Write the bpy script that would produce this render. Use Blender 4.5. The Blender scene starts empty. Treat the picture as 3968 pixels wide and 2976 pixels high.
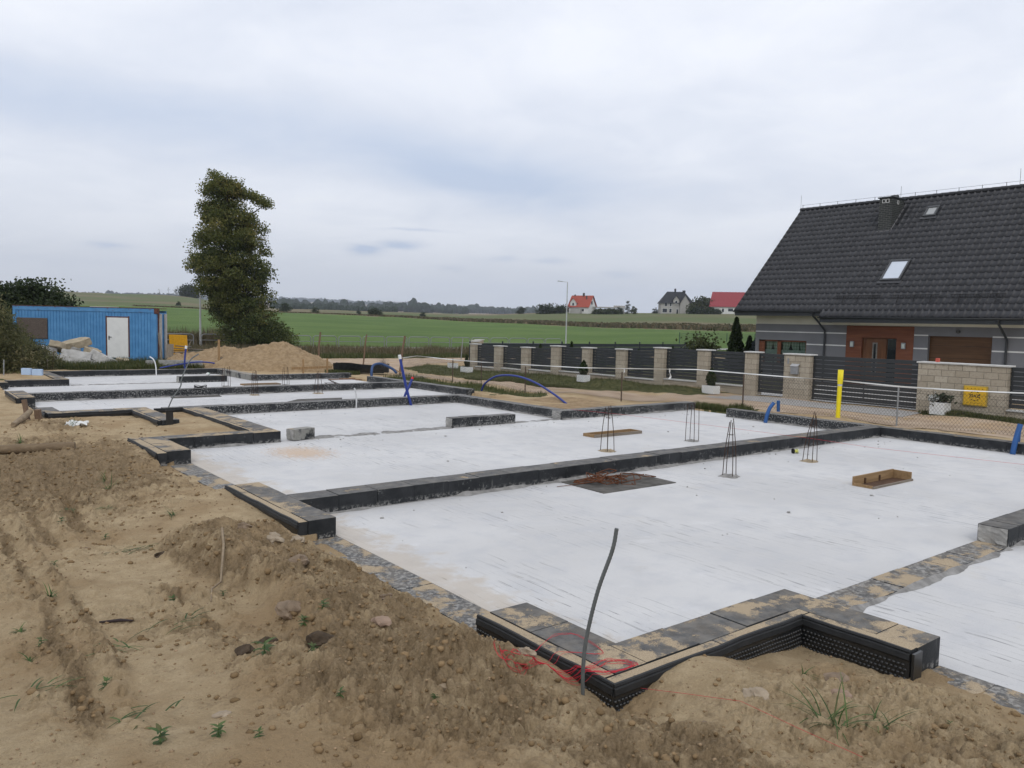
import bpy, math, random
import numpy as np
from mathutils import Vector, Matrix
random.seed(7); RNG = np.random.default_rng(7)
S = bpy.context.scene; COL = S.collection
R = math.radians
# ------------------------------------------------------------------ camera
YAW, PITCH, ROLL = 0.669343, 0.0755803, -0.0230186
cy, sy, cp, sp, cr, sr = (math.cos(YAW), math.sin(YAW), math.cos(PITCH), math.sin(PITCH), math.cos(ROLL), math.sin(ROLL))
fw = Vector((sy*cp, cy*cp, -sp)); rt = Vector((cy, -sy, 0)); dn = fw.cross(rt)
r2 = cr*rt + sr*dn; d2 = cr*dn - sr*rt
cam = bpy.data.cameras.new('camera'); co = bpy.data.objects.new('camera', cam); COL.objects.link(co)
co.matrix_world = Matrix(((r2.x, -d2.x, -fw.x, 0), (r2.y, -d2.y, -fw.y, 0), (r2.z, -d2.z, -fw.z, 2.6), (0, 0, 0, 1)))
cam.sensor_width = 36; cam.lens = 28.0; cam.clip_start = 0.05; cam.clip_end = 30000
S.camera = co
# ------------------------------------------------------------------ sky, sun, exposure
S.view_settings.view_transform = 'Standard'; S.view_settings.look = 'None'
S.view_settings.exposure = 0.08; S.view_settings.gamma = 1.0; S.view_settings.use_curve_mapping = False
SUN_EL, SUN_AZ = 40.0, 215.0          # azimuth clockwise from +Y: high, behind the camera
W = bpy.data.worlds.new('World'); S.world = W; W.use_nodes = True
def build_world():
    nt = W.node_tree; nt.nodes.clear(); N = nt.nodes; Lk = nt.links
    def node(t, **k):
        n = N.new(t)
        for a, b in k.items(): setattr(n, a, b)
        return n
    def mth(op, a, b=None, c=None):
        n = node('ShaderNodeMath', operation=op)
        for i, v in enumerate((a, b, c)):
            if v is None: continue
            if isinstance(v, (int, float)): n.inputs[i].default_value = v
            else: Lk.new(v, n.inputs[i])
        return n.outputs[0]
    tc = node('ShaderNodeTexCoord'); sx = node('ShaderNodeSeparateXYZ'); Lk.new(tc.outputs['Generated'], sx.inputs[0])
    X, Y, Z = sx.outputs
    el = mth('MULTIPLY', mth('ARCSINE', Z), 57.2958); az = mth('MULTIPLY', mth('ARCTAN2', X, Y), 57.2958)
    # cloud deck seen in perspective: direction projected on a plane overhead
    iz = mth('DIVIDE', 1.0, mth('ADD', mth('MAXIMUM', Z, 0.0), 0.16))
    cmb = node('ShaderNodeCombineXYZ'); Lk.new(mth('MULTIPLY', X, iz), cmb.inputs[0]); Lk.new(mth('MULTIPLY', Y, iz), cmb.inputs[1])
    def noise(scale, detail, rough, dist=0.0, w=0.0):
        n = node('ShaderNodeTexNoise', noise_dimensions='4D'); Lk.new(cmb.outputs[0], n.inputs['Vector'])
        n.inputs['W'].default_value = w; n.inputs['Scale'].default_value = scale; n.inputs['Detail'].default_value = detail
        n.inputs['Roughness'].default_value = rough; n.inputs['Distortion'].default_value = dist
        return n.outputs['Fac']
    n1 = noise(0.55, 5, 0.52, 0.3, 1.3); n2 = noise(2.1, 6, 0.55, 0.5, 4.0); n3 = noise(0.9, 3, .5, 0, 8.5); n4 = noise(7.0, 5, .55, .3, 2.5)
    # broad cloud banks: (azimuth, elevation, half widths, amount); elevation wobbles with noise
    elw = mth('ADD', el, mth('MULTIPLY', mth('SUBTRACT', n1, 0.5), 7.0)); azw = mth('ADD', az, mth('MULTIPLY', mth('SUBTRACT', n3, 0.5), 22.0))
    def blob(a0, e0, sa, se, tilt=0.0, e=elw, a=azw):
        da = mth('SUBTRACT', a, a0); de = mth('SUBTRACT', mth('SUBTRACT', e, e0), mth('MULTIPLY', da, tilt))
        q = mth('ADD', mth('POWER', mth('ABSOLUTE', mth('DIVIDE', da, sa)), 2.0), mth('POWER', mth('ABSOLUTE', mth('DIVIDE', de, se)), 2.0))
        return mth('EXPONENT', mth('MULTIPLY', q, -1.0))
    dark = mth('MULTIPLY', blob(8, 13.2, 26, 3.0, -0.10), 0.75)
    for v, b in ((.62, blob(34, 9.6, 15, 2.0, -0.06)), (.75, blob(34.5, 8.6, 6.5, 0.9, -.03)), (.38, blob(28, 11.5, 22, 3.2, -.08)), (.30, blob(47, 9.2, 9, 1.7, 0)), (.40, blob(24, 22.5, 15, 4.0, -.05)), (.25, blob(68, 24, 10, 4, 0.05)), (.16, blob(48, 14, 10, 3, .0))):
        dark = mth('ADD', dark, mth('MULTIPLY', b, v))
    elc = mth('ADD', el, mth('MULTIPLY', mth('SUBTRACT', n4, 0.5), .55)); azc = mth('ADD', az, mth('MULTIPLY', mth('SUBTRACT', n2, 0.5), 1.6))
    small = None
    for v, a0, e0, sa, se in ((.55, 27.7, 4.95, 1.2, .32), (.5, 30.2, 5.35, 1.3, .28), (.28, 31, 6.4, 1.9, .12), (.34, 11.5, 4.4, 1.2, .26), (.24, 37.6, 4.6, .9, .24), (.26, 40.8, 4.5, 1.4, .24), (.2, 45.8, 3.6, 1.5, .25), (.14, 34, 3.8, .9, .22)):
        t = mth('MULTIPLY', blob(a0, e0, sa, se, 0, elc, azc), v); small = t if small is None else mth('ADD', small, t)
    dark = mth('ADD', dark, mth('MULTIPLY', small, 3.8))
    tex = mth('MULTIPLY', mth('SUBTRACT', n2, 0.5), 0.95)
    f = mth('ADD', mth('ADD', mth('MULTIPLY', dark, 0.60), tex), 0.08)
    ramp = node('ShaderNodeValToRGB'); Lk.new(f, ramp.inputs[0]); cr_ = ramp.color_ramp
    cr_.elements[0].position = 0.0; cr_.elements[0].color = (.93, .955, 1.02, 1)
    cr_.elements[1].position = 1.0; cr_.elements[1].color = (.50, .60, .78, 1)
    e = cr_.elements.new(0.35); e.color = (.755, .80, .90, 1)
    # pale, greyer band towards the horizon
    hz = mth('EXPONENT', mth('MULTIPLY', mth('MAXIMUM', el, 0.0), -0.17))
    mx = node('ShaderNodeMix', data_type='RGBA'); Lk.new(mth('MULTIPLY', mth('MULTIPLY', hz, .8), mth('SUBTRACT', 1.0, mth('MINIMUM', mth('MULTIPLY', small, 1.6), .95))), mx.inputs[0]); Lk.new(ramp.outputs[0], mx.inputs[6]); mx.inputs[7].default_value = (.705, .735, .775, 1)
    # deck is brighter overhead
    up = mth('ADD', 1.0, mth('MULTIPLY', mth('SMOOTH_MIN', mth('DIVIDE', mth('MAXIMUM', mth('SUBTRACT', el, 26.0), 0.0), 40.0), 1.0, .2), 0.12))
    sc = node('ShaderNodeVectorMath', operation='SCALE'); Lk.new(mx.outputs[2], sc.inputs[0]); Lk.new(mth('MULTIPLY', up, 10.9), sc.inputs['Scale'])
    sky = node('ShaderNodeTexSky', sky_type='NISHITA'); sky.sun_disc = False; sky.sun_elevation = R(SUN_EL); sky.sun_rotation = R(SUN_AZ); sky.dust_density = 3.0
    fin = node('ShaderNodeMix', data_type='RGBA'); fin.inputs[0].default_value = 0.93; Lk.new(sky.outputs[0], fin.inputs[6]); Lk.new(sc.outputs[0], fin.inputs[7])
    bg = node('ShaderNodeBackground'); bg.inputs[1].default_value = 0.1; Lk.new(fin.outputs[2], bg.inputs[0])
    out = node('ShaderNodeOutputWorld'); Lk.new(bg.outputs[0], out.inputs[0])
build_world()
sun = bpy.data.lights.new('sun', 'SUN'); so = bpy.data.objects.new('sun', sun); COL.objects.link(so)
sun.energy = 0.85; sun.angle = R(18); sun.color = (1.0, .95, .88)
sd = Vector((math.sin(R(SUN_AZ))*math.cos(R(SUN_EL)), math.cos(R(SUN_AZ))*math.cos(R(SUN_EL)), math.sin(R(SUN_EL))))
so.rotation_euler = (-sd).to_track_quat('-Z', 'Y').to_euler(); so.location = (0, 0, 40)

# ------------------------------------------------------------------ object helpers
def tag(o, label=None, cat=None, group=None, kind=None):
    if label: o['label'] = label
    if cat: o['category'] = cat
    if group: o['group'] = group
    if kind: o['kind'] = kind
    return o
def thing(name, label, cat, loc=(0, 0, 0), rz=0.0, group=None):
    o = bpy.data.objects.new(name, None); COL.objects.link(o); o.empty_display_size = .1
    o.location = loc; o.rotation_euler = (0, 0, rz)
    return tag(o, label, cat, group)
def np_mesh(name, V, F, mat, parent=None, smooth=False, attrs=None, mats=None, midx=None):
    """V (n,3) array, F (m,k) array of equal-sized faces"""
    V = np.asarray(V, dtype=np.float32); F = np.asarray(F, dtype=np.int32)
    me = bpy.data.meshes.new(name); k = F.shape[1]
    me.vertices.add(len(V)); me.vertices.foreach_set('co', V.ravel())
    me.loops.add(F.size); me.loops.foreach_set('vertex_index', F.ravel())
    me.polygons.add(len(F)); me.polygons.foreach_set('loop_start', np.arange(0, F.size, k, dtype=np.int32))
    if smooth: me.polygons.foreach_set('use_smooth', np.ones(len(F), dtype=bool))
    for nm, (dom, arr) in (attrs or {}).items():
        a = me.attributes.new(nm, 'FLOAT', dom); a.data.foreach_set('value', np.asarray(arr, dtype=np.float32))
    me.update(calc_edges=True); me.validate()
    me.materials.append(mat)
    o = bpy.data.objects.new(name, me); COL.objects.link(o)
    if parent: o.parent = parent
    return o
class MB:
    def __init__(s): s.v = []; s.f = []; s.sm = []
    def add(s, V, F, smooth=False):
        b = len(s.v); s.v += [tuple(p) for p in V]; s.f += [tuple(i+b for i in q) for q in F]; s.sm += [smooth]*len(F); return s
    def box(s, x0, x1, y0, y1, z0, z1):
        V = [(x, y, z) for z in (z0, z1) for (x, y) in ((x0, y0), (x1, y0), (x1, y1), (x0, y1))]
        return s.add(V, [(3, 2, 1, 0), (4, 5, 6, 7), (0, 1, 5, 4), (1, 2, 6, 5), (2, 3, 7, 6), (3, 0, 4, 7)])
    def obox(s, c, size, rot=(0, 0, 0)):
        M = Matrix.Translation(c) @ (Matrix.Rotation(rot[2], 4, 'Z') @ Matrix.Rotation(rot[1], 4, 'Y') @ Matrix.Rotation(rot[0], 4, 'X'))
        hx, hy, hz = (q/2 for q in size)
        V = [M @ Vector((x, y, z)) for z in (-hz, hz) for (x, y) in ((-hx, -hy), (hx, -hy), (hx, hy), (-hx, hy))]
        return s.add(V, [(3, 2, 1, 0), (4, 5, 6, 7), (0, 1, 5, 4), (1, 2, 6, 5), (2, 3, 7, 6), (3, 0, 4, 7)])
    def beam(s, a, b, w, h, roll=0.0):
        a = Vector(a); b = Vector(b); d = b-a; L = d.length; q = d.to_track_quat('Y', 'Z')
        M = Matrix.Translation((a+b)/2) @ q.to_matrix().to_4x4() @ Matrix.Rotation(roll, 4, 'Y')
        V = [M @ Vector((x*w/2, y*L/2, z*h/2)) for z in (-1, 1) for (x, y) in ((-1, -1), (1, -1), (1, 1), (-1, 1))]
        return s.add(V, [(3, 2, 1, 0), (4, 5, 6, 7), (0, 1, 5, 4), (1, 2, 6, 5), (2, 3, 7, 6), (3, 0, 4, 7)])
    def tube(s, P, r, n=8, cap=True, closed=False):
        P = [Vector(p) for p in P]; m = len(P); rr = r if isinstance(r, (list, tuple)) else [r]*m
        b = []; up = Vector((0, 0, 1))
        for i in range(m):
            t = (P[(i+1) % m]-P[i-1]) if closed else (P[min(i+1, m-1)]-P[max(i-1, 0)])
            t.normalize()
            if abs(t.dot(up)) > .95: up = Vector((1, 0, 0)) if abs(t.x) < .9 else Vector((0, 1, 0))
            u = t.cross(up).normalized(); w = u.cross(t).normalized(); up = w
            for j in range(n):
                a = 2*math.pi*j/n; b.append(P[i]+(u*math.cos(a)+w*math.sin(a))*rr[i])
        F = []
        for i in range(m if closed else m-1):
            for j in range(n):
                i2 = (i+1) % m
                F.append((i*n+j, i*n+(j+1) % n, i2*n+(j+1) % n, i2*n+j))
        s.add(b, F, True)
        if cap and not closed: s.add(b[:n], [tuple(range(n))]); s.add(b[-n:], [tuple(range(n-1, -1, -1))])
        return s
    def prism(s, poly, z0, z1):
        n = len(poly); V = [(x, y, z0) for x, y in poly]+[(x, y, z1) for x, y in poly]
        return s.add(V, [tuple(range(n-1, -1, -1)), tuple(range(n, 2*n))]+[(i, (i+1) % n, n+(i+1) % n, n+i) for i in range(n)])
    def build(s, name, mat, parent=None, bevel=0.0):
        me = bpy.data.meshes.new(name); me.from_pydata(s.v, [], s.f); me.update()
        me.polygons.foreach_set('use_smooth', np.array(s.sm, dtype=bool))
        me.materials.append(mat); o = bpy.data.objects.new(name, me); COL.objects.link(o)
        if parent: o.parent = parent
        if bevel:
            md = o.modifiers.new('bevel', 'BEVEL'); md.width = bevel; md.segments = 2; md.limit_method = 'ANGLE'
        return o
def copy_tree(o, parent=None):
    c = o.copy(); COL.objects.link(c)
    if parent: c.parent = parent
    for ch in list(o.children): copy_tree(ch, c)
    return c
# ------------------------------------------------------------------ material helpers
class T:
    def __init__(s, name, rough=0.85, spec=0.3, metal=0.0):
        s.m = bpy.data.materials.new(name); s.m.use_nodes = True; s.nt = s.m.node_tree; s.N = s.nt.nodes
        s.b = s.N['Principled BSDF']; s.b.inputs['Roughness'].default_value = rough
        s.b.inputs['Specular IOR Level'].default_value = spec; s.b.inputs['Metallic'].default_value = metal
        s._pos = None
    def lk(s, a, b): s.nt.links.new(a, b)
    def node(s, t, **k):
        n = s.N.new(t)
        for a, b in k.items(): setattr(n, a, b)
        return n
    def put(s, sock, v):
        if isinstance(v, (int, float)): sock.default_value = v
        elif isinstance(v, (tuple, list)): sock.default_value = tuple(v)+((1,) if len(v) == 3 and len(sock.default_value) == 4 else ())
        else: s.lk(v, sock)
    def obj(s): return s.node('ShaderNodeTexCoord').outputs['Object']
    def pos(s):
        if s._pos is None: s._pos = s.node('ShaderNodeNewGeometry')
        return s._pos.outputs['Position']
    def normal(s):
        if s._pos is None: s._pos = s.node('ShaderNodeNewGeometry')
        return s._pos.outputs['Normal']
    def xyz(s, v):
        n = s.node('ShaderNodeSeparateXYZ'); s.lk(v, n.inputs[0]); return n.outputs
    def vec(s, x, y, z):
        n = s.node('ShaderNodeCombineXYZ')
        for i, q in enumerate((x, y, z)): s.put(n.inputs[i], q)
        return n.outputs[0]
    def scale(s, v, k):
        n = s.node('ShaderNodeVectorMath', operation='MULTIPLY'); s.lk(v, n.inputs[0]); n.inputs[1].default_value = k; return n.outputs[0]
    def noise(s, scale, detail=4, rough=.55, vec=None, dist=0.0):
        n = s.node('ShaderNodeTexNoise'); s.lk(vec if vec is not None else s.pos(), n.inputs['Vector'])
        n.inputs['Scale'].default_value = scale; n.inputs['Detail'].default_value = detail; n.inputs['Roughness'].default_value = rough; n.inputs['Distortion'].default_value = dist
        return n.outputs['Fac']
    def vor(s, scale, vec=None, feature='F1', out='Distance'):
        n = s.node('ShaderNodeTexVoronoi', feature=feature); s.lk(vec if vec is not None else s.pos(), n.inputs['Vector']); n.inputs['Scale'].default_value = scale
        return n.outputs[out]
    def ramp(s, fac, stops, interp='LINEAR'):
        n = s.node('ShaderNodeValToRGB'); s.lk(fac, n.inputs[0]); c = n.color_ramp; c.interpolation = interp
        while len(c.elements) < len(stops): c.elements.new(0.5)
        for e, (p, q) in zip(c.elements, stops): e.position = p; e.color = tuple(q)+(1,) if not isinstance(q, (int, float)) else (q, q, q, 1)
        return n.outputs[0]
    def step(s, fac, a, b):
        n = s.node('ShaderNodeMapRange'); n.interpolation_type = 'SMOOTHSTEP'; s.lk(fac, n.inputs[0]); n.inputs[1].default_value = a; n.inputs[2].default_value = b
        return n.outputs[0]
    def mix(s, fac, a, b, blend='MIX'):
        n = s.node('ShaderNodeMix', data_type='RGBA', blend_type=blend); s.put(n.inputs[0], fac); s.put(n.inputs[6], a); s.put(n.inputs[7], b); return n.outputs[2]
    def math(s, op, a, b=0.0, c=None):
        n = s.node('ShaderNodeMath', operation=op); s.put(n.inputs[0], a); s.put(n.inputs[1], b)
        if c is not None: s.put(n.inputs[2], c)
        return n.outputs[0]
    def attr(s, name):
        n = s.node('ShaderNodeAttribute'); n.attribute_name = name; return n.outputs['Fac']
    def bump(s, h, strength=.5, dist=.01, prev=None):
        n = s.node('ShaderNodeBump'); n.inputs['Strength'].default_value = strength; n.inputs['Distance'].default_value = dist; s.lk(h, n.inputs['Height'])
        if prev is not None: s.lk(prev, n.inputs['Normal'])
        return n.outputs[0]
    def done(s, col=None, normal=None, rough=None):
        if col is not None: s.put(s.b.inputs['Base Color'], col)
        if normal is not None: s.lk(normal, s.b.inputs['Normal'])
        if rough is not None: s.put(s.b.inputs['Roughness'], rough)
        return s.m
def simple(name, col, rough=.7, var=.25, scale=9.0, spec=.3, metal=0.0, bump=0.0, bscale=40.0):
    t = T(name, rough, spec, metal); n = t.noise(scale, 5, .6, t.obj())
    c = t.ramp(n, [(.25, tuple(q*(1-var) for q in col)), (.75, tuple(min(1, q*(1+var)) for q in col))])
    nm = t.bump(t.noise(bscale, 4, .6, t.obj()), bump, .01) if bump else None
    return t.done(c, nm)
def leafmat(name, stops, trans=.25):
    t = T(name, .6, .25); c = t.ramp(t.attr('rnd'), stops); t.put(t.b.inputs['Base Color'], c)
    tr = t.node('ShaderNodeBsdfTranslucent'); t.lk(c, tr.inputs[0]); mx = t.node('ShaderNodeMixShader'); mx.inputs[0].default_value = trans
    t.lk(t.b.outputs[0], mx.inputs[1]); t.lk(tr.outputs[0], mx.inputs[2]); t.lk(mx.outputs[0], t.N['Material Output'].inputs[0]); return t.m
# sand and soil colours shared by the ground, piles and dirty wall tops
SAND_A, SAND_B = (.415, .312, .186), (.555, .435, .275)
SOIL_A, SOIL_B = (.195, .140, .080), (.375, .278, .165)
def mat_ground():
    t = T('ground_soil', .95, .12); P = t.pos()
    big = t.noise(.9, 4, .55, P); mid = t.noise(6, 6, .62, P); fine = t.noise(60, 4, .7, P); grain = t.noise(260, 2, .8, P)
    sand = t.mix(t.step(t.math('ADD', t.math('MULTIPLY', mid, .6), t.math('MULTIPLY', fine, .4)), .35, .68), SAND_A, SAND_B)
    sand = t.mix(t.step(big, .42, .66), sand, (.38, .272, .155))
    sand = t.mix(t.math('MULTIPLY', t.step(grain, .56, .72), .45), sand, (.16, .112, .066))  # dark specks: sand grain, plus small shadows painted into the colour
    sand = t.mix(t.math('MULTIPLY', t.step(t.noise(170, 2, .7, P), .66, .8), .6), sand, (.62, .52, .38))
    scuff = t.math('MULTIPLY', t.step(t.noise(4.5, 6, .7, P), .53, .66), t.step(t.noise(24, 5, .7, P), .42, .6)); sand = t.mix(t.math('MULTIPLY', scuff, .5), sand, (.20, .143, .084))
    soil = t.mix(t.step(t.math('ADD', t.math('MULTIPLY', mid, .55), t.math('MULTIPLY', fine, .45)), .33, .7), SOIL_A, SOIL_B)
    soil = t.mix(t.math('MULTIPLY', t.step(t.noise(14, 5, .65, P), .5, .68), .85), soil, (.315, .232, .142))
    sm = t.step(t.math('ADD', t.attr('soil'), t.math('MULTIPLY', t.math('SUBTRACT', t.noise(3.6, 7, .7, P), .5), 2.0)), .30, .78)
    c = t.mix(sm, sand, soil)
    soil = t.mix(t.math('MULTIPLY', t.step(grain, .56, .72), .35), soil, (.075, .052, .03)); c = t.mix(sm, sand, soil)  # same specks on soil: grain and small shadows put into the colour
    g = t.step(t.math('ADD', t.attr('grass'), t.math('MULTIPLY', t.math('SUBTRACT', t.noise(2.2, 6, .65, P), .5), 1.2)), .36, .62)
    gc = t.mix(t.step(t.noise(5, 6, .65, P), .36, .66), (.045, .058, .020), (.120, .115, .048))
    c = t.mix(g, c, gc)
    wd = t.mix(t.step(t.noise(2.5, 6, .7, P), .38, .64), (.060, .060, .024), (.130, .085, .045))
    c = t.mix(t.attr('weed'), c, wd)
    # far fields: drill rows, patchy crops
    PX = t.xyz(P); row = t.noise(1.0, 3, .6, t.vec(t.math('MULTIPLY', PX[0], .02), t.math('MULTIPLY', PX[1], .9), 0.0))
    fg = t.mix(t.step(t.noise(.05, 5, .6, P), .38, .64), (.072, .122, .028), (.098, .152, .038))
    fg = t.mix(t.math('MULTIPLY', t.step(row, .5, .75), .35), fg, (.095, .14, .06))
    fg = t.mix(t.math('MULTIPLY', t.step(t.noise(.9, 6, .7, P), .52, .75), .35), fg, (.12, .15, .075))
    c = t.mix(t.attr('field'), c, fg)
    dl = t.mix(t.step(t.noise(.013, 5, .55, P), .42, .60), (.095, .120, .047), (.165, .137, .083))
    dl = t.mix(t.math('MULTIPLY', t.step(t.noise(.06, 6, .6, t.scale(P, (1, .25, 1))), .48, .68), .7), dl, (.125, .115, .060))
    c = t.mix(t.attr('dull'), c, dl)
    pl = t.mix(t.step(t.noise(.02, 4, .5, P), .4, .6), (.26, .21, .15), (.17, .125, .09))
    c = t.mix(t.attr('plough'), c, pl)
    nr = t.bump(t.math('ADD', t.math('ADD', t.math('MULTIPLY', fine, .6), t.math('MULTIPLY', grain, .24)), t.math('MULTIPLY', t.noise(22, 5, .65, P), 1.0)), 1.0, .04)
    return t.done(c, nr)
def mat_sand():
    t = T('loose_sand', .95, .12); P = t.pos(); mid = t.noise(5, 6, .65, P); fine = t.noise(40, 5, .7, P)
    c = t.mix(t.step(mid, .35, .66), (.255, .180, .104), (.350, .258, .156)); c = t.mix(t.math('MULTIPLY', t.step(fine, .50, .70), .55), c, (.23, .152, .082))
    return t.done(c, t.bump(t.math('ADD', mid, t.math('MULTIPLY', fine, .5)), .7, .06))
def mat_slab():
    t = T('slab_concrete', .8, .25); P = t.pos(); x, y, z = t.xyz(P)
    big = t.noise(.35, 4, .5, P); mid = t.noise(2.3, 6, .6, P)
    c = t.mix(t.step(big, .3, .7), (.485, .482, .478), (.565, .562, .556)); c = t.mix(t.math('MULTIPLY', t.step(mid, .42, .7), .55), c, (.44, .448, .465))
    yw = t.math('ADD', x, t.math('MULTIPLY', t.noise(.5, 3, .5, P), .30))
    ln = t.noise(1.0, 3, .75, t.vec(t.math('MULTIPLY', yw, 13), t.math('MULTIPLY', y, .22), 0.0))
    lmask = t.step(t.noise(.45, 4, .6, t.scale(P, (1, .7, 1))), .42, .58)
    brk = t.step(t.noise(1.0, 4, .65, t.vec(t.math('MULTIPLY', x, 9), t.math('MULTIPLY', y, 3.2), 2.0)), .42, .55)
    saw = t.math('ABSOLUTE', t.math('SUBTRACT', t.math('FRACT', t.math('MULTIPLY', t.math('ADD', yw, t.math('MULTIPLY', ln, .22)), 9.0)), .5))
    lines = t.math('MULTIPLY', t.math('MULTIPLY', t.step(saw, .05, .02), lmask), brk)
    c = t.mix(t.math('MULTIPLY', lines, .85), c, (.20, .20, .20))
    c = t.mix(t.math('MULTIPLY', t.math('MULTIPLY', t.step(ln, .57, .62), t.step(ln, .67, .63)), t.math('MULTIPLY', lmask, .10)), c, (.26, .26, .26))
    l2 = t.noise(1.0, 3, .6, t.vec(t.math('MULTIPLY', x, .5), t.math('MULTIPLY', t.math('ADD', y, t.math('MULTIPLY', x, .4)), 13), 3.0))
    c = t.mix(t.math('MULTIPLY', t.math('MULTIPLY', t.step(l2, .62, .66), t.step(t.noise(.5, 3, .5, P), .54, .66)), .25), c, (.27, .27, .27))
    c = t.mix(t.math('MULTIPLY', t.step(t.noise(.8, 6, .65, P), .55, .75), .25), c, (.42, .415, .405)); c = t.mix(t.math('MULTIPLY', t.step(t.noise(1.6, 5, .65, P), .58, .72), .25), c, (.70, .70, .71))
    # dashes and specks
    sp_ = t.noise(1.0, 3, .7, t.vec(t.math('MULTIPLY', x, 40), t.math('MULTIPLY', y, 17), 0.0))
    c = t.mix(t.math('MULTIPLY', t.math('MULTIPLY', t.step(sp_, .64, .72), t.step(t.noise(1.1, 4, .6, P), .44, .6)), .55), c, (.25, .25, .25))
    c = t.mix(t.math('MULTIPLY', t.step(t.noise(70, 2, .8, P), .64, .72), .7), c, (.20, .195, .19)); c = t.mix(t.math('MULTIPLY', t.step(t.noise(130, 2, .85, P), .60, .72), .5), c, (.28, .275, .27))
    edge = t.math('ADD', t.math('MULTIPLY', t.step(x, 5.2, 4.25), .36), t.noise(2.6, 6, .7, P)); c = t.mix(t.math('MULTIPLY', t.math('MULTIPLY', t.step(edge, .62, .86), t.step(y, 22, 18)), .42), c, (.40, .31, .20))
    c = t.mix(t.math('MULTIPLY', t.step(t.noise(.9, 6, .7, t.scale(P, (1, 1, 1))), .60, .74), .22), c, (.44, .39, .31))
    # sawdust patch by the cut block
    d = t.math('SQRT', t.math('ADD', t.math('POWER', t.math('SUBTRACT', x, 6.35), 2.0), t.math('POWER', t.math('MULTIPLY', t.math('SUBTRACT', y, 14.6), .75), 2.0)))
    sd_ = t.math('MULTIPLY', t.step(t.math('ADD', t.math('MULTIPLY', d, .55), t.noise(13, 5, .7, t.scale(P, (1.6, .5, 1)))), .93, .60), .75)
    c = t.mix(sd_, c, (.50, .36, .24))
    nr = t.bump(t.math('ADD', t.math('MULTIPLY', ln, .6), t.noise(70, 4, .7, P)), .3, .004, t.bump(t.noise(1.6, 3, .5, P), .25, .05))
    return t.done(c, nr)
def mat_block(name, splash=.5, sandy=.5, bare=0.0):
    """bitumen-painted blocks: black coat with pale cement splashes, sand lying on top faces"""
    t = T(name, .7, .3); P = t.pos(); n = t.normal(); nz = t.xyz(n)[2]; x, y, z = t.xyz(P)
    c = t.mix(t.step(t.noise(4, 5, .6, P), .3, .7), (.010, .012, .014), (.026, .028, .031))
    top = t.step(nz, .7, .9)
    greyt = t.mix(t.step(t.noise(7, 6, .65, P), .35, .7), (.055, .056, .057), (.135, .132, .124))
    c = t.mix(top, c, greyt)
    s1 = t.math('MULTIPLY', t.step(t.noise(26, 5, .7, P), .60-.10*splash, .72-.10*splash), t.step(t.noise(1.7, 4, .6, P), .66-.3*splash, .80-.3*splash))
    c = t.mix(t.math('MULTIPLY', s1, .75), c, (.36, .36, .35))
    # mortar spatter near the foot
    foot = t.math('MULTIPLY', t.step(z, .10, .01), t.step(t.noise(18, 5, .7, P), .47, .60))
    c = t.mix(t.math('MULTIPLY', foot, .7), c, (.34, .335, .32))
    # vertical run marks
    rn = t.math('MULTIPLY', t.step(t.noise(1.0, 4, .7, t.vec(t.math('MULTIPLY', t.math('ADD', x, y), 16), t.math('MULTIPLY', t.math('SUBTRACT', x, y), 4), t.math('MULTIPLY', z, 1.2))), .64, .74), t.math('SUBTRACT', 1.0, top))
    c = t.mix(t.math('MULTIPLY', rn, .42), c, (.24, .235, .22))
    if bare: c = t.mix(t.math('MULTIPLY', t.step(t.noise(2.2, 4, .6, P), .62-.2*bare, .72-.2*bare), .8), c, (.27, .265, .24))
    sm = t.math('MULTIPLY', top, t.step(t.math('ADD', t.noise(2.1, 8, .66, P), t.math('MULTIPLY', t.noise(70, 3, .7, P), .17)), .755-.25*sandy, .815-.25*sandy))
    dust = t.math('MULTIPLY', top, t.math('MULTIPLY', t.step(t.noise(4.5, 6, .7, P), .36, .66), .10+.16*min(sandy, 1))); c = t.mix(dust, c, (.27, .215, .145))
    sc = t.mix(t.step(t.noise(120, 3, .7, P), .38, .64), (.285, .220, .145), (.425, .345, .235))
    c = t.mix(sm, c, sc)
    nr = t.bump(t.math('ADD', t.noise(45, 5, .7, P), t.math('MULTIPLY', sm, 1.2)), .5, .008)
    return t.done(c, nr, t.mix(sm, (.62, .62, .62), (.95, .95, .95)))
def mat_splitblock():
    t = T('split_stone_block', .92, .15); P = t.pos(); x, y, z = t.xyz(P)
    br = t.node('ShaderNodeTexBrick'); t.lk(t.vec(t.math('ADD', y, x), z, 0.0), br.inputs['Vector'])
    br.inputs['Scale'].default_value = 1.0; br.inputs['Brick Width'].default_value = .39; br.inputs['Row Height'].default_value = .19; br.inputs['Mortar Size'].default_value = .006; br.inputs['Mortar Smooth'].default_value = .3
    br.inputs['Color1'].default_value = (.34, .30, .235, 1); br.inputs['Color2'].default_value = (.43, .385, .31, 1); br.inputs['Mortar'].default_value = (.15, .135, .115, 1)
    n = t.noise(16, 6, .65, P); c = t.mix(t.math('MULTIPLY', t.step(n, .4, .7), .45), br.outputs[0], (.26, .22, .165))
    h = t.math('ADD', t.math('MULTIPLY', n, .6), t.math('MULTIPLY', br.outputs['Fac'], -.8))
    return t.done(c, t.bump(h, .8, .03))
def mat_wood(name, a, b, scale=1.0, axis='z', rough=.75):
    t = T(name, rough, .25); o = t.obj(); k = {'x': (2, 26, 26), 'y': (26, 2, 26), 'z': (26, 26, 2)}[axis]
    g = t.noise(scale, 5, .65, t.scale(o, k), .6); c = t.ramp(g, [(.3, a), (.5, tuple((p+q)/2 for p, q in zip(a, b))), (.7, b)])
    return t.done(c, t.bump(g, .3, .004))
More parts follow.
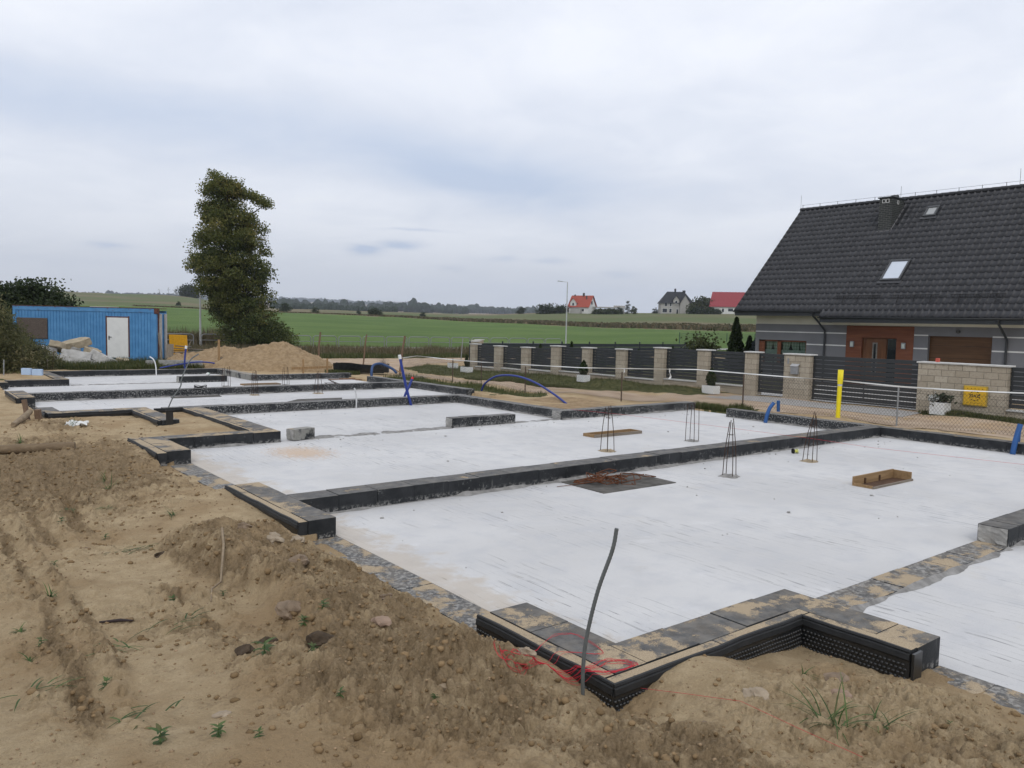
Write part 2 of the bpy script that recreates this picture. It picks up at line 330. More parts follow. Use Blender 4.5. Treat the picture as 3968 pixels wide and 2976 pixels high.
def mat_glass(name, tint=(.02, .025, .03), rough=.04):
    t = T(name, rough, .6); g = t.node('ShaderNodeBsdfTransparent'); g.inputs[0].default_value = (.85, .9, .88, 1); gl = t.node('ShaderNodeBsdfGlossy'); gl.inputs['Roughness'].default_value = rough
    fr = t.node('ShaderNodeFresnel'); fr.inputs[0].default_value = 1.5; mx = t.node('ShaderNodeMixShader'); t.lk(fr.outputs[0], mx.inputs[0]); t.lk(g.outputs[0], mx.inputs[1]); t.lk(gl.outputs[0], mx.inputs[2]); t.lk(mx.outputs[0], t.N['Material Output'].inputs[0]); return t.m
def mat_render(name, col):
    t = T(name, .93, .1); P = t.pos(); n = t.noise(1.3, 5, .6, P); c = t.ramp(n, [(.3, tuple(q*.92 for q in col)), (.7, tuple(q*1.06 for q in col))])
    return t.done(c, t.bump(t.noise(140, 3, .7, P), .35, .004))
def mat_container():
    t = T('container_paint', .5, .4); o = t.obj(); x, y, z = t.xyz(o); n = t.noise(2.2, 6, .65, o); f = t.noise(30, 5, .7, o)
    c = t.mix(t.step(n, .35, .7), (.060, .205, .42), (.085, .26, .50))
    c = t.mix(t.math('MULTIPLY', t.step(f, .66, .74), .7), c, (.012, .03, .075))
    c = t.mix(t.math('MULTIPLY', t.math('MULTIPLY', t.step(z, .35, .05), t.step(t.noise(11, 5, .7, o), .45, .62)), .8), c, (.012, .035, .10))
    ru = t.math('MULTIPLY', t.step(z, 2.3, 2.6), t.step(t.noise(3.5, 6, .7, t.scale(o, (1, 1, 3))), .54, .66)); c = t.mix(ru, c, (.11, .055, .035))
    return t.done(c, t.bump(f, .2, .003))
GROUND = mat_ground(); SAND = mat_sand(); SLAB = mat_slab()
BLK = mat_block('bitumen_block', .35, .35); BLKS = mat_block('bitumen_block_splashed', .95, .15); BLKN = mat_block('bitumen_block_sandy', .4, .74); BLKB = mat_block('bitumen_block_bare', .8, .6, 1.0); XPS = mat_block('insulation_board_sandy', .2, 1.15)
STONE = mat_splitblock()
MEMB = simple('dimpled_membrane', (.016, .017, .018), .30, .3, 12, .55)
MORTAR = simple('grey_mortar', (.24, .235, .225), .95, .45, 7, .1, bump=.8, bscale=60)
CONC = simple('grey_concrete', (.30, .295, .28), .92, .3, 6, .15, bump=.6, bscale=30)
CONCL = simple('pale_concrete', (.42, .415, .40), .92, .25, 3, .15, bump=.6, bscale=18)
CONCT = simple('tan_concrete', (.34, .29, .21), .92, .25, 4, .15, bump=.6, bscale=18)
TRIM = simple('black_edge_trim', (.017, .018, .019), .55, .35, 10, .3)
CAPW = simple('pale_coping', (.50, .50, .48), .8, .15, 6, .2, bump=.2)
RUST = simple('rusty_steel', (.12, .045, .020), .85, .5, 30, .2, bump=.4, bscale=120)
RUSTD = simple('dark_rusty_rebar', (.045, .024, .015), .8, .5, 18, .3, bump=.5, bscale=160)
ANTH = simple('anthracite_metal', (.024, .028, .031), .45, .12, 4, .45)
ANTHF = simple('anthracite_far', (.026, .032, .037), .6, .2, 3, .3)
ROOFM = None
def mat_roof():
    t = T('concrete_roof_tile', .48, .4); P = t.pos(); c = t.mix(t.math('ADD', t.math('MULTIPLY', t.attr('rnd'), .6), t.math('MULTIPLY', t.noise(3, 5, .65, P), .4)), (.014, .015, .018), (.036, .037, .042))
    c = t.mix(t.math('MULTIPLY', t.step(t.noise(55, 4, .7, P), .55, .75), .35), c, (.06, .06, .062)); return t.done(c, t.bump(t.noise(90, 3, .7, P), .25, .004))
ROOFM = mat_roof()
GALV = simple('galvanised_steel', (.26, .27, .28), .5, .15, 8, .5, .35)
GALVL = simple('pale_galvanised_pole', (.42, .43, .44), .55, .1, 5, .4, .2)
WHITEP = simple('white_plastic', (.72, .73, .74), .5, .06, 8, .4)
WHITEPAINT = simple('white_paint', (.66, .67, .66), .6, .08, 3, .3)
BLUEP = simple('blue_pipe', (.020, .040, .22), .5, .15, 12, .4)
BLUEC = simple('blue_corrugated_pipe', (.018, .085, .26), .5, .15, 12, .4)
YELP = simple('yellow_pipe', (.75, .62, .010), .42, .06, 6, .4)
YELS = simple('yellow_sheet', (.70, .36, .020), .7, .2, 9, .3, bump=.2)
GAZY = simple('yellow_cabinet', (.62, .37, .018), .5, .06, 8, .4)
BLACK = simple('black_print', (.012, .012, .012), .7, .2, 8)
CONDG = simple('grey_conduit', (.105, .115, .115), .5, .15, 30, .35)
CONDW = simple('pale_conduit', (.55, .56, .56), .6, .2, 30, .3)
REDS = simple('red_string', (.55, .030, .050), .8, .15, 40, .2)
WIRE = simple('mesh_wire', (.075, .062, .050), .7, .4, 3, .3)
WOODG = mat_wood('weathered_board', (.13, .11, .085), (.27, .235, .19), 1.0, 'z')
WOODX = mat_wood('weathered_plank', (.12, .10, .08), (.26, .22, .175), 1.0, 'x')
WOODT = mat_wood('raw_timber', (.22, .135, .065), (.38, .255, .135), 1.0, 'z')
WOODB = mat_wood('bark_stake', (.10, .065, .045), (.22, .15, .10), 2.0, 'z')
WOODR = mat_wood('red_brown_cladding', (.105, .036, .018), (.185, .068, .033), .35, 'y', .55)
WOODD = mat_wood('brown_door_wood', (.075, .030, .012), (.150, .066, .028), .35, 'z', .5)
WOODGAR = mat_wood('brown_garage_wood', (.070, .034, .014), (.120, .062, .028), .3, 'y', .55)
LOGM = mat_wood('old_log', (.17, .13, .085), (.30, .235, .16), .6, 'x', .9)
GREYR = mat_render('grey_render', (.165, .168, .178)); CREAMR = mat_render('cream_render', (.58, .56, .47)); WHITER = mat_render('white_render', (.62, .62, .60)); GREYRL = mat_render('pale_grey_render', (.36, .35, .33))
GLASS = mat_glass('window_glass'); DARKG = simple('dark_glazing', (.012, .016, .018), .08, .2, 4, .6)
REDROOF = simple('red_roof', (.30, .058, .034), .7, .15, 2); REDROOF2 = simple('crimson_roof', (.24, .035, .042), .6, .12, 2); DARKROOF = simple('dark_far_roof', (.020, .021, .024), .7, .2, 2)
FOAM = simple('blue_foam', (.42, .55, .74), .8, .06, 5, .2)
BARK = simple('tree_bark', (.050, .040, .030), .95, .4, 6, .1, bump=.7, bscale=20)
L_TREE = leafmat('lime_leaves', [(0, (.034, .050, .016)), (.45, (.105, .125, .036)), (.8, (.19, .190, .058)), (1, (.26, .22, .075))], .45)
L_DARK = leafmat('dark_leaves', [(0, (.012, .022, .008)), (.6, (.030, .046, .015)), (1, (.060, .075, .026))])
L_MID = leafmat('mid_leaves', [(0, (.026, .036, .010)), (.6, (.055, .066, .020)), (1, (.10, .105, .035))])
L_THUJA = leafmat('thuja_leaves', [(0, (.014, .026, .008)), (.6, (.030, .050, .014)), (1, (.060, .082, .024))])
L_BLUE = leafmat('blue_spruce_needles', [(0, (.022, .034, .036)), (1, (.075, .095, .10))])
L_WEED = leafmat('weed_leaves', [(0, (.13, .12, .05)), (.12, (.045, .080, .024)), (.6, (.070, .120, .034)), (1, (.115, .165, .055))], .3)
L_GRASS = leafmat('grass_blades', [(0, (.040, .055, .016)), (.6, (.075, .090, .028)), (1, (.17, .15, .065))], .3)
L_DRY = leafmat('dry_stalks', [(0, (.060, .062, .026)), (.5, (.105, .086, .046)), (1, (.20, .155, .090))], .2)
L_BRUSH = leafmat('scrub_leaves', [(0, (.060, .068, .028)), (.6, (.145, .145, .062)), (1, (.25, .215, .11))], .45)
# ------------------------------------------------------------------ terrain
def vnoise(x, y, seed=0):
    xi = np.floor(x).astype(np.int64); yi = np.floor(y).astype(np.int64); xf = x-xi; yf = y-yi
    def h(a, b):
        n = (a*374761393+b*668265263+seed*1274126177) & 0x7fffffff; n = ((n ^ (n >> 13))*1274126177) & 0x7fffffff
        return ((n ^ (n >> 16)) & 0xffff)/65535.0
    u = xf*xf*xf*(xf*(xf*6-15)+10); v = yf*yf*yf*(yf*(yf*6-15)+10)
    return (h(xi, yi)*(1-u)+h(xi+1, yi)*u)*(1-v)+(h(xi, yi+1)*(1-u)+h(xi+1, yi+1)*u)*v
def fbm(x, y, octs=4, seed=0, gain=.5):
    a = 1.0; s = 0; t = 0
    for i in range(octs):
        s = s+a*vnoise(x*2**i+17.3*i, y*2**i-9.1*i, seed+i); t += a; a *= gain
    return s/t-.5
def worley(x, y, seed=0):
    xi = np.floor(x).astype(np.int64); yi = np.floor(y).astype(np.int64); best = np.full(x.shape, 9.0)
    def h(a, b, k):
        n = (a*374761393+b*668265263+(seed*7+k)*1274126177) & 0x7fffffff; n = ((n ^ (n >> 13))*1274126177) & 0x7fffffff
        return ((n ^ (n >> 16)) & 0xffff)/65535.0
    for i in (-1, 0, 1):
        for j in (-1, 0, 1):
            a = xi+i; b = yi+j; k = h(a, b, 3); d = np.hypot(a+h(a, b, 1)-x, b+h(a, b, 2)-y)/(.25+.75*k); best = np.minimum(best, d)
    return best
def lumps(x, y, size, seed=0):
    """rounded clods: 1 at the middle of a lump, 0 between lumps"""
    wx = x+fbm(x/size*.8, y/size*.8, 2, seed+5)*size*.7; wy = y+fbm(x/size*.8, y/size*.8, 2, seed+6)*size*.7; d = worley(wx/size, wy/size, seed); return np.sqrt(np.clip(1-(d/.75)**2, 0, 1))
RUTS = [([(1.03, 10.71), (.98, 9.27), (.97, 7.79), (.99, 7.12), (.9, 6.43), (.9, 5.76), (.88, 5.42), (.86, 4.94), (.78, 4.3)], .036, 4.2, 11.5), ([(2.1, 15.46), (1.9, 13.35), (1.86, 11.96), (1.78, 10.6), (1.83, 9.5)], .06, 9.6, 15.5), ([(1.5, 12.72), (1.37, 11.07), (1.40, 9.97), (1.4, 9.3)], .04, 9.2, 13), ([(1.92, 7.7), (1.97, 7.26), (1.97, 6.65), (1.92, 5.9)], .05, 5.7, 7.8), ([(.45, 16), (.35, 12), (.30, 9), (.22, 7)], .04, 7, 16), ([(1.22, 12), (1.18, 9), (1.2, 7), (1.1, 5)], .018, 5, 12)]
def rut_dist(X, Y):
    out = []
    for P, d, y0, y1 in RUTS:
        ys = [p[1] for p in P][::-1]; xs = [p[0] for p in P][::-1]; xc = np.interp(Y, ys, xs)+.05*fbm(Y*1.7, Y*0+d*100, 3, 7); out.append((X-xc, d, sstep(y0-.2, y0+.6, Y)*sstep(y1+.2, y1-.8, Y)))
    return out
def sstep(a, b, x):
    t = np.clip((x-a)/(b-a), 0, 1); return t*t*(3-2*t)
def inpoly(X, Y, poly):
    r = np.zeros(X.shape, bool); n = len(poly)
    for i in range(n):
        x1, y1 = poly[i]; x2, y2 = poly[(i+1) % n]
        if y1 == y2: continue
        c = ((y1 > Y) != (y2 > Y)) & (X < (x2-x1)*(Y-y1)/(y2-y1)+x1); r ^= c
    return r
CP = np.array([
 (0, 0, .95), (-3, 0, .85), (2, -2, .9), (5, -3, .5), (-4, 5, .5), (-4, 12, .15), (.4, 4.2, .46), (1.2, 3.6, .48), (2.3, 2.8, .42), (3.5, 2.1, .32), (4.7, 1.5, .20), (6, .9, .12), (8, -1.5, .1),
 (3.68, 3.42, -.05), (4.0, 3.45, .08), (4.25, 3.48, .24), (4.55, 3.5, .26), (4.8, 3.46, .21), (4.95, 3.44, .11), (5.12, 3.42, .0), (5.45, 3.38, .02), (4.5, 3.2, .24), (4.9, 3.1, .14), (5.8, 3.38, -.03), (5.82, 2.95, -.01), (5.84, 2.5, .0), (6.2, 2.42, .03), (6.2, 1.6, .02), (5.2, 2.5, .10), (4.6, 2.7, .2),
 (3.0, 3.2, .22), (2.9, 4.2, .30), (3.2, 5.0, .12), (3.55, 3.7, .10), (3.58, 4.2, .17), (3.58, 4.6, .15), (3.58, 4.83, .06), (3.58, 5.1, .04), (3.62, 6.0, .03), (3.62, 7.2, .03), (3.5, 8.3, .06), (2.0, 4.6, .36), (1.3, 5.2, .35),
 (2.0, 6.1, .20), (2.0, 7.2, .15), (2.1, 8.4, .12), (2.3, 9.6, .08), (.8, 7.5, .17), (-.5, 8.5, .15), (.3, 10, .06), (1.6, 10.5, .04), (1.4, 13, .0), (2.4, 12.8, .02), (.2, 15, .05),
 (3.55, 11.2, .20), (3.55, 10.4, .17), (3.55, 9.4, .13), (3.5, 8.8, .07), (3.55, 12.0, .04), (3.55, 13.5, .03), (3.1, 12.3, .16), (3.45, 16.2, .17), (3.45, 15.3, .16), (3.45, 14.4, .12), (2.6, 14.6, .06), (2.8, 17, .06), (1.6, 17, .04), (3.9, 17.8, .15), (3.0, 19.4, .22), (1.8, 20, .1), (2.4, 22.5, .06), (3.4, 20.9, .12), (4.7, 21.0, .10), (4.6, 19, .11), (5.0, 17.2, .15), (5.7, 20.6, .16), (5.6, 19.5, .19), (5.5, 20.2, .12), (5.75, 18.2, .17), (5.6, 17.2, .15), (3.8, 20.3, .19), (4.2, 19.6, .17),
 (2.5, 24.5, .08), (2.4, 27, .08), (2.6, 30.2, .08), (2.2, 33, .2), (3.7, 34, .20), (4.4, 36, .22), (4.6, 38.4, .25), (8, 37.9, .20), (12, 38.3, .18), (7, 41, .34), (11, 43, .34), (1, 40, .35), (14, 48, .25), (-3, 30, .2),
 (12.6, 34.5, .14), (14.5, 33.2, .12), (17.2, 32.4, .06), (16.8, 29, .05), (17.2, 25, .10), (17.2, 23, .10),
 (15.2, 16.9, .16), (15.3, 19, .17), (17, 18.5, .12), (19, 17.2, .10), (19.6, 20, -.02), (18.5, 23, -.08), (19, 28, -.04), (20.7, 16.3, .02), (20.5, 15, .01), (20.1, 13.6, .13), (20.1, 11.8, .17), (20.1, 9.8, .15), (20.1, 7.5, .12), (20.1, 4, .1),
 (19.7, 33.2, .0), (19.95, 29.5, -.07), (20.34, 24.9, -.17), (20.76, 19.9, -.10), (21.17, 15.05, .15), (21.57, 10.4, .06), (22, 5, .06), (22.6, 30, -.02), (22.6, 24, .0), (22.8, 18, .12), (23, 12, .14), (23, 6, .12),
 (24.6, 7, .22), (24.6, 9.5, .26), (24.6, 12.5, .22), (24.6, 16, .22), (24.6, 20, .30), (24.6, 24, .30), (24.6, 28, .24), (24.6, 31, .17), (24.6, 35, .07), (26, 40, .0), (21, 46, .0), (28, 48, -.02), (23, 52, .0), (34, 50, -.02), (10, 58, .25), (18, 60, .1), (18, 68, .0), (30, 62, .0), (30, 67, .0), (42, 56, .0), (40.6, 63.5, .0), (54, 60, .0), (34, 15, .3), (32, 25, .28), (40, 32, .2), (34, 4, .25), (50, 30, .2), (60, 10, .3)])
def ground_cp(X, Y):
    num = np.zeros(X.shape); den = np.zeros(X.shape)
    for x, y, z in CP:
        d2_ = (X-x)**2+(Y-y)**2+.03; w = 1.0/d2_**1.6; num += w*z; den += w
    return num/den
FAR_R = np.log(np.array([75, 90, 140, 180, 210, 250, 300, 350, 420, 520, 700, 1000, 1800, 2600, 4000, 9000.]))
FAR_AZ = np.array([-3, 5.7, 14.6, 22.5, 29.9, 34.8, 43.2, 51.3, 60.3, 75])
FAR_PX = np.array([   # pixels (of a 1720 px focal length) above eye level, i.e. slope of the line of sight to the land
 [-57, -47, -16, 0, 8, 15, 22, 29, 37, 45, 43, 36, 34, 34, 34, 34],
 [-57, -47, -16, 0, 8, 15, 22, 29, 37, 45, 43, 36, 34, 34, 34, 34],
 [-57, -48, -19, -4, 6, 14, 21, 28, 36, 43, 41, 36, 34, 34, 34, 34],
 [-57, -49, -22, -7, 3, 11, 14, 17, 19, 20, 19, 20, 24, 28, 37, 36],
 [-57, -49, -23, -9, 0, 8, 12, 15, 18, 18, 17, 18, 23, 26, 33, 32],
 [-57, -50, -24, -11, -2, 6, 10, 14, 16, 16.5, 16, 17, 20, 22, 27, 25],
 [-57, -50, -21, -9, -1, 9, 19, 27, 27, 26, 22, 20, 18, 18, 18, 18],
 [-57, -50, -13, -4, 4, 15, 26, 31, 31, 30, 28, 24, 20, 18, 18, 18],
 [-57, -48, -12, -2, 6, 18, 29, 33, 33, 32, 30, 24, 20, 18, 18, 18],
 [-57, -48, -12, -2, 6, 18, 29, 33, 33, 32, 30, 24, 20, 18, 18, 18]])
def far_height(X, Y):
    r = np.hypot(X, Y); az = np.degrees(np.arctan2(X, Y)); lr = np.log(np.maximum(r, 75))
    cols = np.stack([np.interp(lr, FAR_R, FAR_PX[i]) for i in range(len(FAR_AZ))])
    t = np.clip(np.interp(az, FAR_AZ, np.arange(len(FAR_AZ))), 0, len(FAR_AZ)-1.001); i = np.floor(t).astype(int); fr = t-i; fr = fr*fr*(3-2*fr)
    px = np.take_along_axis(cols, i[None], 0)[0]*(1-fr)+np.take_along_axis(cols, i[None]+1, 0)[0]*fr
    dep = r*np.cos(np.clip(np.radians(az)-YAW, -1.2, 1.2))
    return 2.6+px/1720.0*dep+fbm(X/60, Y/60, 3, 90)*.010*np.minimum(r, 900)*sstep(100, 300, r)*.35
FOOT = [(3.90, 3.72, 19.75, 16.4), (6.2, -3.5, 19.75, 4.0), (6.2, 16.05, 14.95, 21.8), (3.0, 21.5, 16.5, 27.2), (3.0, 26.9, 16.35, 32.6), (4.95, 32.3, 12.3, 37.1), (3.35, 31.6, 5, 32.6), (14.6, 16.1, 20.2, 16.5), (19, 14.3, 20.2, 16.4)]
def footprint(X, Y, g=0.0):
    m = np.zeros(X.shape, bool)
    for x0, y0, x1, y1 in FOOT: m |= (X > x0+g) & (X < x1-g) & (Y > y0+g) & (Y < y1-g)
    return m
def soil_mask(X, Y):
    """where the ground is turned, clody earth rather than smooth sand"""
    s = np.zeros(X.shape)
    band = sstep(2.05, 2.5, X+fbm(X*.8, Y*.8, 3, 5)*.9)*sstep(9.6, 8.6, Y)*sstep(3.9, 3.5, X+fbm(X*1.2, Y*1.2, 3, 9)*.9); s = np.maximum(s, band*.60)
    s = np.maximum(s, .74*np.exp(-(((X-2.6)/.95)**2+((Y-4.4)/1.6)**2)**1.3))
    s = np.maximum(s, .70*np.exp(-(((X-3.3)/.75)**2+((Y-2.75)/.7)**2)**1.2))
    s = np.maximum(s, .55*np.exp(-(((X-4.6)/1.3)**2+((Y-1.7)/.55)**2)**1.2))
    s = np.maximum(s, 1.0*np.exp(-(((X-2.1)/1.8)**2+((Y-14.6)/4.0)**2)**1.2))
    s = np.maximum(s, .7*np.exp(-(((X-2.9)/.8)**2+((Y-19.6)/1.8)**2)))
    s = np.maximum(s, .55*np.exp(-(((X-1.2)/.9)**2+((Y-21)/5)**2)))
    s = np.maximum(s, .75*np.exp(-(((X-5.3)/.55)**2+((Y-1.45)/.4)**2)))
    for dx, d, m in rut_dist(X, Y): s = np.maximum(s, m*np.exp(-(dx/(.06+.6*d))**2)*(.50+8*d)*np.clip(.95+1.2*fbm(X*2.5, Y*1.2, 3, 77), .45, 1.2))
    # scuffed margin between the smooth track and the turned earth
    s = np.maximum(s, .45*np.exp(-(((X-1.85-.12*np.sin(Y*1.7))/.42)**2))*sstep(3.4, 4.2, Y)*sstep(7.5, 6.0, Y))
    s = np.maximum(s, .42*np.exp(-(((X-.5)/1.1)**2))*sstep(10.5, 13, Y))
    return s
def near_detail(X, Y, r):
    s = soil_mask(X, Y); k = sstep(45, 22, r)*sstep(0.5, 1.5, r)
    # turned-up bank beside the wheel track, steep on the track side
    xe = 2.33+.10*np.sin(Y*1.1)+.14*fbm(Y*1.3, X*0+3, 3, 21); amp = .21*sstep(4.6, 5.6, Y)*sstep(9.6, 8.6, Y)
    xx = X+fbm(X*3, Y*3, 3, 33)*.18
    bank = amp*sstep(xe-.04, xe+.22, xx)*(.5+.5*sstep(3.75, 2.75, X))*sstep(3.85, 3.5, X)
    bank *= 1+.9*fbm(X*1.9, Y*1.9, 4, 41)-.22*sstep(.5, .9, np.sin(Y*5.2+4*fbm(X*2, Y*2, 2, 43)))*np.exp(-((X-xe-.05)/.16)**2)
    # heap in front
    bank += .15*np.exp(-(((X-2.75)/.8)**2+((Y-4.3)/1.2)**2))*(1+1.0*fbm(X*2, Y*2, 3, 44))+.10*np.exp(-(((X-3.35)/.55)**2+((Y-2.9)/.5)**2))
    rut = 0; br = np.clip(.95+1.4*fbm(X*3, Y*1.4, 3, 51), .5, 1.7)
    for dx, d, m in rut_dist(X, Y): rut = rut+m*br*d*(-1.1*np.exp(-(dx/.085)**2)+.75*np.exp(-((dx-.19)/.09)**2)*(.4+1.6*lumps(X, Y, .11, 4))+.6*np.exp(-((dx+.19)/.09)**2)*(.3+1.4*lumps(X, Y, .09, 5)))+m*d*.22*np.sin(Y*34+dx*8)*np.exp(-(dx/.12)**2)
    rough = fbm(X*1.3, Y*1.3, 3, 1)*.07+fbm(X*5, Y*5, 4, 11, .6)*.05
    f1 = fbm(X*9, Y*9, 3, 61, .6); f2 = fbm(X*26, Y*26, 3, 71, .6); nearm = r < 26; L1 = np.zeros(X.shape); L2 = L1.copy(); L3 = L1.copy()
    if nearm.any():
        xs, ys_ = X[nearm], Y[nearm]; gate = sstep(-.08, .10, fbm(xs*1.4, ys_*1.4, 3, 14)); L1[nearm] = lumps(xs, ys_, .21, 1)*sstep(-.02, .16, fbm(xs*2.1, ys_*2.1, 2, 15)); L2[nearm] = lumps(xs, ys_, .095, 2)*(.6+.4*gate); L3[nearm] = lumps(xs, ys_, .042, 3)
    s = np.maximum(s, .55*np.exp(-(((X-4.9)/1.5)**2+((Y-2.5)/.85)**2)**1.5)); s1 = sstep(.12, .6, s)
    clod = s1*(.050*L1+.055*L2+.022*L3+.09*np.abs(fbm(X*3.2, Y*3.2, 3, 81))+.03*f2)
    sandy = (1-s1)*(.020*np.abs(f1)+.010*f2+.010*L3*sstep(.02, .2, fbm(X*1.9, Y*1.9, 3, 16))+.016*L2*sstep(.10, .24, fbm(X*1.1, Y*1.1, 3, 101)))*(.5+1.0*sstep(-.05, .2, fbm(X*1.1, Y*1.1, 3, 101)))
    return k*(bank+rut+rough*(.35+.8*s)+clod+sandy)
BERM = 0.0
def ground_h(X, Y, detail=True):
    X = np.atleast_1d(np.asarray(X, float)); Y = np.atleast_1d(np.asarray(Y, float)); r = np.hypot(X, Y)
    z = ground_cp(X, Y)
    b = sstep(72, 84, r); z = z*(1-b)+far_height(X, Y)*b
    if detail:
        d = near_detail(X, Y, r)
        # keep the land level against the foundation and out on the road
        dx = np.full(X.shape, 9.0)
        for x0, y0, x1, y1 in FOOT: dx = np.minimum(dx, np.hypot(np.maximum(np.maximum(x0-X, X-x1), 0), np.maximum(np.maximum(y0-Y, Y-y1), 0)))
        z = z+d*sstep(.02, .45, dx)*.92+d*.10
        sill = (X > 3.6) & (X < 4.3) & (((Y > 5.12) & (Y < 8.62)) | ((Y > 11.2) & (Y < 14.5)))
        z = np.where(sill, -.008+.030*(fbm(X*3, Y*3, 4, 7)+.12)*1.6-.05*sstep(4.14, 4.24, X), z)
        front = (X > 5.95) & (X < 6.48) & (Y < 2.62); z = np.where(front, .006+.05*fbm(X*3, Y*3, 4, 8)+.02*sstep(6.2, 5.95, X)-.06*sstep(6.33, 6.44, X), z)
    z = np.where(footprint(X, Y, .06), -.35, z)
    z = np.where((X > 19.0) & (X < 20.2) & (Y > 14.3) & (Y < 16.2), -.2, z)
    return z
def gz(x, y): return float(ground_h([x], [y])[0])
GRASS_POLYS = [[(24.75, 18.6), (23.6, 18.7), (22.75, 20.5), (22.1, 24), (22.3, 28), (21.3, 31), (21.0, 34), (22, 37.2), (26, 41.2), (28, 38), (25.2, 35.6)], [(24.8, 4), (23.9, 4), (23.9, 10.6), (24.4, 11.2), (24.8, 10.9)], [(17.0, 22.3), (16.9, 27.4), (17.5, 31.5), (19.4, 32.5), (19.9, 27), (20.1, 23), (18.6, 21.9)], [(20.3, 14.5), (21.2, 14.8), (21.2, 16.6), (20.4, 16.2)],
 [(3.2, 38.2), (12.0, 37.8), (11.3, 41), (13, 45), (4, 47), (-6, 44), (-6, 33), (3.2, 33.0)], [(12.5, 48.8), (22, 49.2), (36, 48.6), (48, 46.5), (48, 49.5), (35, 52.5), (22, 53), (14, 53)], [(15.8, 33.2), (17.6, 33.6), (18.3, 35.4), (16.6, 35.2)], [(25.6, 18), (34, 18), (60, 8), (70, 20), (60, 40), (27, 37)]]
WEED_POLY = [(8, 50), (12.5, 52.4), (22, 52.6), (35, 52), (50, 48.4), (62, 45), (66, 52), (56, 59.6), (40.6, 63.4), (30.4, 66.2), (18, 68.8), (2, 72), (-4, 60)]
def field_edge(az): return np.interp(az, [-3, 14.6, 22.5, 29.9, 34.8, 43.2, 51.3, 60.3, 75], [290, 280, 262, 250, 232, 205, 178, 160, 150])
def ground_masks(X, Y):
    r = np.hypot(X, Y); az = np.degrees(np.arctan2(X, Y)); m = {}
    m['soil'] = np.where(r < 45, soil_mask(X, Y), 0)
    g = np.zeros(X.shape); jx = X+fbm(X*.9, Y*.9, 3, 201)*1.2; jy = Y+fbm(X*.9, Y*.9, 3, 211)*1.2
    for p in GRASS_POLYS: g = np.maximum(g, inpoly(jx, jy, p)*1.0)
    m['grass'] = np.where(r < 75, g, 0)
    m['weed'] = np.where(r < 80, inpoly(jx, jy, WEED_POLY)*1.0, 0)+((r > 66) & (r < 90) & (az < 13))*1.0
    e = field_edge(az)+fbm(az*.6, r*0, 2, 220)*14
    m['field'] = sstep(75, 78, r)*(r < e)
    m['plough'] = ((r > 520) & (az > 7.6) & (az < 12.0) & (r < 900))*.8*sstep(7.6, 8.2, az)*sstep(12, 11.2, az)+(r > 900)*.8*(az < 40)
    m['dull'] = (r >= e)*(1.0-np.minimum(m['plough'], 1))
    m['weed'] = np.maximum(np.minimum(m['weed'], 1), ((r >= e) & (r < e+np.interp(az, [14, 35, 50], [8, 14, 30])))*.85)
    return m
def build_ground():
    az = np.radians(np.concatenate([np.linspace(-24, 2, 90, endpoint=False), np.linspace(2, 76, 920, endpoint=False), np.linspace(76, 102, 91)]))
    r = np.concatenate([np.geomspace(.5, 2.6, 40, endpoint=False), np.geomspace(2.6, 13, 520, endpoint=False), np.geomspace(13, 40, 190, endpoint=False), np.geomspace(40, 110, 110, endpoint=False), np.geomspace(110, 5200, 180)])
    A, Rr = np.meshgrid(az, r); X = (Rr*np.sin(A)).ravel(); Y = (Rr*np.cos(A)).ravel()
    Z = ground_h(X, Y); n = len(az); mnr = len(r)
    i = np.arange((mnr-1)*n).reshape(mnr-1, n)[:, :-1].ravel(); F = np.stack([i, i+n, i+n+1, i+1], 1)
    at = {k: ('POINT', v) for k, v in ground_masks(X, Y).items()}
    o = np_mesh('ground', np.stack([X, Y, Z], 1), F, GROUND, None, True, at)
    tag(o, 'sandy building ground with turned earth, running into green fields and low hills', 'ground', None, 'structure')
    # the land behind the viewer, coarse
    a2 = np.radians(np.linspace(102, 336, 60)); rr = np.geomspace(.5, 5200, 50); A, Rr = np.meshgrid(a2, rr); X = (Rr*np.sin(A)).ravel(); Y = (Rr*np.cos(A)).ravel()
    Z = np.where(np.hypot(X, Y) < 70, ground_cp(X, Y), .3); n = 60; i = np.arange(49*n).reshape(49, n)[:, :-1].ravel(); F = np.stack([i, i+n, i+n+1, i+1], 1)
    z0 = np.zeros(len(X)); at = {k: ('POINT', z0+(k == 'dull')*(np.hypot(X, Y) > 30)) for k in ('soil', 'grass', 'weed', 'field', 'dull', 'plough')}
    tag(np_mesh('ground', np.stack([X, Y, Z], 1), F, GROUND, None, True, at), 'plain sandy ground behind the viewer', 'ground', None, 'structure')
build_ground()
def sheet(name, poly, mat, lift, label, res=.5):
    """a road or paving sheet that follows the land"""
    xs = [p[0] for p in poly]; ys = [p[1] for p in poly]; nx = int((max(xs)-min(xs))/res)+2; ny = int((max(ys)-min(ys))/res)+2
    gx, gy = np.meshgrid(np.linspace(min(xs), max(xs), nx), np.linspace(min(ys), max(ys), ny)); X = gx.ravel(); Y = gy.ravel()
    ins = inpoly(X+fbm(X*.7, Y*.7, 3, 5)*.8*(lift < .02), Y+fbm(X*.7, Y*.7, 3, 6)*.8*(lift < .02), poly)
    i = np.arange(nx*ny).reshape(ny, nx)[:-1, :-1].ravel(); F = np.stack([i, i+1, i+nx+1, i+nx], 1); F = F[ins[F].all(1)]
    Z = ground_h(X, Y, False)+lift; used, inv = np.unique(F, return_inverse=True)
    o = np_mesh(name, np.stack([X, Y, Z], 1)[used], inv.reshape(F.shape), mat, None, True)
    return tag(o, label, name.split('_')[-1], None, 'structure')
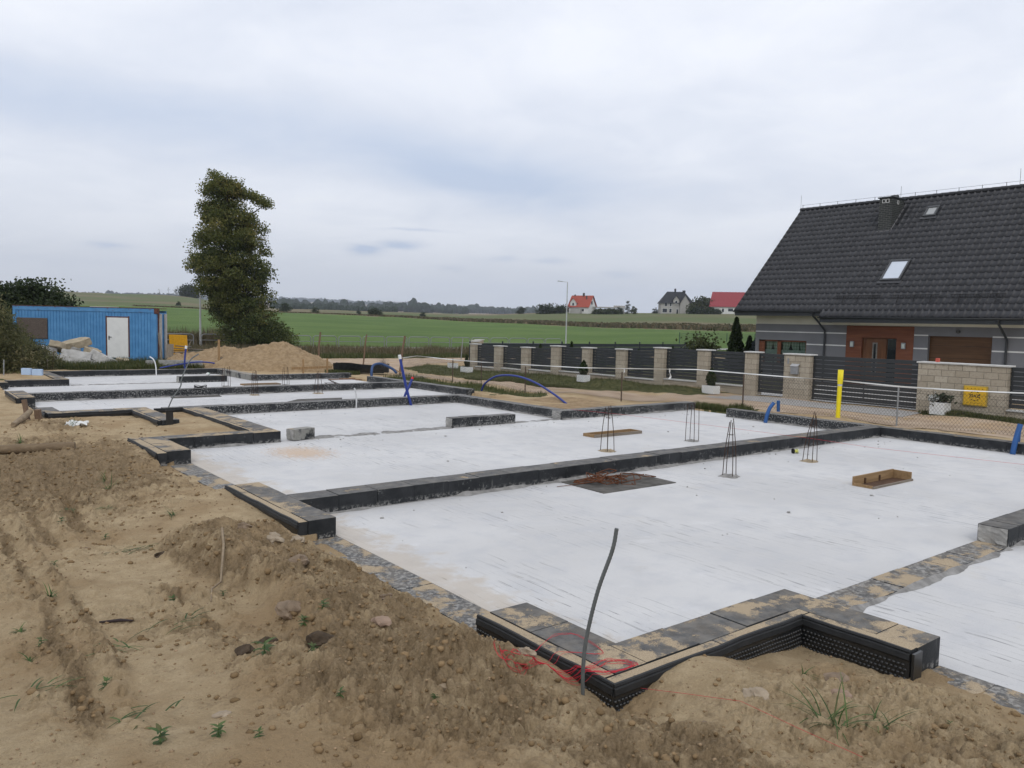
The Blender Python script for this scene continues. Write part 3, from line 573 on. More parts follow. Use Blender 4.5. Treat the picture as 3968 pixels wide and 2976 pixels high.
def mat_road():
    t = T('packed_gravel', .95, .12); P = t.pos(); c = t.mix(t.step(t.noise(1.2, 6, .65, t.scale(P, (1.6, .5, 1))), .35, .65), (.315, .235, .165), (.44, .345, .255))
    c = t.mix(t.math('MULTIPLY', t.step(t.noise(40, 3, .75, P), .55, .75), .5), c, (.24, .18, .125)); c = t.mix(t.math('MULTIPLY', t.step(t.noise(.5, 4, .6, P), .52, .66), .4), c, (.40, .27, .13))
    return t.done(c, t.bump(t.noise(30, 5, .7, P), .6, .03))
ROADM = mat_road()
sheet('dirt_road', [(20.3, 2), (23.9, 2), (24.0, 10.8), (24.75, 11.3), (24.75, 18.4), (23.5, 18.8), (22.7, 20.5), (22.05, 24), (22.2, 28), (21.2, 31), (20.9, 34), (22, 37.4), (26.2, 41.4), (32, 44.2), (48, 43.5), (48, 46.5), (36, 48.4), (22, 48.9), (12.6, 48.6), (14, 44), (19.5, 41), (19.6, 34), (20.4, 26), (21, 20), (21.0, 15), (21.3, 10)], ROADM, .012, 'packed sandy road between the mesh fence and the stone wall', .3)
# pavement beyond the railings
def strip(name, P, w0, w1, lift, mat, label):
    V = []; F = []
    for i, (x, y) in enumerate(P):
        d = Vector((P[min(i+1, len(P)-1)][0]-P[max(i-1, 0)][0], P[min(i+1, len(P)-1)][1]-P[max(i-1, 0)][1])).normalized(); nx, ny = -d.y, d.x
        for w in (w0, w1): V.append((x+nx*w, y+ny*w, gz(x, y)+lift))
    for i in range(len(P)-1): F.append((2*i, 2*i+2, 2*i+3, 2*i+1))
    o = np_mesh(name, V, F, mat); return tag(o, label, name.split('_')[-1], None, 'structure')
RL = [(x, 73.6-.2366*x) for x in np.arange(-4, 84, 2.0)]
strip('pavement', RL, .35, 2.6, .05, simple('pavement_concrete', (.36, .35, .345), .9, .15, 3, .2), 'pale grey pavement running behind the tubular railings')
PAVE = simple('grey_paving', (.30, .29, .275), .9, .2, 5, .2, bump=.3, bscale=12)
sheet('yard_paving', [(24.9, 11.0), (33.9, 11.0), (33.9, 19.5), (24.9, 17.6)], simple('pale_yard_paving', (.52, .51, .49), .85, .1, 4, .2), .03, 'pale paved yard between the gates and the grey house', .3)
sheet('driveway_paving', [(22.9, 11.0), (24.7, 11.0), (24.7, 17.3), (23.0, 18.6)], PAVE, .02, 'grey paved apron before the gates of the stone wall', .25)
# ------------------------------------------------------------------ house foundation
FND = thing('house_foundation', 'house foundation of black bitumen-coated block walls around a white concrete slab', 'foundation', (0, 0, 0))
def slab_mesh():
    rects = [(4.24, 4.07, 19.46, 9.76), (6.44, -3.4, 19.46, 3.70), (4.24, 10.16, 19.5, 16.05), (6.5, 16.05, 14.6, 21.31), (14.55, 16.05, 19.5, 16.21), (19.5, 14.4, 20.15, 16.21), (3.31, 21.69, 16.2, 26.81), (15.0, 21.31, 16.3, 21.69), (3.31, 27.19, 16.11, 32.36), (2.9, 28.1, 3.31, 31.5), (3.31, 26.81, 3.32, 27.19), (5.24, 32.36, 11.96, 36.86), (11.96, 32.36, 12.0, 32.64), (3.3, 25.0, 3.31, 25.7)]
    m = MB()
    for x0, y0, x1, y1 in rects:
        nx = max(1, int((x1-x0)/.6)); ny = max(1, int((y1-y0)/.6)); b = len(m.v)
        for j in range(ny+1):
            for i in range(nx+1):
                x = x0+(x1-x0)*i/nx; y = y0+(y1-y0)*j/ny
                m.v.append((x, y, 0.0))
        for j in range(ny):
            for i in range(nx): q = b+j*(nx+1)+i; m.f.append((q, q+1, q+nx+2, q+nx+1)); m.sm.append(False)
        m.add([(x0, y0, 0), (x1, y0, 0), (x1, y1, 0), (x0, y1, 0), (x0, y0, -.3), (x1, y0, -.3), (x1, y1, -.3), (x0, y1, -.3)], [(0, 4, 5, 1), (1, 5, 6, 2), (2, 6, 7, 3), (3, 7, 4, 0)])
    return m.build('slab', SLAB, FND)
slab_mesh()
def wall(x0, x1, y0, y1, mat=BLK, top=.24, name='foundation_wall', zb=-.35, L=.59):
    m = MB(); rs = random.Random(int(x0*100+y0*7)); ax = 0 if (x1-x0) >= (y1-y0) else 1; a, b = (x0, x1) if ax == 0 else (y0, y1)
    cuts = [a]; p = a+L*rs.uniform(.45, 1)
    while p < b-.12: cuts.append(p); p += L
    cuts.append(b)
    for i in range(len(cuts)-1):
        g0 = .0012 if i else 0; g1 = .0012 if i < len(cuts)-2 else 0; dz = rs.uniform(-.006, .003); dw = rs.uniform(-.003, .003); dw2 = rs.uniform(-.003, .003)
        if ax == 0: m.box(cuts[i]+g0, cuts[i+1]-g1, y0+dw, y1+dw2, zb, top+dz)
        else: m.box(x0+dw, x1+dw2, cuts[i]+g0, cuts[i+1]-g1, zb, top+dz)
    return m.build(name, mat, FND, .007)
WALLS = [(3.85, 4.24, 4.03, 5.09, BLKN), (3.85, 6.43, 3.66, 4.03, BLKN), (6.06, 6.44, 2.655, 3.66, BLKN), (3.855, 4.21, 8.66, 11.16, BLKN), (4.21, 19.46, 9.755, 10.165, BLK), (3.82, 4.245, 14.5, 16.45, BLKN), (4.245, 6.1, 16.04, 16.45, BLKN), (6.1, 6.52, 16.04, 21.3, BLKN),
         (5.6, 15.0, 21.3, 21.7, BLKS), (14.56, 20.3, 16.2, 16.57, BLKS), (14.61, 15.0, 16.57, 21.3, BLKS), (19.5, 19.86, 10.165, 14.42, BLKS), (19.46, 19.8, -3.4, 10.165, BLK), (3.0, 4.9, 21.4, 21.86, BLKN), (4.9, 5.28, 18.9, 21.86, BLKN), (2.93, 3.32, 21.86, 22.9, BLK),
         (3.31, 16.2, 26.8, 27.2, BLKS), (2.93, 3.31, 25.7, 28.1, BLKN), (16.2, 16.58, 23.1, 27.2, BLKS), (16.1, 16.46, 27.2, 30.3, BLKS), (12.0, 16.4, 32.3, 32.66, BLKS), (11.95, 12.35, 32.66, 36.85, BLKB), (4.88, 12.35, 36.85, 37.22, BLK), (4.85, 5.24, 32.75, 36.85, BLKN), (3.3, 5.24, 32.35, 32.75, BLKN), (2.0, 3.28, 31.5, 31.9, BLKN),
         (9.04, 10.9, 32.35, 32.7, BLK), (10.98, 12.96, 16.2, 16.5, BLKS), (10.72, 17.5, 3.715, 4.065, BLK)]
for w in WALLS: wall(*w)
# cut block ends show bare concrete
for (x, y0, y1) in ((10.98, 16.2, 16.5), (14.56, 16.2, 16.57), (10.72, 3.715, 4.065), (9.04, 32.35, 32.7)):
    m = MB(); n = 7; V = []; rs = random.Random(int(x*10)); F = []
    for j in range(n+1):
        for i in range(n+1): V.append((x-.004-.012*rs.random()-(.03*(1-j/n) if rs.random() < .25 else 0), y0+.008+(y1-y0-.016)*i/n, .004+.228*j/n))
    for j in range(n):
        for i in range(n): q = j*(n+1)+i; F.append((q, q+n+1, q+n+2, q+1))
    m.add(V, F).build('cut_end', CONC, FND)
# opening sills at slab level and the low course between the near rooms
for (x0, x1, y0, y1) in ((3.85, 4.235, 5.1, 8.655), (3.85, 4.235, 11.165, 14.495)): wall(x0, x1, y0, y1, BLKN, .006, 'sill_course')
wall(6.445, 10.715, 3.705, 4.065, BLKN, .022, 'sill_course'); wall(6.06, 6.435, -3.4, 2.65, BLKN, .008, 'sill_course')
# insulation boards outside the blocks
for b in ((3.735, 3.849, 3.665, 5.085), (3.735, 6.055, 3.555, 3.655), (5.945, 6.055, 2.66, 3.55), (3.735, 3.849, 8.665, 11.15), (3.65, 3.815, 14.4, 16.43), (6.0, 6.095, 16.46, 21.25), (5.5, 6.0, 21.2, 21.295), (3.0, 4.8, 21.31, 21.395), (4.815, 4.895, 18.95, 21.39), (2.85, 2.925, 25.6, 28.1)):
    wall(*b, XPS, .237, 'insulation_board', -.35, 1.2)
def mortar_fillet(a, b, nrm, name='mortar_bead'):
    """irregular cement smear where slab and wall meet"""
    a = Vector((*a, 0)); b = Vector((*b, 0)); L = (b-a).length; n = max(6, int(L/.07)); V = []; F = []; nv = Vector((*nrm, 0)); sd_ = int(a.x*31+a.y*17)
    for i in range(n+1):
        p = a.lerp(b, i/n); k = max(0, float(fbm(np.array([i*.16]), np.array([sd_*1.0]), 4, 3)[0])+.12); w = .012+.22*k; h = .010+.10*k
        V += [p+nv*.001+Vector((0, 0, h)), p+nv*w*.45+Vector((0, 0, h*.35+.004)), p+nv*w+Vector((0, 0, .0015))]
    for i in range(n): F += [(3*i, 3*i+3, 3*i+4, 3*i+1), (3*i+1, 3*i+4, 3*i+5, 3*i+2)]
    m = MB(); m.add(V, F, True); m.build(name, MORTAR, FND)
mortar_fillet((4.3, 9.752), (19.4, 9.752), (0, -1)); mortar_fillet((19.455, 9.7), (19.455, 2), (-1, 0)); mortar_fillet((6.6, 21.297), (14.5, 21.297), (0, -1)); mortar_fillet((3.4, 26.797), (16.1, 26.797), (0, -1))
mortar_fillet((14.6, 16.197), (20.2, 16.197), (0, -1)); mortar_fillet((19.497, 14.3), (19.497, 10.2), (-1, 0)); mortar_fillet((14.607, 21.2), (14.607, 16.6), (-1, 0)); mortar_fillet((4.3, 16.037), (6.5, 16.037), (0, -1)); mortar_fillet((6.523, 16.1), (6.523, 21.2), (1, 0)); mortar_fillet((10.72, 3.712), (17, 3.712), (0, -1)); mortar_fillet((6.5, 3.70), (10.7, 3.70), (0, -1)); mortar_fillet((12.1, 32.297), (16.3, 32.297), (0, -1)); mortar_fillet((5.3, 36.847), (11.9, 36.847), (0, -1)); mortar_fillet((11.0, 16.197), (12.95, 16.197), (0, -1))
# broken mortar strip where a partition will stand
def rough_strip(x0, x1, y0, y1, h, name, seed, mat=MORTAR):
    nx = int((x1-x0)/.05)+1; ny = max(6, int((y1-y0)/.05)+1); gx, gy = np.meshgrid(np.linspace(x0, x1, nx), np.linspace(y0, y1, ny)); X = gx.ravel(); Y = gy.ravel()
    e = np.minimum(np.minimum(X-x0, x1-X), np.minimum(Y-y0, y1-Y)); z = h*(.5+1.8*fbm(X*5, Y*5, 4, seed))*sstep(0, .06, e)-.004+.004*0
    i = np.arange(nx*ny).reshape(ny, nx)[:-1, :-1].ravel(); F = np.stack([i, i+1, i+nx+1, i+nx], 1)
    return np_mesh(name, np.stack([X, Y, z], 1), F, mat, FND, True)
rough_strip(7.0, 10.97, 16.08, 16.45, .035, 'mortar_strip', 3); rough_strip(12.97, 14.55, 16.18, 16.5, .03, 'mortar_strip', 5); rough_strip(5.3, 9.0, 32.37, 32.66, .03, 'mortar_strip', 8)
# darker concrete pads let into the slab
def pad(poly, h, name='rough_pad', mat=None):
    m = MB(); m.prism(poly, -.05, h); return m.build(name, mat or PADM, FND, .004)
PADM = simple('rough_grey_pad', (.105, .10, .092), .95, .5, 5, .1, bump=.9, bscale=45)
pad([(8.72, 8.66), (10.38, 8.62), (10.42, 9.63), (8.74, 9.70)], .012); pad([(7.1, 26.25), (8.65, 26.2), (8.75, 26.75), (7.2, 26.75)], .010); pad([(9.6, 23.4), (11.6, 23.5), (11.9, 24.1), (10.4, 24.2)], .03)
def membrane(P, ztop, zbot, nrm, dimples=False, name='dimpled_membrane'):
    """P: straight run (a,b) in plan; nrm: outward normal; a folded edge trim runs along the top"""
    a = Vector((*P[0], 0)); b = Vector((*P[1], 0)); d = (b-a); L = d.length; d.normalize(); n = Vector((*nrm, 0)); m = MB(); k = max(2, int(L/.25))
    def bow(s): return .003*math.sin(s*5+a.x)+.002*math.sin(s*13)
    V = []; F = []
    for i in range(k+1):
        s = L*i/k; p = a+d*s+n*bow(s)
        V += [p+n*.012+Vector((0, 0, ztop-.02)), p+n*.012+Vector((0, 0, zbot)), p+Vector((0, 0, ztop-.02)), p+Vector((0, 0, zbot))]
    for i in range(k): q = 4*i; F += [(q, q+1, q+5, q+4), (q+2, q+6, q+7, q+3), (q, q+4, q+6, q+2)]
    F += [(0, 2, 3, 1), (4*k, 4*k+1, 4*k+3, 4*k+2)]
    m.add(V, F, False)
    if dimples:
        sp_ = .034; nz = int((ztop-zbot-.06)/sp_)
        for j in range(nz):
            for i in range(int(L/sp_)):
                s = (i+.5+(.5 if j % 2 else 0))*sp_
                if s > L-.01: continue
                c = a+d*s+n*(bow(s)+.013)+Vector((0, 0, zbot+.01+j*sp_)); V = []
                for (rr, hh) in ((.0145, 0), (.0125, .007), (.007, .011)):
                    for q in range(6): V.append(c+d*rr*math.cos(q*math.pi/3+.5)+Vector((0, 0, 1))*rr*math.sin(q*math.pi/3+.5)+n*hh)
                F = [(6*u+q, 6*u+(q+1) % 6, 6*u+6+(q+1) % 6, 6*u+6+q) for u in (0, 1) for q in range(6)]+[(12, 13, 14, 15, 16, 17)]; m.add(V, F, True)
    o = m.build(name, MEMB, FND)
    t = MB(); V = []; F = []
    prof = [(.0, .022), (.016, .020), (.022, .006), (.014, -.004), (.024, -.014), (.030, -.052), (.022, -.066), (.012, -.060)]
    for i in range(k+1):
        s = L*i/k; p = a+d*s+n*bow(s)
        for u, z in prof: V.append(p+n*u+Vector((0, 0, ztop+z+.004*math.sin(s*7+a.y))))
    q = len(prof)
    for i in range(k):
        for j in range(q-1): F.append((i*q+j, i*q+j+1, (i+1)*q+j+1, (i+1)*q+j))
    F += [tuple(range(q-1, -1, -1)), tuple(k*q+j for j in range(q))]
    t.add(V, F, False).build('edge_trim', TRIM, o)
    return o
membrane(((3.735, 5.09), (3.735, 3.55)), .224, -.30, (-1, 0), True); membrane(((3.72, 3.555), (5.945, 3.555)), .224, -.30, (0, -1), True); membrane(((5.945, 3.535), (5.945, 2.655)), .224, -.30, (-1, 0), True)
membrane(((3.735, 11.16), (3.735, 8.66)), .224, -.3, (-1, 0)); membrane(((3.65, 16.44), (3.65, 14.4)), .224, -.3, (-1, 0)); membrane(((6.0, 21.25), (6.0, 16.47)), .224, -.3, (-1, 0)); membrane(((5.3, 21.2), (6.0, 21.2)), .245, -.35, (0, -1)); membrane(((3.0, 21.31), (4.815, 21.31)), .224, -.3, (0, -1)); membrane(((4.815, 21.3), (4.815, 18.9)), .224, -.3, (-1, 0)); membrane(((2.93, 22.9), (2.93, 21.3)), .224, -.3, (-1, 0)); membrane(((2.85, 28.1), (2.85, 25.65)), .224, -.3, (-1, 0))
membrane(((4.98, 18.88), (5.13, 18.86)), .50, -.3, (0, -1), False)
# end strips of membrane folded round the wall ends
MB().obox((6.0, 2.63, -.03), (.13, .02, .5)).build('membrane_end', MEMB, FND); MB().obox((3.79, 5.10, .02), (.12, .014, .4)).build('membrane_end', MEMB, FND)
# ------------------------------------------------------------------ loose block
bo = thing('concrete_block', 'single splashed concrete block lying on the slab by the sawdust', 'block', (7.04, 16.21, .012), R(14))
mb = MB(); mb.box(-.27, .27, -.13, .13, 0, .235); mb.build('body', BLKB, bo, .008)
mb = MB(); rs = random.Random(3); V = []; F = []
for j in range(6):
    for i in range(6): V.append((-.271-.02*rs.random(), -.125+.25*i/5, .01+.22*j/5))
for j in range(5):
    for i in range(5): q = j*6+i; F.append((q, q+6, q+7, q+1))
mb.add(V, F).build('cut_end', CONC, bo)
# ------------------------------------------------------------------ rebar starters
def rebar(x, y, h, label, rot=0.0, collar=.17, grey=False, spread=.10, topk=.35, lean=(0, 0), z=0.0):
    t = thing('rebar_starter', label, 'rebar', (x, y, z), rot, 'rebar starter bars standing up from the slab'); rs = random.Random(int(x*97+y*13))
    for sx, s_y in ((-1, -1), (1, -1), (1, 1), (-1, 1)):
        bx, by = sx*spread, s_y*spread; tx, ty = sx*spread*topk+lean[0]+rs.uniform(-.015, .015), s_y*spread*topk+lean[1]+rs.uniform(-.015, .015); hh = h*rs.uniform(.90, 1.03)
        P = [(bx, by, -.01), (bx*.85+tx*.15+rs.uniform(-.004, .004), by*.85+ty*.15, hh*.33), (bx*.5+tx*.5, by*.5+ty*.5, hh*.66), (tx, ty, hh)]
        MB().tube(P, .0075, 6).build('bar', RUSTD, t)
    if topk < .6: MB().tube([(spread*.5*math.cos(a), spread*.5*math.sin(a), h*.72) for a in np.linspace(0, 2*math.pi, 13)[:-1]], .004, 5, closed=True).build('tie_wire', RUSTD, t)
    # rough concrete collar
    n = 22; V = [(0, 0, .022)]; F = []
    for k_, (f, z) in enumerate(((.45, .03), (.8, .026), (1.0, .001))):
        for i in range(n):
            a = 2*math.pi*i/n; q = collar*f*(1/max(abs(math.cos(a)), abs(math.sin(a))))**.6*rs.uniform(.86, 1.12); V.append((q*math.cos(a), q*math.sin(a), z*rs.uniform(.4, 1.3) if z > .002 else z))
    F = [(0, 1+i, 1+(i+1) % n) for i in range(n)]
    for k_ in range(2): F += [(1+k_*n+i, 1+(k_+1)*n+i, 1+(k_+1)*n+(i+1) % n, 1+k_*n+(i+1) % n) for i in range(n)]
    MB().add(V, F).build('concrete_collar', MORTAR if grey else SAND_COLLAR, t)
SAND_COLLAR = simple('sandy_mortar', (.30, .245, .17), .95, .4, 12, .1, bump=.8, bscale=70)
rebar(11.78, 11.64, .97, 'four tapering rebars in front of the wooden frame set flush in the slab'); rebar(14.56, 11.68, .88, 'four upright parallel rebars behind the long beam, with a crumbled sandy foot', .2, .16, True, .11, .8)
rebar(11.66, 8.5, 1.03, 'tall tapering rebars in the near room beside the rusty stirrups', .3, .17, True, .09, .3, (.05, .02)); rebar(14.42, 8.62, .99, 'tapering rebars leaning right near the black reel', .1, .16, False, .10, .3, (.06, -.03))
rebar(9.78, 26.3, .84, 'slim rebars rising before the long far beam, left of the dark pad', .1, .16, False, .08, .5); rebar(10.1, 30.1, .74, 'rebars with a loop of wire, standing farthest left behind the far beam', 0, .13, True, .12, .8); rebar(12.35, 29.9, .76, 'rebars standing behind the far beam, right of the flat dark frame', 0, .13, True, .1, .6); rebar(11.95, 26.05, .80, 'rebars on a round sandy foot between the far beams', .2, .17, False, .1, .35)
# rusty stirrups heaped on the pad
rs = random.Random(21)
for k_ in range(15):
    w, d_ = rs.uniform(.36, .5), rs.uniform(.16, .24); cx, cy_ = 9.45+rs.gauss(0, .26), 9.22+rs.gauss(0, .13); cz = .02+.010*(k_ % 8)+.008*rs.random()
    o = MB().tube([(-w/2, -d_/2, 0), (0, -d_/2, 0), (w/2-.02, -d_/2, 0), (w/2, -d_/2+.02, 0), (w/2, d_/2-.02, 0), (w/2-.02, d_/2, 0), (-w/2+.02, d_/2, 0), (-w/2, d_/2-.02, 0), (-w/2, -d_/2+.02, 0), (-w/2+.05, -d_/2+.06, .012)], .008, 6).build('rebar_stirrup', RUST)
    o.location = (cx, cy_, cz+.06*rs.random()); o.rotation_euler = (rs.uniform(-.28, .28), rs.uniform(-.25, .25), rs.uniform(-.6, .9)); tag(o, 'rusty bent rebar stirrup heaped on the dark square pad', 'stirrup', 'rusty stirrups heaped on the dark pad')
tag(MB().tube([(8.42, 9.42, .012), (8.9, 9.33, .022), (9.3, 9.30, .035)], .005, 6).build('rebar_offcut', RUST), 'long thin rusty bar end reaching left of the stirrup heap', 'rebar')
for i, (x, y, a) in enumerate(((12.85, 27.0, .2), (13.05, 26.98, .5), (12.95, 27.04, -.2))):
    o = MB().tube([(-.2, -.08, 0), (.2, -.08, 0), (.22, .08, .01), (-.2, .08, .02), (-.2, -.07, .02)], .008, 6).build('rebar_stirrup', RUSTD); o.location = (x, y, .255+.03*i); o.rotation_euler = (.1, .25*i, a); tag(o, 'dark stirrup lying on top of the long far beam', 'stirrup', 'dark stirrups on the far beam')
# ------------------------------------------------------------------ formwork boxes in the slab
def formwork(x0, x1, y0, y1, hs, label, t_=.025, mats=None, rot=0):
    cx, cy_ = (x0+x1)/2, (y0+y1)/2; hx, hy = (x1-x0)/2, (y1-y0)/2; t = thing('formwork_box', label, 'formwork', (cx, cy_, 0), rot, 'wooden formwork boxes cast into the slab'); hf, hb, hl, hr = hs
    MB().box(-hx, hx, -hy, -hy+t_, -.02, hf).build('front_board', WOODX, t, .002); MB().box(-hx, hx, hy-t_, hy, -.02, hb).build('back_board', WOODBRD, t, .002)
    MB().box(-hx, -hx+t_, -hy+t_, hy-t_, -.02, hl).build('side_board', WOODBRD, t, .002); MB().box(hx-t_, hx, -hy+t_, hy-t_, -.02, hr).build('side_board', WOODBRD, t, .002)
    MB().box(-hx+t_, hx-t_, -hy+t_, hy-t_, -.02, .004).build('floor_panel', WOODDK, t)
    return t
WOODBRD = mat_wood('formwork_board', (.20, .125, .06), (.33, .22, .115), .7, 'x'); WOODDK = simple('dark_formwork_bottom', (.075, .04, .022), .9, .4, 6)
f = formwork(12.82, 14.2, 6.48, 6.86, (.035, .155, .045, .15), 'open brown formwork box with one raised back board, in the near room', .03)
for x in (-.35, .15): MB().box(x, x+.035, .14, .16, .0, .10).build('cleat', WOODDK, f)
formwork(12.9, 14.5, 13.16, 13.56, (.07, .07, .07, .07), 'flat wooden formwork frame lying behind the tapering rebars in the middle room', .03)
formwork(10.8, 12.25, 30.1, 30.6, (.05, .05, .05, .05), 'low dark formwork frame in the farthest room behind the far beam', .03)
# ------------------------------------------------------------------ pipes, conduits, string
def pipe(name, P, r, mat, label, cat='pipe', n=10, smooth=True, ribs=False, cap=None):
    # Catmull-Rom through P
    Q = []; P = [Vector(p) for p in P]; PP = [P[0]*2-P[1]]+P+[P[-1]*2-P[-2]]
    for i in range(1, len(PP)-2):
        k = 10
        for j in range(k):
            u = j/k; a, b, c, d = PP[i-1:i+3]; Q.append(.5*((2*b)+(c-a)*u+(2*a-5*b+4*c-d)*u*u+(3*b-a-3*c+d)*u**3))
    Q.append(P[-1]); rr = r
    if ribs:
        L = [0]
        for i in range(1, len(Q)): L.append(L[-1]+(Q[i]-Q[i-1]).length)
        m_ = int(L[-1]/.012); Q2 = []; rr = []; j = 0
        for i in range(m_+1):
            s = L[-1]*i/m_
            while j < len(L)-2 and L[j+1] < s: j += 1
            Q2.append(Q[j].lerp(Q[j+1], (s-L[j])/max(1e-6, L[j+1]-L[j]))); rr.append(r*(1.06 if i % 2 else .94))
        Q = Q2
    base = P[0]; t = thing(name, label, cat, base); MB().tube([q-base for q in Q], rr, n).build('tube', mat, t)
    if cap: c_mat, c_len, c_r = cap; d = (P[-1]-P[-2]).normalized(); MB().tube([P[-1]-base-d*c_len*.7, P[-1]-base+d*c_len*.3], c_r, 10).build('end_cap', c_mat, t)
    return t
pipe('flexible_conduit', [(3.62, 3.72, -.1), (3.615, 3.727, .12), (3.612, 3.728, .34), (3.628, 3.716, .55), (3.678, 3.678, .85), (3.745, 3.625, 1.12), (3.765, 3.61, 1.27)], .0135, CONDG, 'tall bent grey conduit standing near the red string', 'conduit', 10, True, True)
pipe('flexible_conduit', [(5.42, 20.9, -.3), (5.50, 20.95, .05), (5.72, 21.1, .5), (5.95, 21.2, .80), (6.0, 21.25, 1.0), (6.25, 21.4, 1.45), (6.5, 21.5, 1.62)], .016, CONDG, 'thin grey conduit leaning out of the sandy niche in front of the blue container', 'conduit', 8)
pipe('pale_conduit', [(10.95, 21.24, 0), (10.94, 21.22, .3), (10.90, 21.2, .5), (10.86, 21.2, .6)], .022, CONDW, 'short pale conduit standing against the splashed beam', 'conduit', 8, True, True)
pipe('white_conduit', [(9.3, 36.7, 0), (9.28, 36.7, .4), (9.2, 36.7, .68), (9.05, 36.75, .82)], .024, WHITEP, 'white conduit curling over by the back wall, right of the container door', 'conduit', 8)
pipe('white_conduit', [(8.4, 41.6, .33), (8.42, 41.5, .52), (8.46, 41.4, .60)], .018, WHITEP, 'short white conduit stub below the container door', 'conduit', 8)
pipe('blue_pipe', [(12.83, 21.24, 0), (12.68, 21.24, .45), (12.53, 21.24, 1.0), (12.40, 21.24, 1.53)], .042, BLUEP, 'taller blue pipe of the crossed pair, with a white taped end', 'pipe', 12, cap=(WHITEPAINT, .12, .05))
pipe('blue_pipe', [(12.98, 21.95, .0), (13.03, 21.95, .25), (13.16, 21.95, .50), (13.30, 21.95, .80)], .040, BLUEP, 'shorter blue pipe of the crossed pair, with a red end', 'pipe', 12, cap=(simple('red_cap', (.5, .03, .03), .6), .07, .043))
pipe('blue_hose', [(17.25, 23.6, .12), (17.2, 23.3, .42), (17.2, 22.6, .72), (17.15, 21.5, .80), (17.1, 20.4, .66), (17.0, 19.3, .36), (16.95, 18.6, .10)], .035, BLUEP, 'blue hose arching over the sand beside the mesh fence', 'hose', 10)
pipe('blue_pipe', [(19.30, 12.95, .0), (19.36, 12.93, .25), (19.42, 12.9, .42), (19.52, 12.85, .56)], .052, BLUEC, 'ribbed blue pipe leaning over the right wall, left of the yellow pole', 'pipe', 12, True, True)
pipe('blue_pipe', [(21.3, 13.85, .12), (21.28, 13.85, .3), (21.27, 13.85, .46)], .05, BLUEC, 'short blue pipe stub standing in the sand by the mesh fence', 'pipe', 12, True, True)
pipe('blue_pipe', [(19.35, 6.74, .0), (19.40, 6.72, .3), (19.5, 6.68, .66)], .056, BLUEC, 'forked ribbed blue pipe at the far right of the right wall', 'pipe', 12, True, True)
pipe('blue_pipe', [(19.9, 6.85, .1), (19.88, 6.84, .35), (19.86, 6.83, .5)], .05, BLUEC, 'blue pipe stub just behind the forked pipe at the right', 'pipe', 12, True, True)
pipe('blue_pipe', [(10.75, 37.6, .15), (10.75, 37.6, .6), (10.80, 37.6, 1.1), (10.82, 37.6, 1.22)], .04, BLUEP, 'upright blue pipe with a white end by the sand pile', 'pipe', 10, cap=(WHITEPAINT, .14, .055))
pipe('blue_hose', [(9.7, 37.7, .26), (10.5, 37.75, .40), (11.3, 37.8, .50), (12.0, 37.8, .46), (12.7, 37.7, .27)], .032, BLUEP, 'thin blue hose arching low in front of the sand pile', 'hose', 8)
yp = thing('gas_pipe', 'bright yellow pipe standing in the sand with a flattened top', 'pipe', (21.30, 11.93, .05)); P = [(0, 0, -.1), (.005, 0, .4), (.012, .0, .8), (.02, 0, 1.06)]; MB().tube(P, .062, 14).build('tube', YELP, yp)
mb = MB(); V = []; F = []
for i, (z, a, b) in enumerate(((1.055, .064, .064), (1.12, .074, .058), (1.2, .080, .048), (1.46, .082, .042))):
    for j in range(16): q = 2*math.pi*j/16; V.append((.02+.02*(z-1.05)+b*math.cos(q), a*(1 if math.sin(q) > 0 else -1)*abs(math.sin(q))**.6, z))
for i in range(3):
    for j in range(16): F.append((i*16+j, i*16+(j+1) % 16, (i+1)*16+(j+1) % 16, (i+1)*16+j))
F.append(tuple(48+j for j in range(16))); mb.add(V, F, True).build('flattened_top', YELP, yp); MB().tube([(.02, 0, 1.0), (.02, 0, 1.05)], .066, 14).build('tape_wrap', CAPW, yp)
# red builder's string
P = [(14.99, 16.25, .26), (15.2, 14.4, .29), (15.6, 11.6, .27), (15.86, 9.4, .25), (16.1, 8.2, .2), (16.99, 5.72, .15), (17.8, 3, .1)]
tag(MB().tube(P, .0022, 4).build('red_string', REDS), 'thin red string stretched tight across both near rooms', 'string')
rs = random.Random(5); mb = MB()
LOOP = [(3.09, 3.99), (3.19, 4.08), (3.33, 4.15), (3.49, 4.14), (3.56, 4.06), (3.72, 3.87), (3.8, 3.83), (3.95, 3.83), (4.06, 3.72), (4.03, 3.60), (3.87, 3.62), (3.75, 3.76), (3.63, 3.93), (3.55, 4.05), (3.42, 4.02), (3.14, 3.9)]
UPPER = [(3.23, 4.19), (3.58, 4.22), (3.9, 4.37), (4.02, 4.37), (4.1, 4.26), (4.02, 3.97), (3.94, 3.95), (3.79, 4.11), (3.57, 4.07)]
def drape(L, k=7, closed=True):
    n = len(L); Q = []
    for i in range(n if closed else n-1):
        a, b, c, d = L[i-1 if closed or i else 0], L[i], L[(i+1) % n], L[(i+2) % n if closed else min(i+2, n-1)]
        for q in range(k): u = q/k; Q.append([.5*(2*b[e]+(c[e]-a[e])*u+(2*a[e]-5*b[e]+4*c[e]-d[e])*u*u+(3*b[e]-a[e]-3*c[e]+d[e])*u**3) for e in (0, 1)])
    Z = ground_h([p[0] for p in Q], [p[1] for p in Q]); Z = [max(z, .244) if (3.69 < p[0] < 4.26 and 3.52 < p[1] < 5.1) else z for p, z in zip(Q, Z)]
    for _ in range(5): Z = [max(Z[i], (Z[i-1]+Z[i]+Z[(i+1) % len(Z)])/3) for i in range(len(Z))]
    return [(p[0], p[1], z+.004+.005*rs.random()) for p, z in zip(Q, Z)]
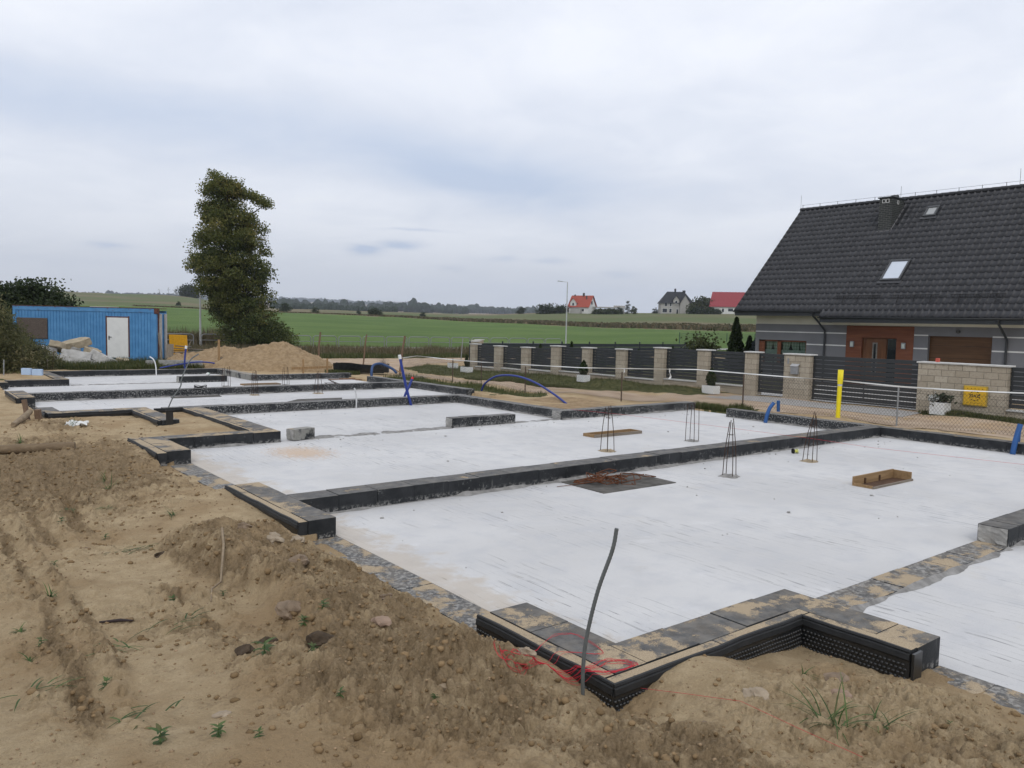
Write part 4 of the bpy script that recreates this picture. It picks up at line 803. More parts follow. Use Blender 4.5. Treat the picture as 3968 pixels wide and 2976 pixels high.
for k_ in range(6):
    sc_ = rs.uniform(.86, 1.05); L = [(3.6+(x-3.6)*sc_*rs.uniform(.97, 1.03)+rs.gauss(0, .016), 3.96+(y-3.96)*(sc_ if k_ % 3 else 1.3)+rs.gauss(0, .018)) for x, y in LOOP]; L = [(x, max(y, 3.665) if x > 3.68 else y) for x, y in L]; mb.tube(drape(L), .0015, 4, closed=True)
for k_ in range(2): mb.tube(drape([(x+rs.gauss(0, .015), y+rs.gauss(0, .015)) for x, y in UPPER]), .0014, 4, closed=True)
P = [(4.0, 4.08, .0), (3.98, 3.5, .16), (4.1, 3.3, .16), (4.2, 2.9, .25), (4.05, 2.4, .33), (4.0, 2.0, .36)]; mb.tube([(x, y, max(z, gz(x, y)+.006)) for x, y, z in P], .0013, 4)
tag(mb.build('red_string', REDS), 'tangled heap of red string lying over the near wall corner', 'string')
# small things left on the slab
t = thing('string_reel', 'small black and yellow reel lying on the slab by the leaning rebars', 'reel', (15.1, 9.36, .05), R(-30)); MB().tube([(-.07, 0, 0), (-.045, 0, 0)], .058, 16).build('flange', BLACK, t); MB().tube([(-.045, 0, 0), (.03, 0, 0)], .034, 14).build('core', simple('yellow_string', (.5, .5, .12), .7), t); MB().tube([(.03, 0, 0), (.05, 0, 0)], .055, 16).build('flange', simple('pale_reel', (.5, .52, .38), .6), t)
t = thing('plastic_bottle', 'white and green plastic bottle lying on the farthest slab', 'bottle', (11.35, 36.2, .06), R(60)); MB().tube([(-.16, 0, 0), (-.15, 0, 0), (.05, 0, 0), (.10, 0, 0), (.12, 0, 0), (.16, 0, 0)], [.03, .06, .06, .05, .028, .026], 12).build('body', WHITEPAINT, t); MB().tube([(-.06, 0, 0), (.03, 0, 0)], .062, 12).build('label_wrap', simple('green_wrap', (.25, .45, .33), .6), t)
mb = MB()
for k_ in range(4): mb.tube([(8.2+.2*math.cos(a), 26.95+.09*math.sin(a), .262+.018*k_+.03*math.sin(2*a+k_)) for a in np.linspace(0, 6.0, 18)], .009, 5)
tag(mb.build('cable_coil', BLACK), 'small dark coil of cable lying on the far beam', 'cable')
# crumbs of mortar and stones on the slab
V = []; F = []; rs = random.Random(77)
def stone_vf(c, s, rs, sub=None, flat=.7):
    """a rough angular stone: jittered icosahedron subdivided once"""
    t_ = (1+5**.5)/2; B = [(-1, t_, 0), (1, t_, 0), (-1, -t_, 0), (1, -t_, 0), (0, -1, t_), (0, 1, t_), (0, -1, -t_), (0, 1, -t_), (t_, 0, -1), (t_, 0, 1), (-t_, 0, -1), (-t_, 0, 1)]
    Fc = [(0, 11, 5), (0, 5, 1), (0, 1, 7), (0, 7, 10), (0, 10, 11), (1, 5, 9), (5, 11, 4), (11, 10, 2), (10, 7, 6), (7, 1, 8), (3, 9, 4), (3, 4, 2), (3, 2, 6), (3, 6, 8), (3, 8, 9), (4, 9, 5), (2, 4, 11), (6, 2, 10), (8, 6, 7), (9, 8, 1)]
    P = [Vector(b).normalized() for b in B]
    for _ in range(sub or 0):
        cache = {}; nf = []
        def mid(a, b):
            k = (min(a, b), max(a, b))
            if k not in cache: P.append(((P[a]+P[b])/2).normalized()); cache[k] = len(P)-1
            return cache[k]
        for a, b, c_ in Fc: x, y, z = mid(a, b), mid(b, c_), mid(c_, a); nf += [(a, x, z), (b, y, x), (c_, z, y), (x, y, z)]
        Fc = nf
    ax = (rs.uniform(.75, 1.25), rs.uniform(.75, 1.25), rs.uniform(.8, 1.2)*flat); rz = rs.uniform(0, 6.28); off = [rs.uniform(0, 50) for _ in range(3)]; out = []
    for p in P:
        k = 1+1.3*float(fbm(np.array([p.x*1.3+off[0]+p.z]), np.array([p.y*1.3+off[1]-p.z]), 3, 5)[0]) if sub else rs.uniform(.75, 1.2)
        q = Vector((p.x*ax[0]*k, p.y*ax[1]*k, p.z*ax[2]*k)); out.append((c[0]+s*(q.x*math.cos(rz)-q.y*math.sin(rz)), c[1]+s*(q.x*math.sin(rz)+q.y*math.cos(rz)), c[2]+s*q.z))
    return out, Fc
mb = MB()
for _ in range(260):
    if rs.random() < .6: x, y = rs.uniform(5, 19), rs.choice((9.7, 16.1, 16.0, 21.25))-abs(rs.gauss(0, .5))
    else: x, y = rs.uniform(4.4, 18.5), rs.uniform(4.2, 26)
    if y < 4.2 or (9.6 < y < 10.3): continue
    s = abs(rs.gauss(0, .010))+.005; mb.add(*stone_vf((x, y, s*.3), s, rs))
o = mb.build('mortar_crumbs', CONC); tag(o, 'crumbs of mortar scattered over the white slab', 'rubble', None, 'stuff')
mb = MB()
for _ in range(60): s = abs(rs.gauss(0, .03))+.012; mb.add(*stone_vf((8.75+rs.gauss(0, .16), 10.42+rs.gauss(0, .07), .01), s, rs))
tag(mb.build('sandy_rubble', SAND_COLLAR), 'little heap of sandy mortar crumbs behind the long beam', 'rubble', None, 'stuff')
# ------------------------------------------------------------------ loose earth, stones and weeds
tcl = T('soil_clod', .96, .1); CLODM = tcl.done(tcl.mix(tcl.math('ADD', tcl.math('MULTIPLY', tcl.attr('rnd'), .7), tcl.math('MULTIPLY', tcl.noise(40, 4, .6), .3)), (.130, .088, .046), (.285, .198, .108)), tcl.bump(tcl.noise(90, 4, .6), .8, .01))
def scatter_clods():
    rs = random.Random(99); N = 46000; X = RNG.uniform(.5, 7.2, N); Y = RNG.uniform(1.2, 21, N); r = np.hypot(X, Y); s = soil_mask(X, Y)+.05
    keep = (RNG.random(N) < s*.62*np.clip(7/r, .25, 1)) & ~footprint(X, Y, -.03); X = X[keep]; Y = Y[keep]; Z = ground_h(X, Y)
    ico, Fc = stone_vf((0, 0, 0), 1, random.Random(1)); kinds = [np.array(stone_vf((0, 0, 0), 1, random.Random(k))[0]) for k in range(12)]; Fc = np.array(Fc); V = []; F = []; b = 0
    for x, y, z in zip(X, Y, Z):
        q = abs(rs.gauss(0, .011))+.004
        if rs.random() < .035: q += rs.uniform(.006, .022)
        V.append(kinds[rs.randrange(12)]*q+np.array((x, y, z+q*.15))); F.append(Fc+b); b += 12
    tag(np_mesh('soil_clods', np.concatenate(V), np.concatenate(F), CLODM, None, False, {'rnd': ('FACE', np.repeat(np.clip(RNG.normal(.5, .25, len(F)), 0, 1), 20))}), 'loose clods of turned brown earth', 'soil', None, 'stuff')
    V = []; F = []; b = 0; N = 14000; X = RNG.uniform(-2, 7, N); Y = RNG.uniform(1.5, 16, N); k = ~footprint(X, Y, -.03) & (RNG.random(N) < np.clip(6/np.hypot(X, Y), .2, 1)); X = X[k]; Y = Y[k]; Z = ground_h(X, Y)
    for x, y, z in zip(X, Y, Z):
        q = abs(rs.gauss(0, .0045))+.0022; V.append(kinds[rs.randrange(12)]*q+np.array((x, y, z+q*.2))); F.append(Fc+b); b += 12
    tag(np_mesh('sand_crumbs', np.concatenate(V), np.concatenate(F), simple('sand_crumb', (.26, .185, .11), .96, .5, 40)), 'small crumbs lying on the sand', 'soil', None, 'stuff')
scatter_clods()
STM = [simple('grey_brown_stone', (.20, .15, .105), .9, .4, 9, .15, bump=.6, bscale=30), simple('pale_stone', (.30, .245, .18), .9, .3, 8, .15, bump=.5, bscale=25), simple('pinkish_stone', (.27, .195, .145), .9, .3, 10, .15, bump=.5, bscale=25), simple('dark_turf_clod', (.070, .052, .036), .95, .5, 12, .1, bump=1, bscale=40)]
STONES = [(2.86, 6.72, .115, 0, 'large grey-brown stone standing proud on the earth bank'), (2.45, 5.78, .12, 0, 'big brown lump at the foot of the earth bank'), (3.22, 8.1, .12, 1, 'rounded pale stone near the end of the second wall stub'), (3.42, 7.95, .09, 1, 'pale flat stone beside the rounded one by the second wall stub'), (3.02, 8.42, .06, 0, 'small brown stone up the bank from the pale stones'), (3.22, 5.66, .065, 0, 'dark brown stone alone beside the sandy wall strip'), (2.87, 5.15, .07, 2, 'reddish stone half sunk in the sand left of the near corner'), (2.30, 4.9, .10, 3, 'dark turf clod with roots in the turned earth'), (2.05, 5.25, .085, 3, 'dark flat turf clod left of the root clod'), (1.82, 5.1, .07, 3, 'dark crumbling clod at the edge of the smooth sand'), (3.50, 4.20, .075, 1, 'tan stone under the trim of the near wall corner'), (4.38, 2.92, .085, 1, 'pale grey stone in the sand below the near wall'), (4.90, 2.62, .095, 2, 'pinkish rounded stone behind the grass tuft'), (5.25, 2.85, .09, 0, 'brown clod in the sand under the wall return'), (3.88, 2.95, .035, 0, 'small dark pebble on the sand slope below the near wall'), (1.42, 4.35, .045, 1, 'pale pebble lying by the lower left weeds'), (2.2, 8.55, .06, 3, 'dark clod beneath the root twig'), (4.05, 7.05, .03, 0, 'small brown pebble on the sandy wall strip'), (1.65, 9.3, .035, 0, 'tiny dark pebble alone on the smooth track'), (3.0, 9.6, .07, 0, 'brown stone near the grass tuft by the track')]
for i, (x, y, s, k, lab) in enumerate(STONES):
    V, F = stone_vf((0, 0, 0), s, random.Random(i+40), 2, .62); o = MB().add(V, F, False).build('turf_clod' if k == 3 else 'stone', STM[k]); o.location = (x, y, gz(x, y)+s*.04); tag(o, lab, 'clod' if k == 3 else 'stone')
def blade_mesh(P, n_seg, mat, name, parent=None, loc=(0, 0, 0)):
    """P: list of (base, dir, length, width, droop)"""
    V = []; F = []; A = []
    for bs, d, L, w, dr in P:
        d = Vector(d).normalized(); sd_ = d.cross(Vector((0, 0, 1)));
        if sd_.length < .01: sd_ = Vector((1, 0, 0))
        sd_.normalize(); p = Vector(bs); b = len(V); rv = random.random()
        for i in range(n_seg+1):
            u = i/n_seg; ww = w*(1-u)**.7*(.6+.4*min(1, u*4)); V += [p-sd_*ww/2, p+sd_*ww/2]; d = (d+Vector((0, 0, -dr/n_seg))).normalized(); p = p+d*(L/n_seg)
        for i in range(n_seg): F.append((b+2*i, b+2*i+1, b+2*i+3, b+2*i+2)); A.append(rv)
    o = np_mesh(name, [tuple(v) for v in V], F, mat, parent, False, {'rnd': ('FACE', A)}); o.location = loc; return o
def weed(x, y, kind, s, lab, rot=0.0):
    rs = random.Random(int(x*331+y*77)); P = []; z = gz(x, y)
    if kind == 'grass':
        for _ in range(int(7+14*s)): a = rs.uniform(0, 6.28); t_ = rs.uniform(.25, .95); P.append(((rs.gauss(0, .03*s), rs.gauss(0, .03*s), 0), (math.cos(a)*t_, math.sin(a)*t_, 1-t_*.55), rs.uniform(.12, .34)*s, .013, rs.uniform(.5, 1.7)))
        o = blade_mesh(P, 5, L_WEED, 'grass_tuft')
    elif kind == 'flat':
        for _ in range(int(4+6*s)): a = rot+rs.gauss(0, .45)+(math.pi if rs.random() < .3 else 0); P.append(((rs.gauss(0, .08*s), rs.gauss(0, .05*s), .015), (math.cos(a), math.sin(a), .30), rs.uniform(.10, .30)*s, .015, .75))
        o = blade_mesh(P, 5, L_WEED, 'grass_tuft')
    else:
        P.append(((0, 0, -.02), (.05, .03, 1), .12*s, .012, .1))
        for lv in range(3):
            for _ in range(5): a = rs.uniform(0, 6.28); P.append(((0, 0, .004+.028*lv*s), (math.cos(a), math.sin(a), .30+.3*lv), rs.uniform(.05, .085)*s, .034*s, .8))
        o = blade_mesh(P, 4, L_WEED, 'broadleaf_weed')
    o.location = (x, y, z); tag(o, lab, 'weed')
WEEDS = [(2.02, 8.95, 'flat', 1.5, 'long flattened grass tuft at the head of the earth bank', .3), (2.45, 12.2, 'grass', 1.0, 'grass tuft on the dark earth before the second opening', 0), (1.75, 11.3, 'flat', .9, 'low grass patch on the wheel track edge, left of the dark earth', 1.0), (2.15, 11.1, 'flat', .9, 'low grass patch right of the other one at the track edge', .4), (1.9, 4.95, 'broad', 1.25, 'lush broad-leaved seedling in the middle of the turned earth', 0), (4.45, 2.42, 'grass', 1.35, 'tall spiky grass tuft on the sand below the near wall', 0), (4.72, 2.25, 'grass', .9, 'smaller grass tuft right beside the tall one', 0), (1.18, 5.85, 'flat', 1.0, 'long grass blades lying on the sand above the root clods', 2.2), (1.72, 6.15, 'flat', 1.1, 'grass tuft trailing at the foot of the earth bank', .5), (1.05, 4.55, 'flat', 1.0, 'two pale grass blades at the lower left of the sand', .5), (1.05, 4.15, 'broad', 1.0, 'broad-leaved weed at the lower left foreground', 0), (1.3, 4.02, 'broad', .8, 'rosette weed right of the lower left weed', 0), (.62, 5.3, 'flat', .9, 'grass blades flat on the sand at the far left foreground', .6), (1.0, 5.15, 'broad', .65, 'thin seedling in the sand left of the earth', 0), (1.9, 7.05, 'broad', .8, 'small green weed in the wheel rut', 0), (1.05, 7.6, 'grass', .5, 'tiny grass seedling in the smooth sand', 0), (.75, 6.9, 'grass', .4, 'tiny seedling by the left rut', 0), (.82, 6.35, 'broad', .6, 'small weed along the left rut', 0), (.72, 6.05, 'grass', .4, 'low seedling at the bend of the left rut', 0), (1.25, 8.7, 'broad', .6, 'pale seedling on the far smooth sand', 0), (2.35, 5.35, 'broad', .7, 'small weed behind the big brown lump', 0), (2.55, 5.45, 'broad', .8, 'dark green weed among the clods', 0), (2.28, 6.9, 'broad', .6, 'small weed under the bank edge', 0), (2.15, 4.75, 'broad', .6, 'weed beside the dark root clod', 0), (5.0, 2.95, 'grass', .45, 'tiny sprig in the corner of sand under the near wall', 0), (1.6, 10.6, 'broad', .9, 'green weed in the middle of the far track', 0), (1.9, 9.7, 'broad', .8, 'green weed beside the far rut', 0), (2.75, 10.2, 'grass', .7, 'grass sprig on sand by the second wall stub', 0), (2.6, 13.2, 'grass', .8, 'grass tuft left of the third wall stub', 0), (3.1, 18.9, 'grass', .9, 'grass tuft on the dark mound by the white litter', 0), (2.0, 17.6, 'grass', .9, 'grass tuft behind the old log', 0), (1.5, 13.0, 'flat', .9, 'green blades beside the old log end', 0), (2.0, 4.05, 'broad', .5, 'seedling in the bottom clods', 0), (2.45, 3.75, 'broad', .5, 'seedling low among the clods at the bottom', 0), (1.45, 3.85, 'broad', .5, 'pair of small leaves at the bottom edge', 0), (5.2, 2.05, 'broad', .45, 'small pale weed at the lower right sand', 0)]
for w in WEEDS: weed(*w[:5], w[5])
# sticks, roots and old timber
def on_ground(P, lift=.01): return [(x, y, gz(x, y)+lift) for x, y in P]
o = MB().beam((2.98, 4.22, gz(2.98, 4.22)+.02), (2.55, 3.82, gz(2.55, 3.82)+.015), .055, .03).build('wooden_stake', LOGM, None, .004); tag(o, 'pale wooden stake lying half buried in the turned earth', 'stake')
tag(MB().tube([(2.62, 7.95, gz(2.62, 7.95)+.05), (2.52, 7.6, gz(2.52, 7.6)+.04), (2.36, 7.2, gz(2.36, 7.2)+.03), (2.2, 6.95, gz(2.2, 6.95)+.03), (2.12, 6.72, gz(2.12, 6.72)+.02)], [.014, .013, .011, .009, .005], 6).build('root', LOGM), 'pale bare root hanging over the edge of the earth bank', 'root')
tag(MB().tube(on_ground([(1.27, 6.74), (1.33, 6.66), (1.38, 6.56), (1.45, 6.47)], .012), [.008, .012, .013, .006], 6).build('twig', simple('dark_twig', (.035, .025, .025), .9)), 'dark twig lying on the smooth sand', 'twig')
zl = max(gz(.6, 16.65), gz(1.6, 16.35), gz(2.4, 16.1))+.03
tag(MB().tube([(-.6, 16.9, zl-.02), (.6, 16.65, zl), (1.6, 16.35, zl+.03), (2.66, 15.98, zl+.06)], [.085, .09, .085, .08], 10).build('log', mat_wood('dark_old_log', (.12, .085, .052), (.215, .16, .10), .6, 'x', .9)), 'old log lying on the earth at the left edge', 'log')
t = thing('broken_stump', 'splintered stump with two short upright pieces beside the porch wall', 'stump', (2.5, 20.75, gz(2.5, 20.75))); MB().tube([(-.35, -.75, .03), (-.1, -.2, .10), (.1, .25, .20)], [.05, .07, .06], 8).build('root_piece', LOGM, t); MB().beam((.06, .35, -.02), (.0, .40, .46), .09, .08).build('upright_piece', WOODB, t, .006); MB().beam((.26, .25, -.02), (.24, .22, .24), .12, .10).build('upright_piece', WOODB, t, .006)
V = []; F = []; nx = 9
for j in range(6):
    for i in range(nx): V.append((.42*i/(nx-1)-.21, .22*j/5-.11, .03+.05*abs(math.sin(i*1.9+j*1.3))+.03*math.cos(j*2.1+i)))
for j in range(5):
    for i in range(nx-1): q = j*nx+i; F.append((q, q+1, q+nx+1, q+nx))
o = MB().add(V, F).build('plastic_scrap', WHITEPAINT); o.location = (3.2, 18.95, gz(3.2, 18.95)); o.rotation_euler = (.25, 0, -.4); tag(o, 'crumpled white plastic scrap on the dark earth', 'litter')
# blue-white foam blocks and boards at the back left corner
for i, (x, y, a, lab) in enumerate(((4.30, 35.45, -.66, 'pale blue foam block at the far left, taller one'), (4.62, 35.1, -.66, 'pale blue foam block right of the taller one'))):
    o = MB().obox((0, 0, .17), (.36, .12, .36-.04*i)).build('foam_block', FOAM, None, .006); o.location = (x, y, .12); o.rotation_euler = (0, 0, a); tag(o, lab, 'foam block', 'pale blue foam blocks')
for i, (a, b, w, lab) in enumerate((((5.15, 38.2, .05), (4.80, 38.35, .75), .14, 'weathered board leaning left behind the back corner'), ((5.35, 38.1, .05), (5.38, 38.1, .66), .22, 'broad upright board end behind the back corner'), ((5.8, 38.1, .1), (5.5, 38.2, .32), .3, 'low tilted board beside the broad upright one'))):
    tag(MB().beam(a, b, w, .03).build('board', WOODG, None, .003), lab, 'board')
tag(MB().tube([(3.55, 35.5, -.1), (3.57, 35.5, .8)], .022, 8).build('post', GALV), 'thin grey post standing at the far left of the foundation', 'post')
for i, (a, b) in enumerate((((4.85, 37.6, 0), (4.55, 37.75, 1.15)), ((5.45, 37.6, 0), (5.55, 37.6, 1.1)))): tag(MB().tube([a, b], .010, 6).build('rebar_rod', RUSTD), ('rusty rod leaning left among the boards', 'rusty rod standing upright among the boards')[i], 'rebar')
# ------------------------------------------------------------------ sand pile
def heap(name, cx, cy_, hx, hy, bumps, mat, label, cat, res=.11, seed=0, rough=.10):
    nx = int(2*hx/res); ny = int(2*hy/res); gx, gy = np.meshgrid(np.linspace(cx-hx, cx+hx, nx), np.linspace(cy_-hy, cy_+hy, ny)); X = gx.ravel(); Y = gy.ravel(); z = np.zeros(X.shape)
    for bx, by, h, sx, s_y, th in bumps:
        u = (X-bx)*math.cos(th)+(Y-by)*math.sin(th); v = -(X-bx)*math.sin(th)+(Y-by)*math.cos(th); rr = np.hypot(u/sx, v/s_y); z = np.maximum(z, h*np.clip(1.12-rr, 0, 1)**.9)
    g = ground_h(X, Y, False); m = sstep(.0, .25, z); z = z*(1+.25*fbm(X*.9, Y*.9, 3, seed))+m*(rough*2.2*np.abs(fbm(X*2.2, Y*2.2, 4, seed+3))+rough*.9*fbm(X*6, Y*6, 3, seed+9))-.08*(1-m)
    Z = g+z; i = np.arange(nx*ny).reshape(ny, nx)[:-1, :-1].ravel(); F = np.stack([i, i+1, i+nx+1, i+nx], 1); k = (m[F].max(1) > .002); F = F[k]; used, inv = np.unique(F, return_inverse=True)
    return tag(np_mesh(name, np.stack([X, Y, Z], 1)[used], inv.reshape(F.shape), mat, None, True), label, cat)
TH = -.669
heap('sand_pile', 15.2, 39.5, 6.5, 6.5, [(15.4, 37.9, 1.22, 2.6, 2.4, TH), (14.6, 38.1, 1.04, 2.9, 2.3, TH), (13.4, 40.2, .84, 2.4, 2.0, TH), (12.3, 40.2, .62, 1.9, 1.6, TH)], SAND, 'big heap of light brown sand behind the foundation', 'sand pile', .08, 40, .20)
heap('sand_pile', 17.6, 19.0, 3.4, 2.6, [(16.6, 17.6, .14, 2.2, 1.2, 0), (17.6, 19.4, .16, 2.0, 1.2, -.5)], SAND, 'low spread of sand beside the mesh fence under the blue hose', 'sand pile', .08, 60, .05)
# ------------------------------------------------------------------ batter boards and stakes
t = thing('batter_board', 'tall wooden batter post with a short board in front of the sand pile', 'batter board', (12.45, 38.1, .1)); MB().obox((0, 0, .68), (.09, .07, 1.5)).build('post', WOODT, t, .004); MB().obox((.16, -.02, .3), (.20, .03, .62)).build('board', WOODG, t, .003); MB().beam((.1, .02, .65), (.65, -.1, .0), .05, .04).build('brace', WOODT, t)
tag(MB().obox((12.95, 37.6, .26), (.14, .05, .36)).build('wooden_peg', WOODT, None, .003), 'short wooden peg right of the tall batter post', 'peg')
t = thing('batter_board', 'batter frame of two short posts and a cross board before the sand pile', 'batter board', (15.4, 34.0, 0)); MB().obox((-.6, -.15, .35), (.07, .06, .9)).build('post', WOODT, t, .003); MB().obox((.75, .25, .35), (.07, .06, .9)).build('post', WOODT, t, .003); MB().beam((-1.2, -.3, .40), (1.0, .3, .40), .03, .11).build('cross_board', WOODT, t, .003)
for (x, y, h, lx, ly, r_, lab) in ((17.3, 37.8, 1.85, .12, -.05, .055, 'rough wooden stake standing right of the sand pile'), (21.7, 41.3, 1.75, .16, -.1, .05, 'rough wooden stake in the middle of the sandy road'), (19.5, 33.4, 1.9, .22, -.1, .06, 'rough wooden stake where the white tape begins')):
    z = gz(x, y); tag(MB().tube([(x, y, z-.1), (x+lx*.3+.01, y+ly*.3, z+h*.33), (x+lx*.6-.01, y+ly*.6, z+h*.66), (x+lx, y+ly, z+h)], [r_, r_*.92, r_*.95, r_*.85], 8).build('wooden_stake', WOODB), lab, 'stake')
tag(MB().tube([(31.5, 45.6, -.1), (31.6, 45.55, 1.5)], .03, 6).build('post', GALV), 'thin grey post beside the end pillar of the stone wall', 'post')
tag(MB().tube([(16.4, 33.8, .1), (16.6, 33.7, .14)], .02, 6).build('rebar_offcut', RUSTD), 'short bar end on the earth by the back wall', 'rebar')
# heap of old dark sheets, hoses and a broom end by the back right corner
TR = simple('dark_bent_sheet', (.035, .038, .040), .55, .6, 6, .4)
t = thing('sheet_trough', 'dark bent sheet trough lying behind the back right corner', 'trough', (18.1, 34.6, .05), R(-35)); V = []; F = []
for i in range(7):
    u = i/6; x = -1.3+2.6*u; w = .42+.08*math.sin(u*5); V += [(x, -w, .48+.05*math.sin(u*7)), (x, -.18, .06), (x, .22, .08), (x, w, .40+.08*math.cos(u*6))]
for i in range(6):
    for j in range(3): q = 4*i+j; F.append((q, q+1, q+5, q+4))
MB().add(V, F).build('trough_sheet', TR, t); MB().add([(v[0]*.7+.2, v[1]*.8-.35, v[2]*.6+.01) for v in V], F).build('lower_sheet', TR, t)
P = [((rs.gauss(0, .10), rs.gauss(0, .10), rs.gauss(0, .07)), (rs.gauss(0, 1), rs.gauss(0, 1), rs.gauss(.2, .7)), rs.uniform(.16, .34), .006, .3) for _ in range(420)]
tg = thing('wire_bundle', 'bushy grey bundle of thin tying wire on top of the blue hose ends', 'wire', (18.3, 32.9, .62)); blade_mesh(P, 3, simple('grey_wire', (.09, .085, .085), .6), 'wire_tangle', tg)
pipe('blue_hose', [(17.3, 32.1, .0), (17.35, 32.2, .28), (17.6, 32.5, .55), (18.1, 32.7, .60), (18.5, 32.4, .40), (18.65, 32.2, .2)], .06, simple('dull_blue_hose', (.03, .065, .16), .6), 'short bent blue hose under the wire bundle', 'hose', 10)
tag(MB().beam((18.5, 33.2, .62), (19.2, 32.5, .1), .05, .05).build('wooden_pole', WOODT), 'wooden handle slanting down from the wire bundle', 'handle')
for i, (x, y, a) in enumerate(((19.3, 32.2, -.5), (19.0, 31.4, -.2))): tag(MB().obox((x, y, gz(x, y)+.05), (1.3, .28, .03), (0, .03, a)).build('board', WOODX, None, .003), ('pale board lying by the mesh fence end', 'pale board lying closest to the far right wall')[i], 'board')
for i, (x, y, a) in enumerate(((16.2, 31.9, .1), (15.6, 31.6, -.1), (16.6, 31.3, .3))): tag(MB().obox((x, y, .03), (1.2, .09, .03), (0, 0, a)).build('wooden_lath', simple('reddish_lath', (.20, .11, .065), .85), None, .002), 'reddish lath lying on the slab by the back right corner', 'lath', 'reddish laths on the slab')
# ------------------------------------------------------------------ chain-link fence and white tape
FA, FB = (19.6, 33.6), (22.35, 1.2)
def fpt(y): u = (33.6-y)/23.6; return 19.6+2.0*u
cf = thing('chain_link_fence', 'low chain link fence with thin rusty posts running along the sandy road', 'fence', (0, 0, 0))
FP = [33.4, 29.5, 27.56, 24.85, 19.9, 15.05, 10.38, 5.7, 1.2]
for y in FP[1:]: x = fpt(y); z = gz(x, y); MB().tube([(x, y, z-.15), (x, y, z+1.06)], .024 if y != 27.56 else .018, 8).build('post', simple('rusty_post', (.085, .06, .045), .8, .4, 5) if y > 12 else GALV, cf)
mb = MB(); hm = 1.0; pitch = .088; GZF = [max(gz(fpt(q), q), -.2) for q in FP]; FPN = [-q for q in FP]; V = []; F = []
ys = np.arange(33.4, 1.2, -pitch*.997)
zc = np.interp(-ys, [-q for q in FP], [gz(fpt(q), q) for q in FP])
def gzf(y): return float(np.interp(-y, FPN, GZF))+.03
def wire(a, b, r=.0030):
    a = Vector(a); b = Vector(b); k = len(V); d = (b-a).normalized(); u = Vector((1, .08, 0)); w = d.cross(u)
    for p in (a, b):
        for q in range(3): ang = q*2.0944; V.append(p+u*r*math.cos(ang)+w*r*math.sin(ang))
    for q in range(3): F.append((k+q, k+(q+1) % 3, k+3+(q+1) % 3, k+3+q))
for y in ys:
    for sgn in (-1, 1):
        ya, yb = y, y+sgn*hm*.80; t0, t1 = 0.0, 1.0; lo, hi = 1.2, 33.4
        if yb > hi: t1 = (hi-ya)/(yb-ya)
        if yb < lo: t1 = (lo-ya)/(yb-ya)
        y2 = ya+(yb-ya)*t1; off = .003*sgn; ym = (ya+y2)/2
        wire((fpt(ya)+off, ya, gzf(ya)), (fpt(ym)+off, ym, gzf(ym)+hm*t1/2)); wire((fpt(ym)+off, ym, gzf(ym)+hm*t1/2), (fpt(y2)+off, y2, gzf(y2)+hm*t1))
for y0, y1 in zip(FP[:-1], FP[1:]):
    n = 8
    for i in range(n):
        a = y0+(y1-y0)*i/n; b = y0+(y1-y0)*(i+1)/n; sg = lambda u: -.05*4*u*(1-u); wire((fpt(a), a, gzf(a)+hm+sg(i/n)), (fpt(b), b, gzf(b)+hm+sg((i+1)/n)), .003)
mb.add(V, F).build('wire_mesh', WIRE, cf)
TP = [(33.3, .84), (32.1, .99), (29.55, .94), (27.58, .935), (24.86, .965), (21.87, 1.01), (19.95, 1.09), (16.79, 1.235), (15.06, 1.215), (13.74, 1.20), (12.0, 1.20), (10.36, 1.15), (8.77, 1.16), (7.45, 1.2), (5, 1.2), (1.2, 1.1)]
V = []; F = []
for i, y in enumerate(np.linspace(33.3, 1.2, 170)):
    z = float(np.interp(-y, [-q[0] for q in TP], [q[1] for q in TP])); tw = .5*math.sin(y*.9)+.4*math.sin(y*2.3+1); w = .017; x = fpt(y)-.035
    V += [(x-w*math.sin(tw), y, z-w*math.cos(tw)), (x+w*math.sin(tw), y, z+w*math.cos(tw))]
    if i: q = 2*i; F.append((q-2, q, q+1, q-1))
tp = thing('warning_tape', 'long white tape stretched along the tops of the mesh fence posts', 'tape', (0, 0, 0)); MB().add(V, F, True).build('tape_ribbon', WHITEPAINT, tp)
for y0, z0, n_ in ((19.75, 1.09, 3), (17.8, 1.21, 6)):
    x0 = fpt(y0)-.05; MB().add([(x0+.02*math.sin(i*2), y0+.035*math.sin(i*1.3+j)+.055*j-.03, z0-.07*i) for i in range(n_) for j in range(2)], [(2*i, 2*i+1, 2*i+3, 2*i+2) for i in range(n_-1)]).build('tape_tail', WHITEPAINT, tp)
V = []; F = []
# ------------------------------------------------------------------ neighbour's stone wall, fence panels and gates
NW = thing('stone_fence', 'split-block stone wall with pillars and anthracite slat panels along the sandy road', 'fence', (0, 0, 0))
FX = 24.8
PIL = [(34.62, 35.05, 1.49), (32.36, 32.91, 1.46), (30.13, 30.68, 1.47), (27.89, 28.44, 1.62), (25.81, 26.31, 1.62), (23.65, 24.18, 1.64), (21.5, 22.0, 1.78), (19.29, 19.8, 1.78), (17.13, 17.62, 1.79), (15.02, 16.0, 1.79), (8.9, 11.38, 1.74), (5.9, 6.35, 1.74)]
for y0, y1, top in PIL:
    MB().box(FX, FX+.40, y0, y1, -.2, top-.05).build('pillar', STONE, NW, .012); MB().box(FX-.04, FX+.44, y0-.04, y1+.04, top-.048, top).build('pillar_cap', CAPW, NW, .008)
BAY = [(32.91, 34.62, 1.42, .30), (30.68, 32.36, 1.42, .34), (28.44, 30.13, 1.44, .40), (26.31, 27.89, 1.58, .46), (24.18, 25.81, 1.58, .46), (22.0, 23.65, 1.60, .45), (19.8, 21.5, 1.74, .53), (17.62, 19.29, 1.74, .52), (6.35, 8.9, 1.70, .50)]
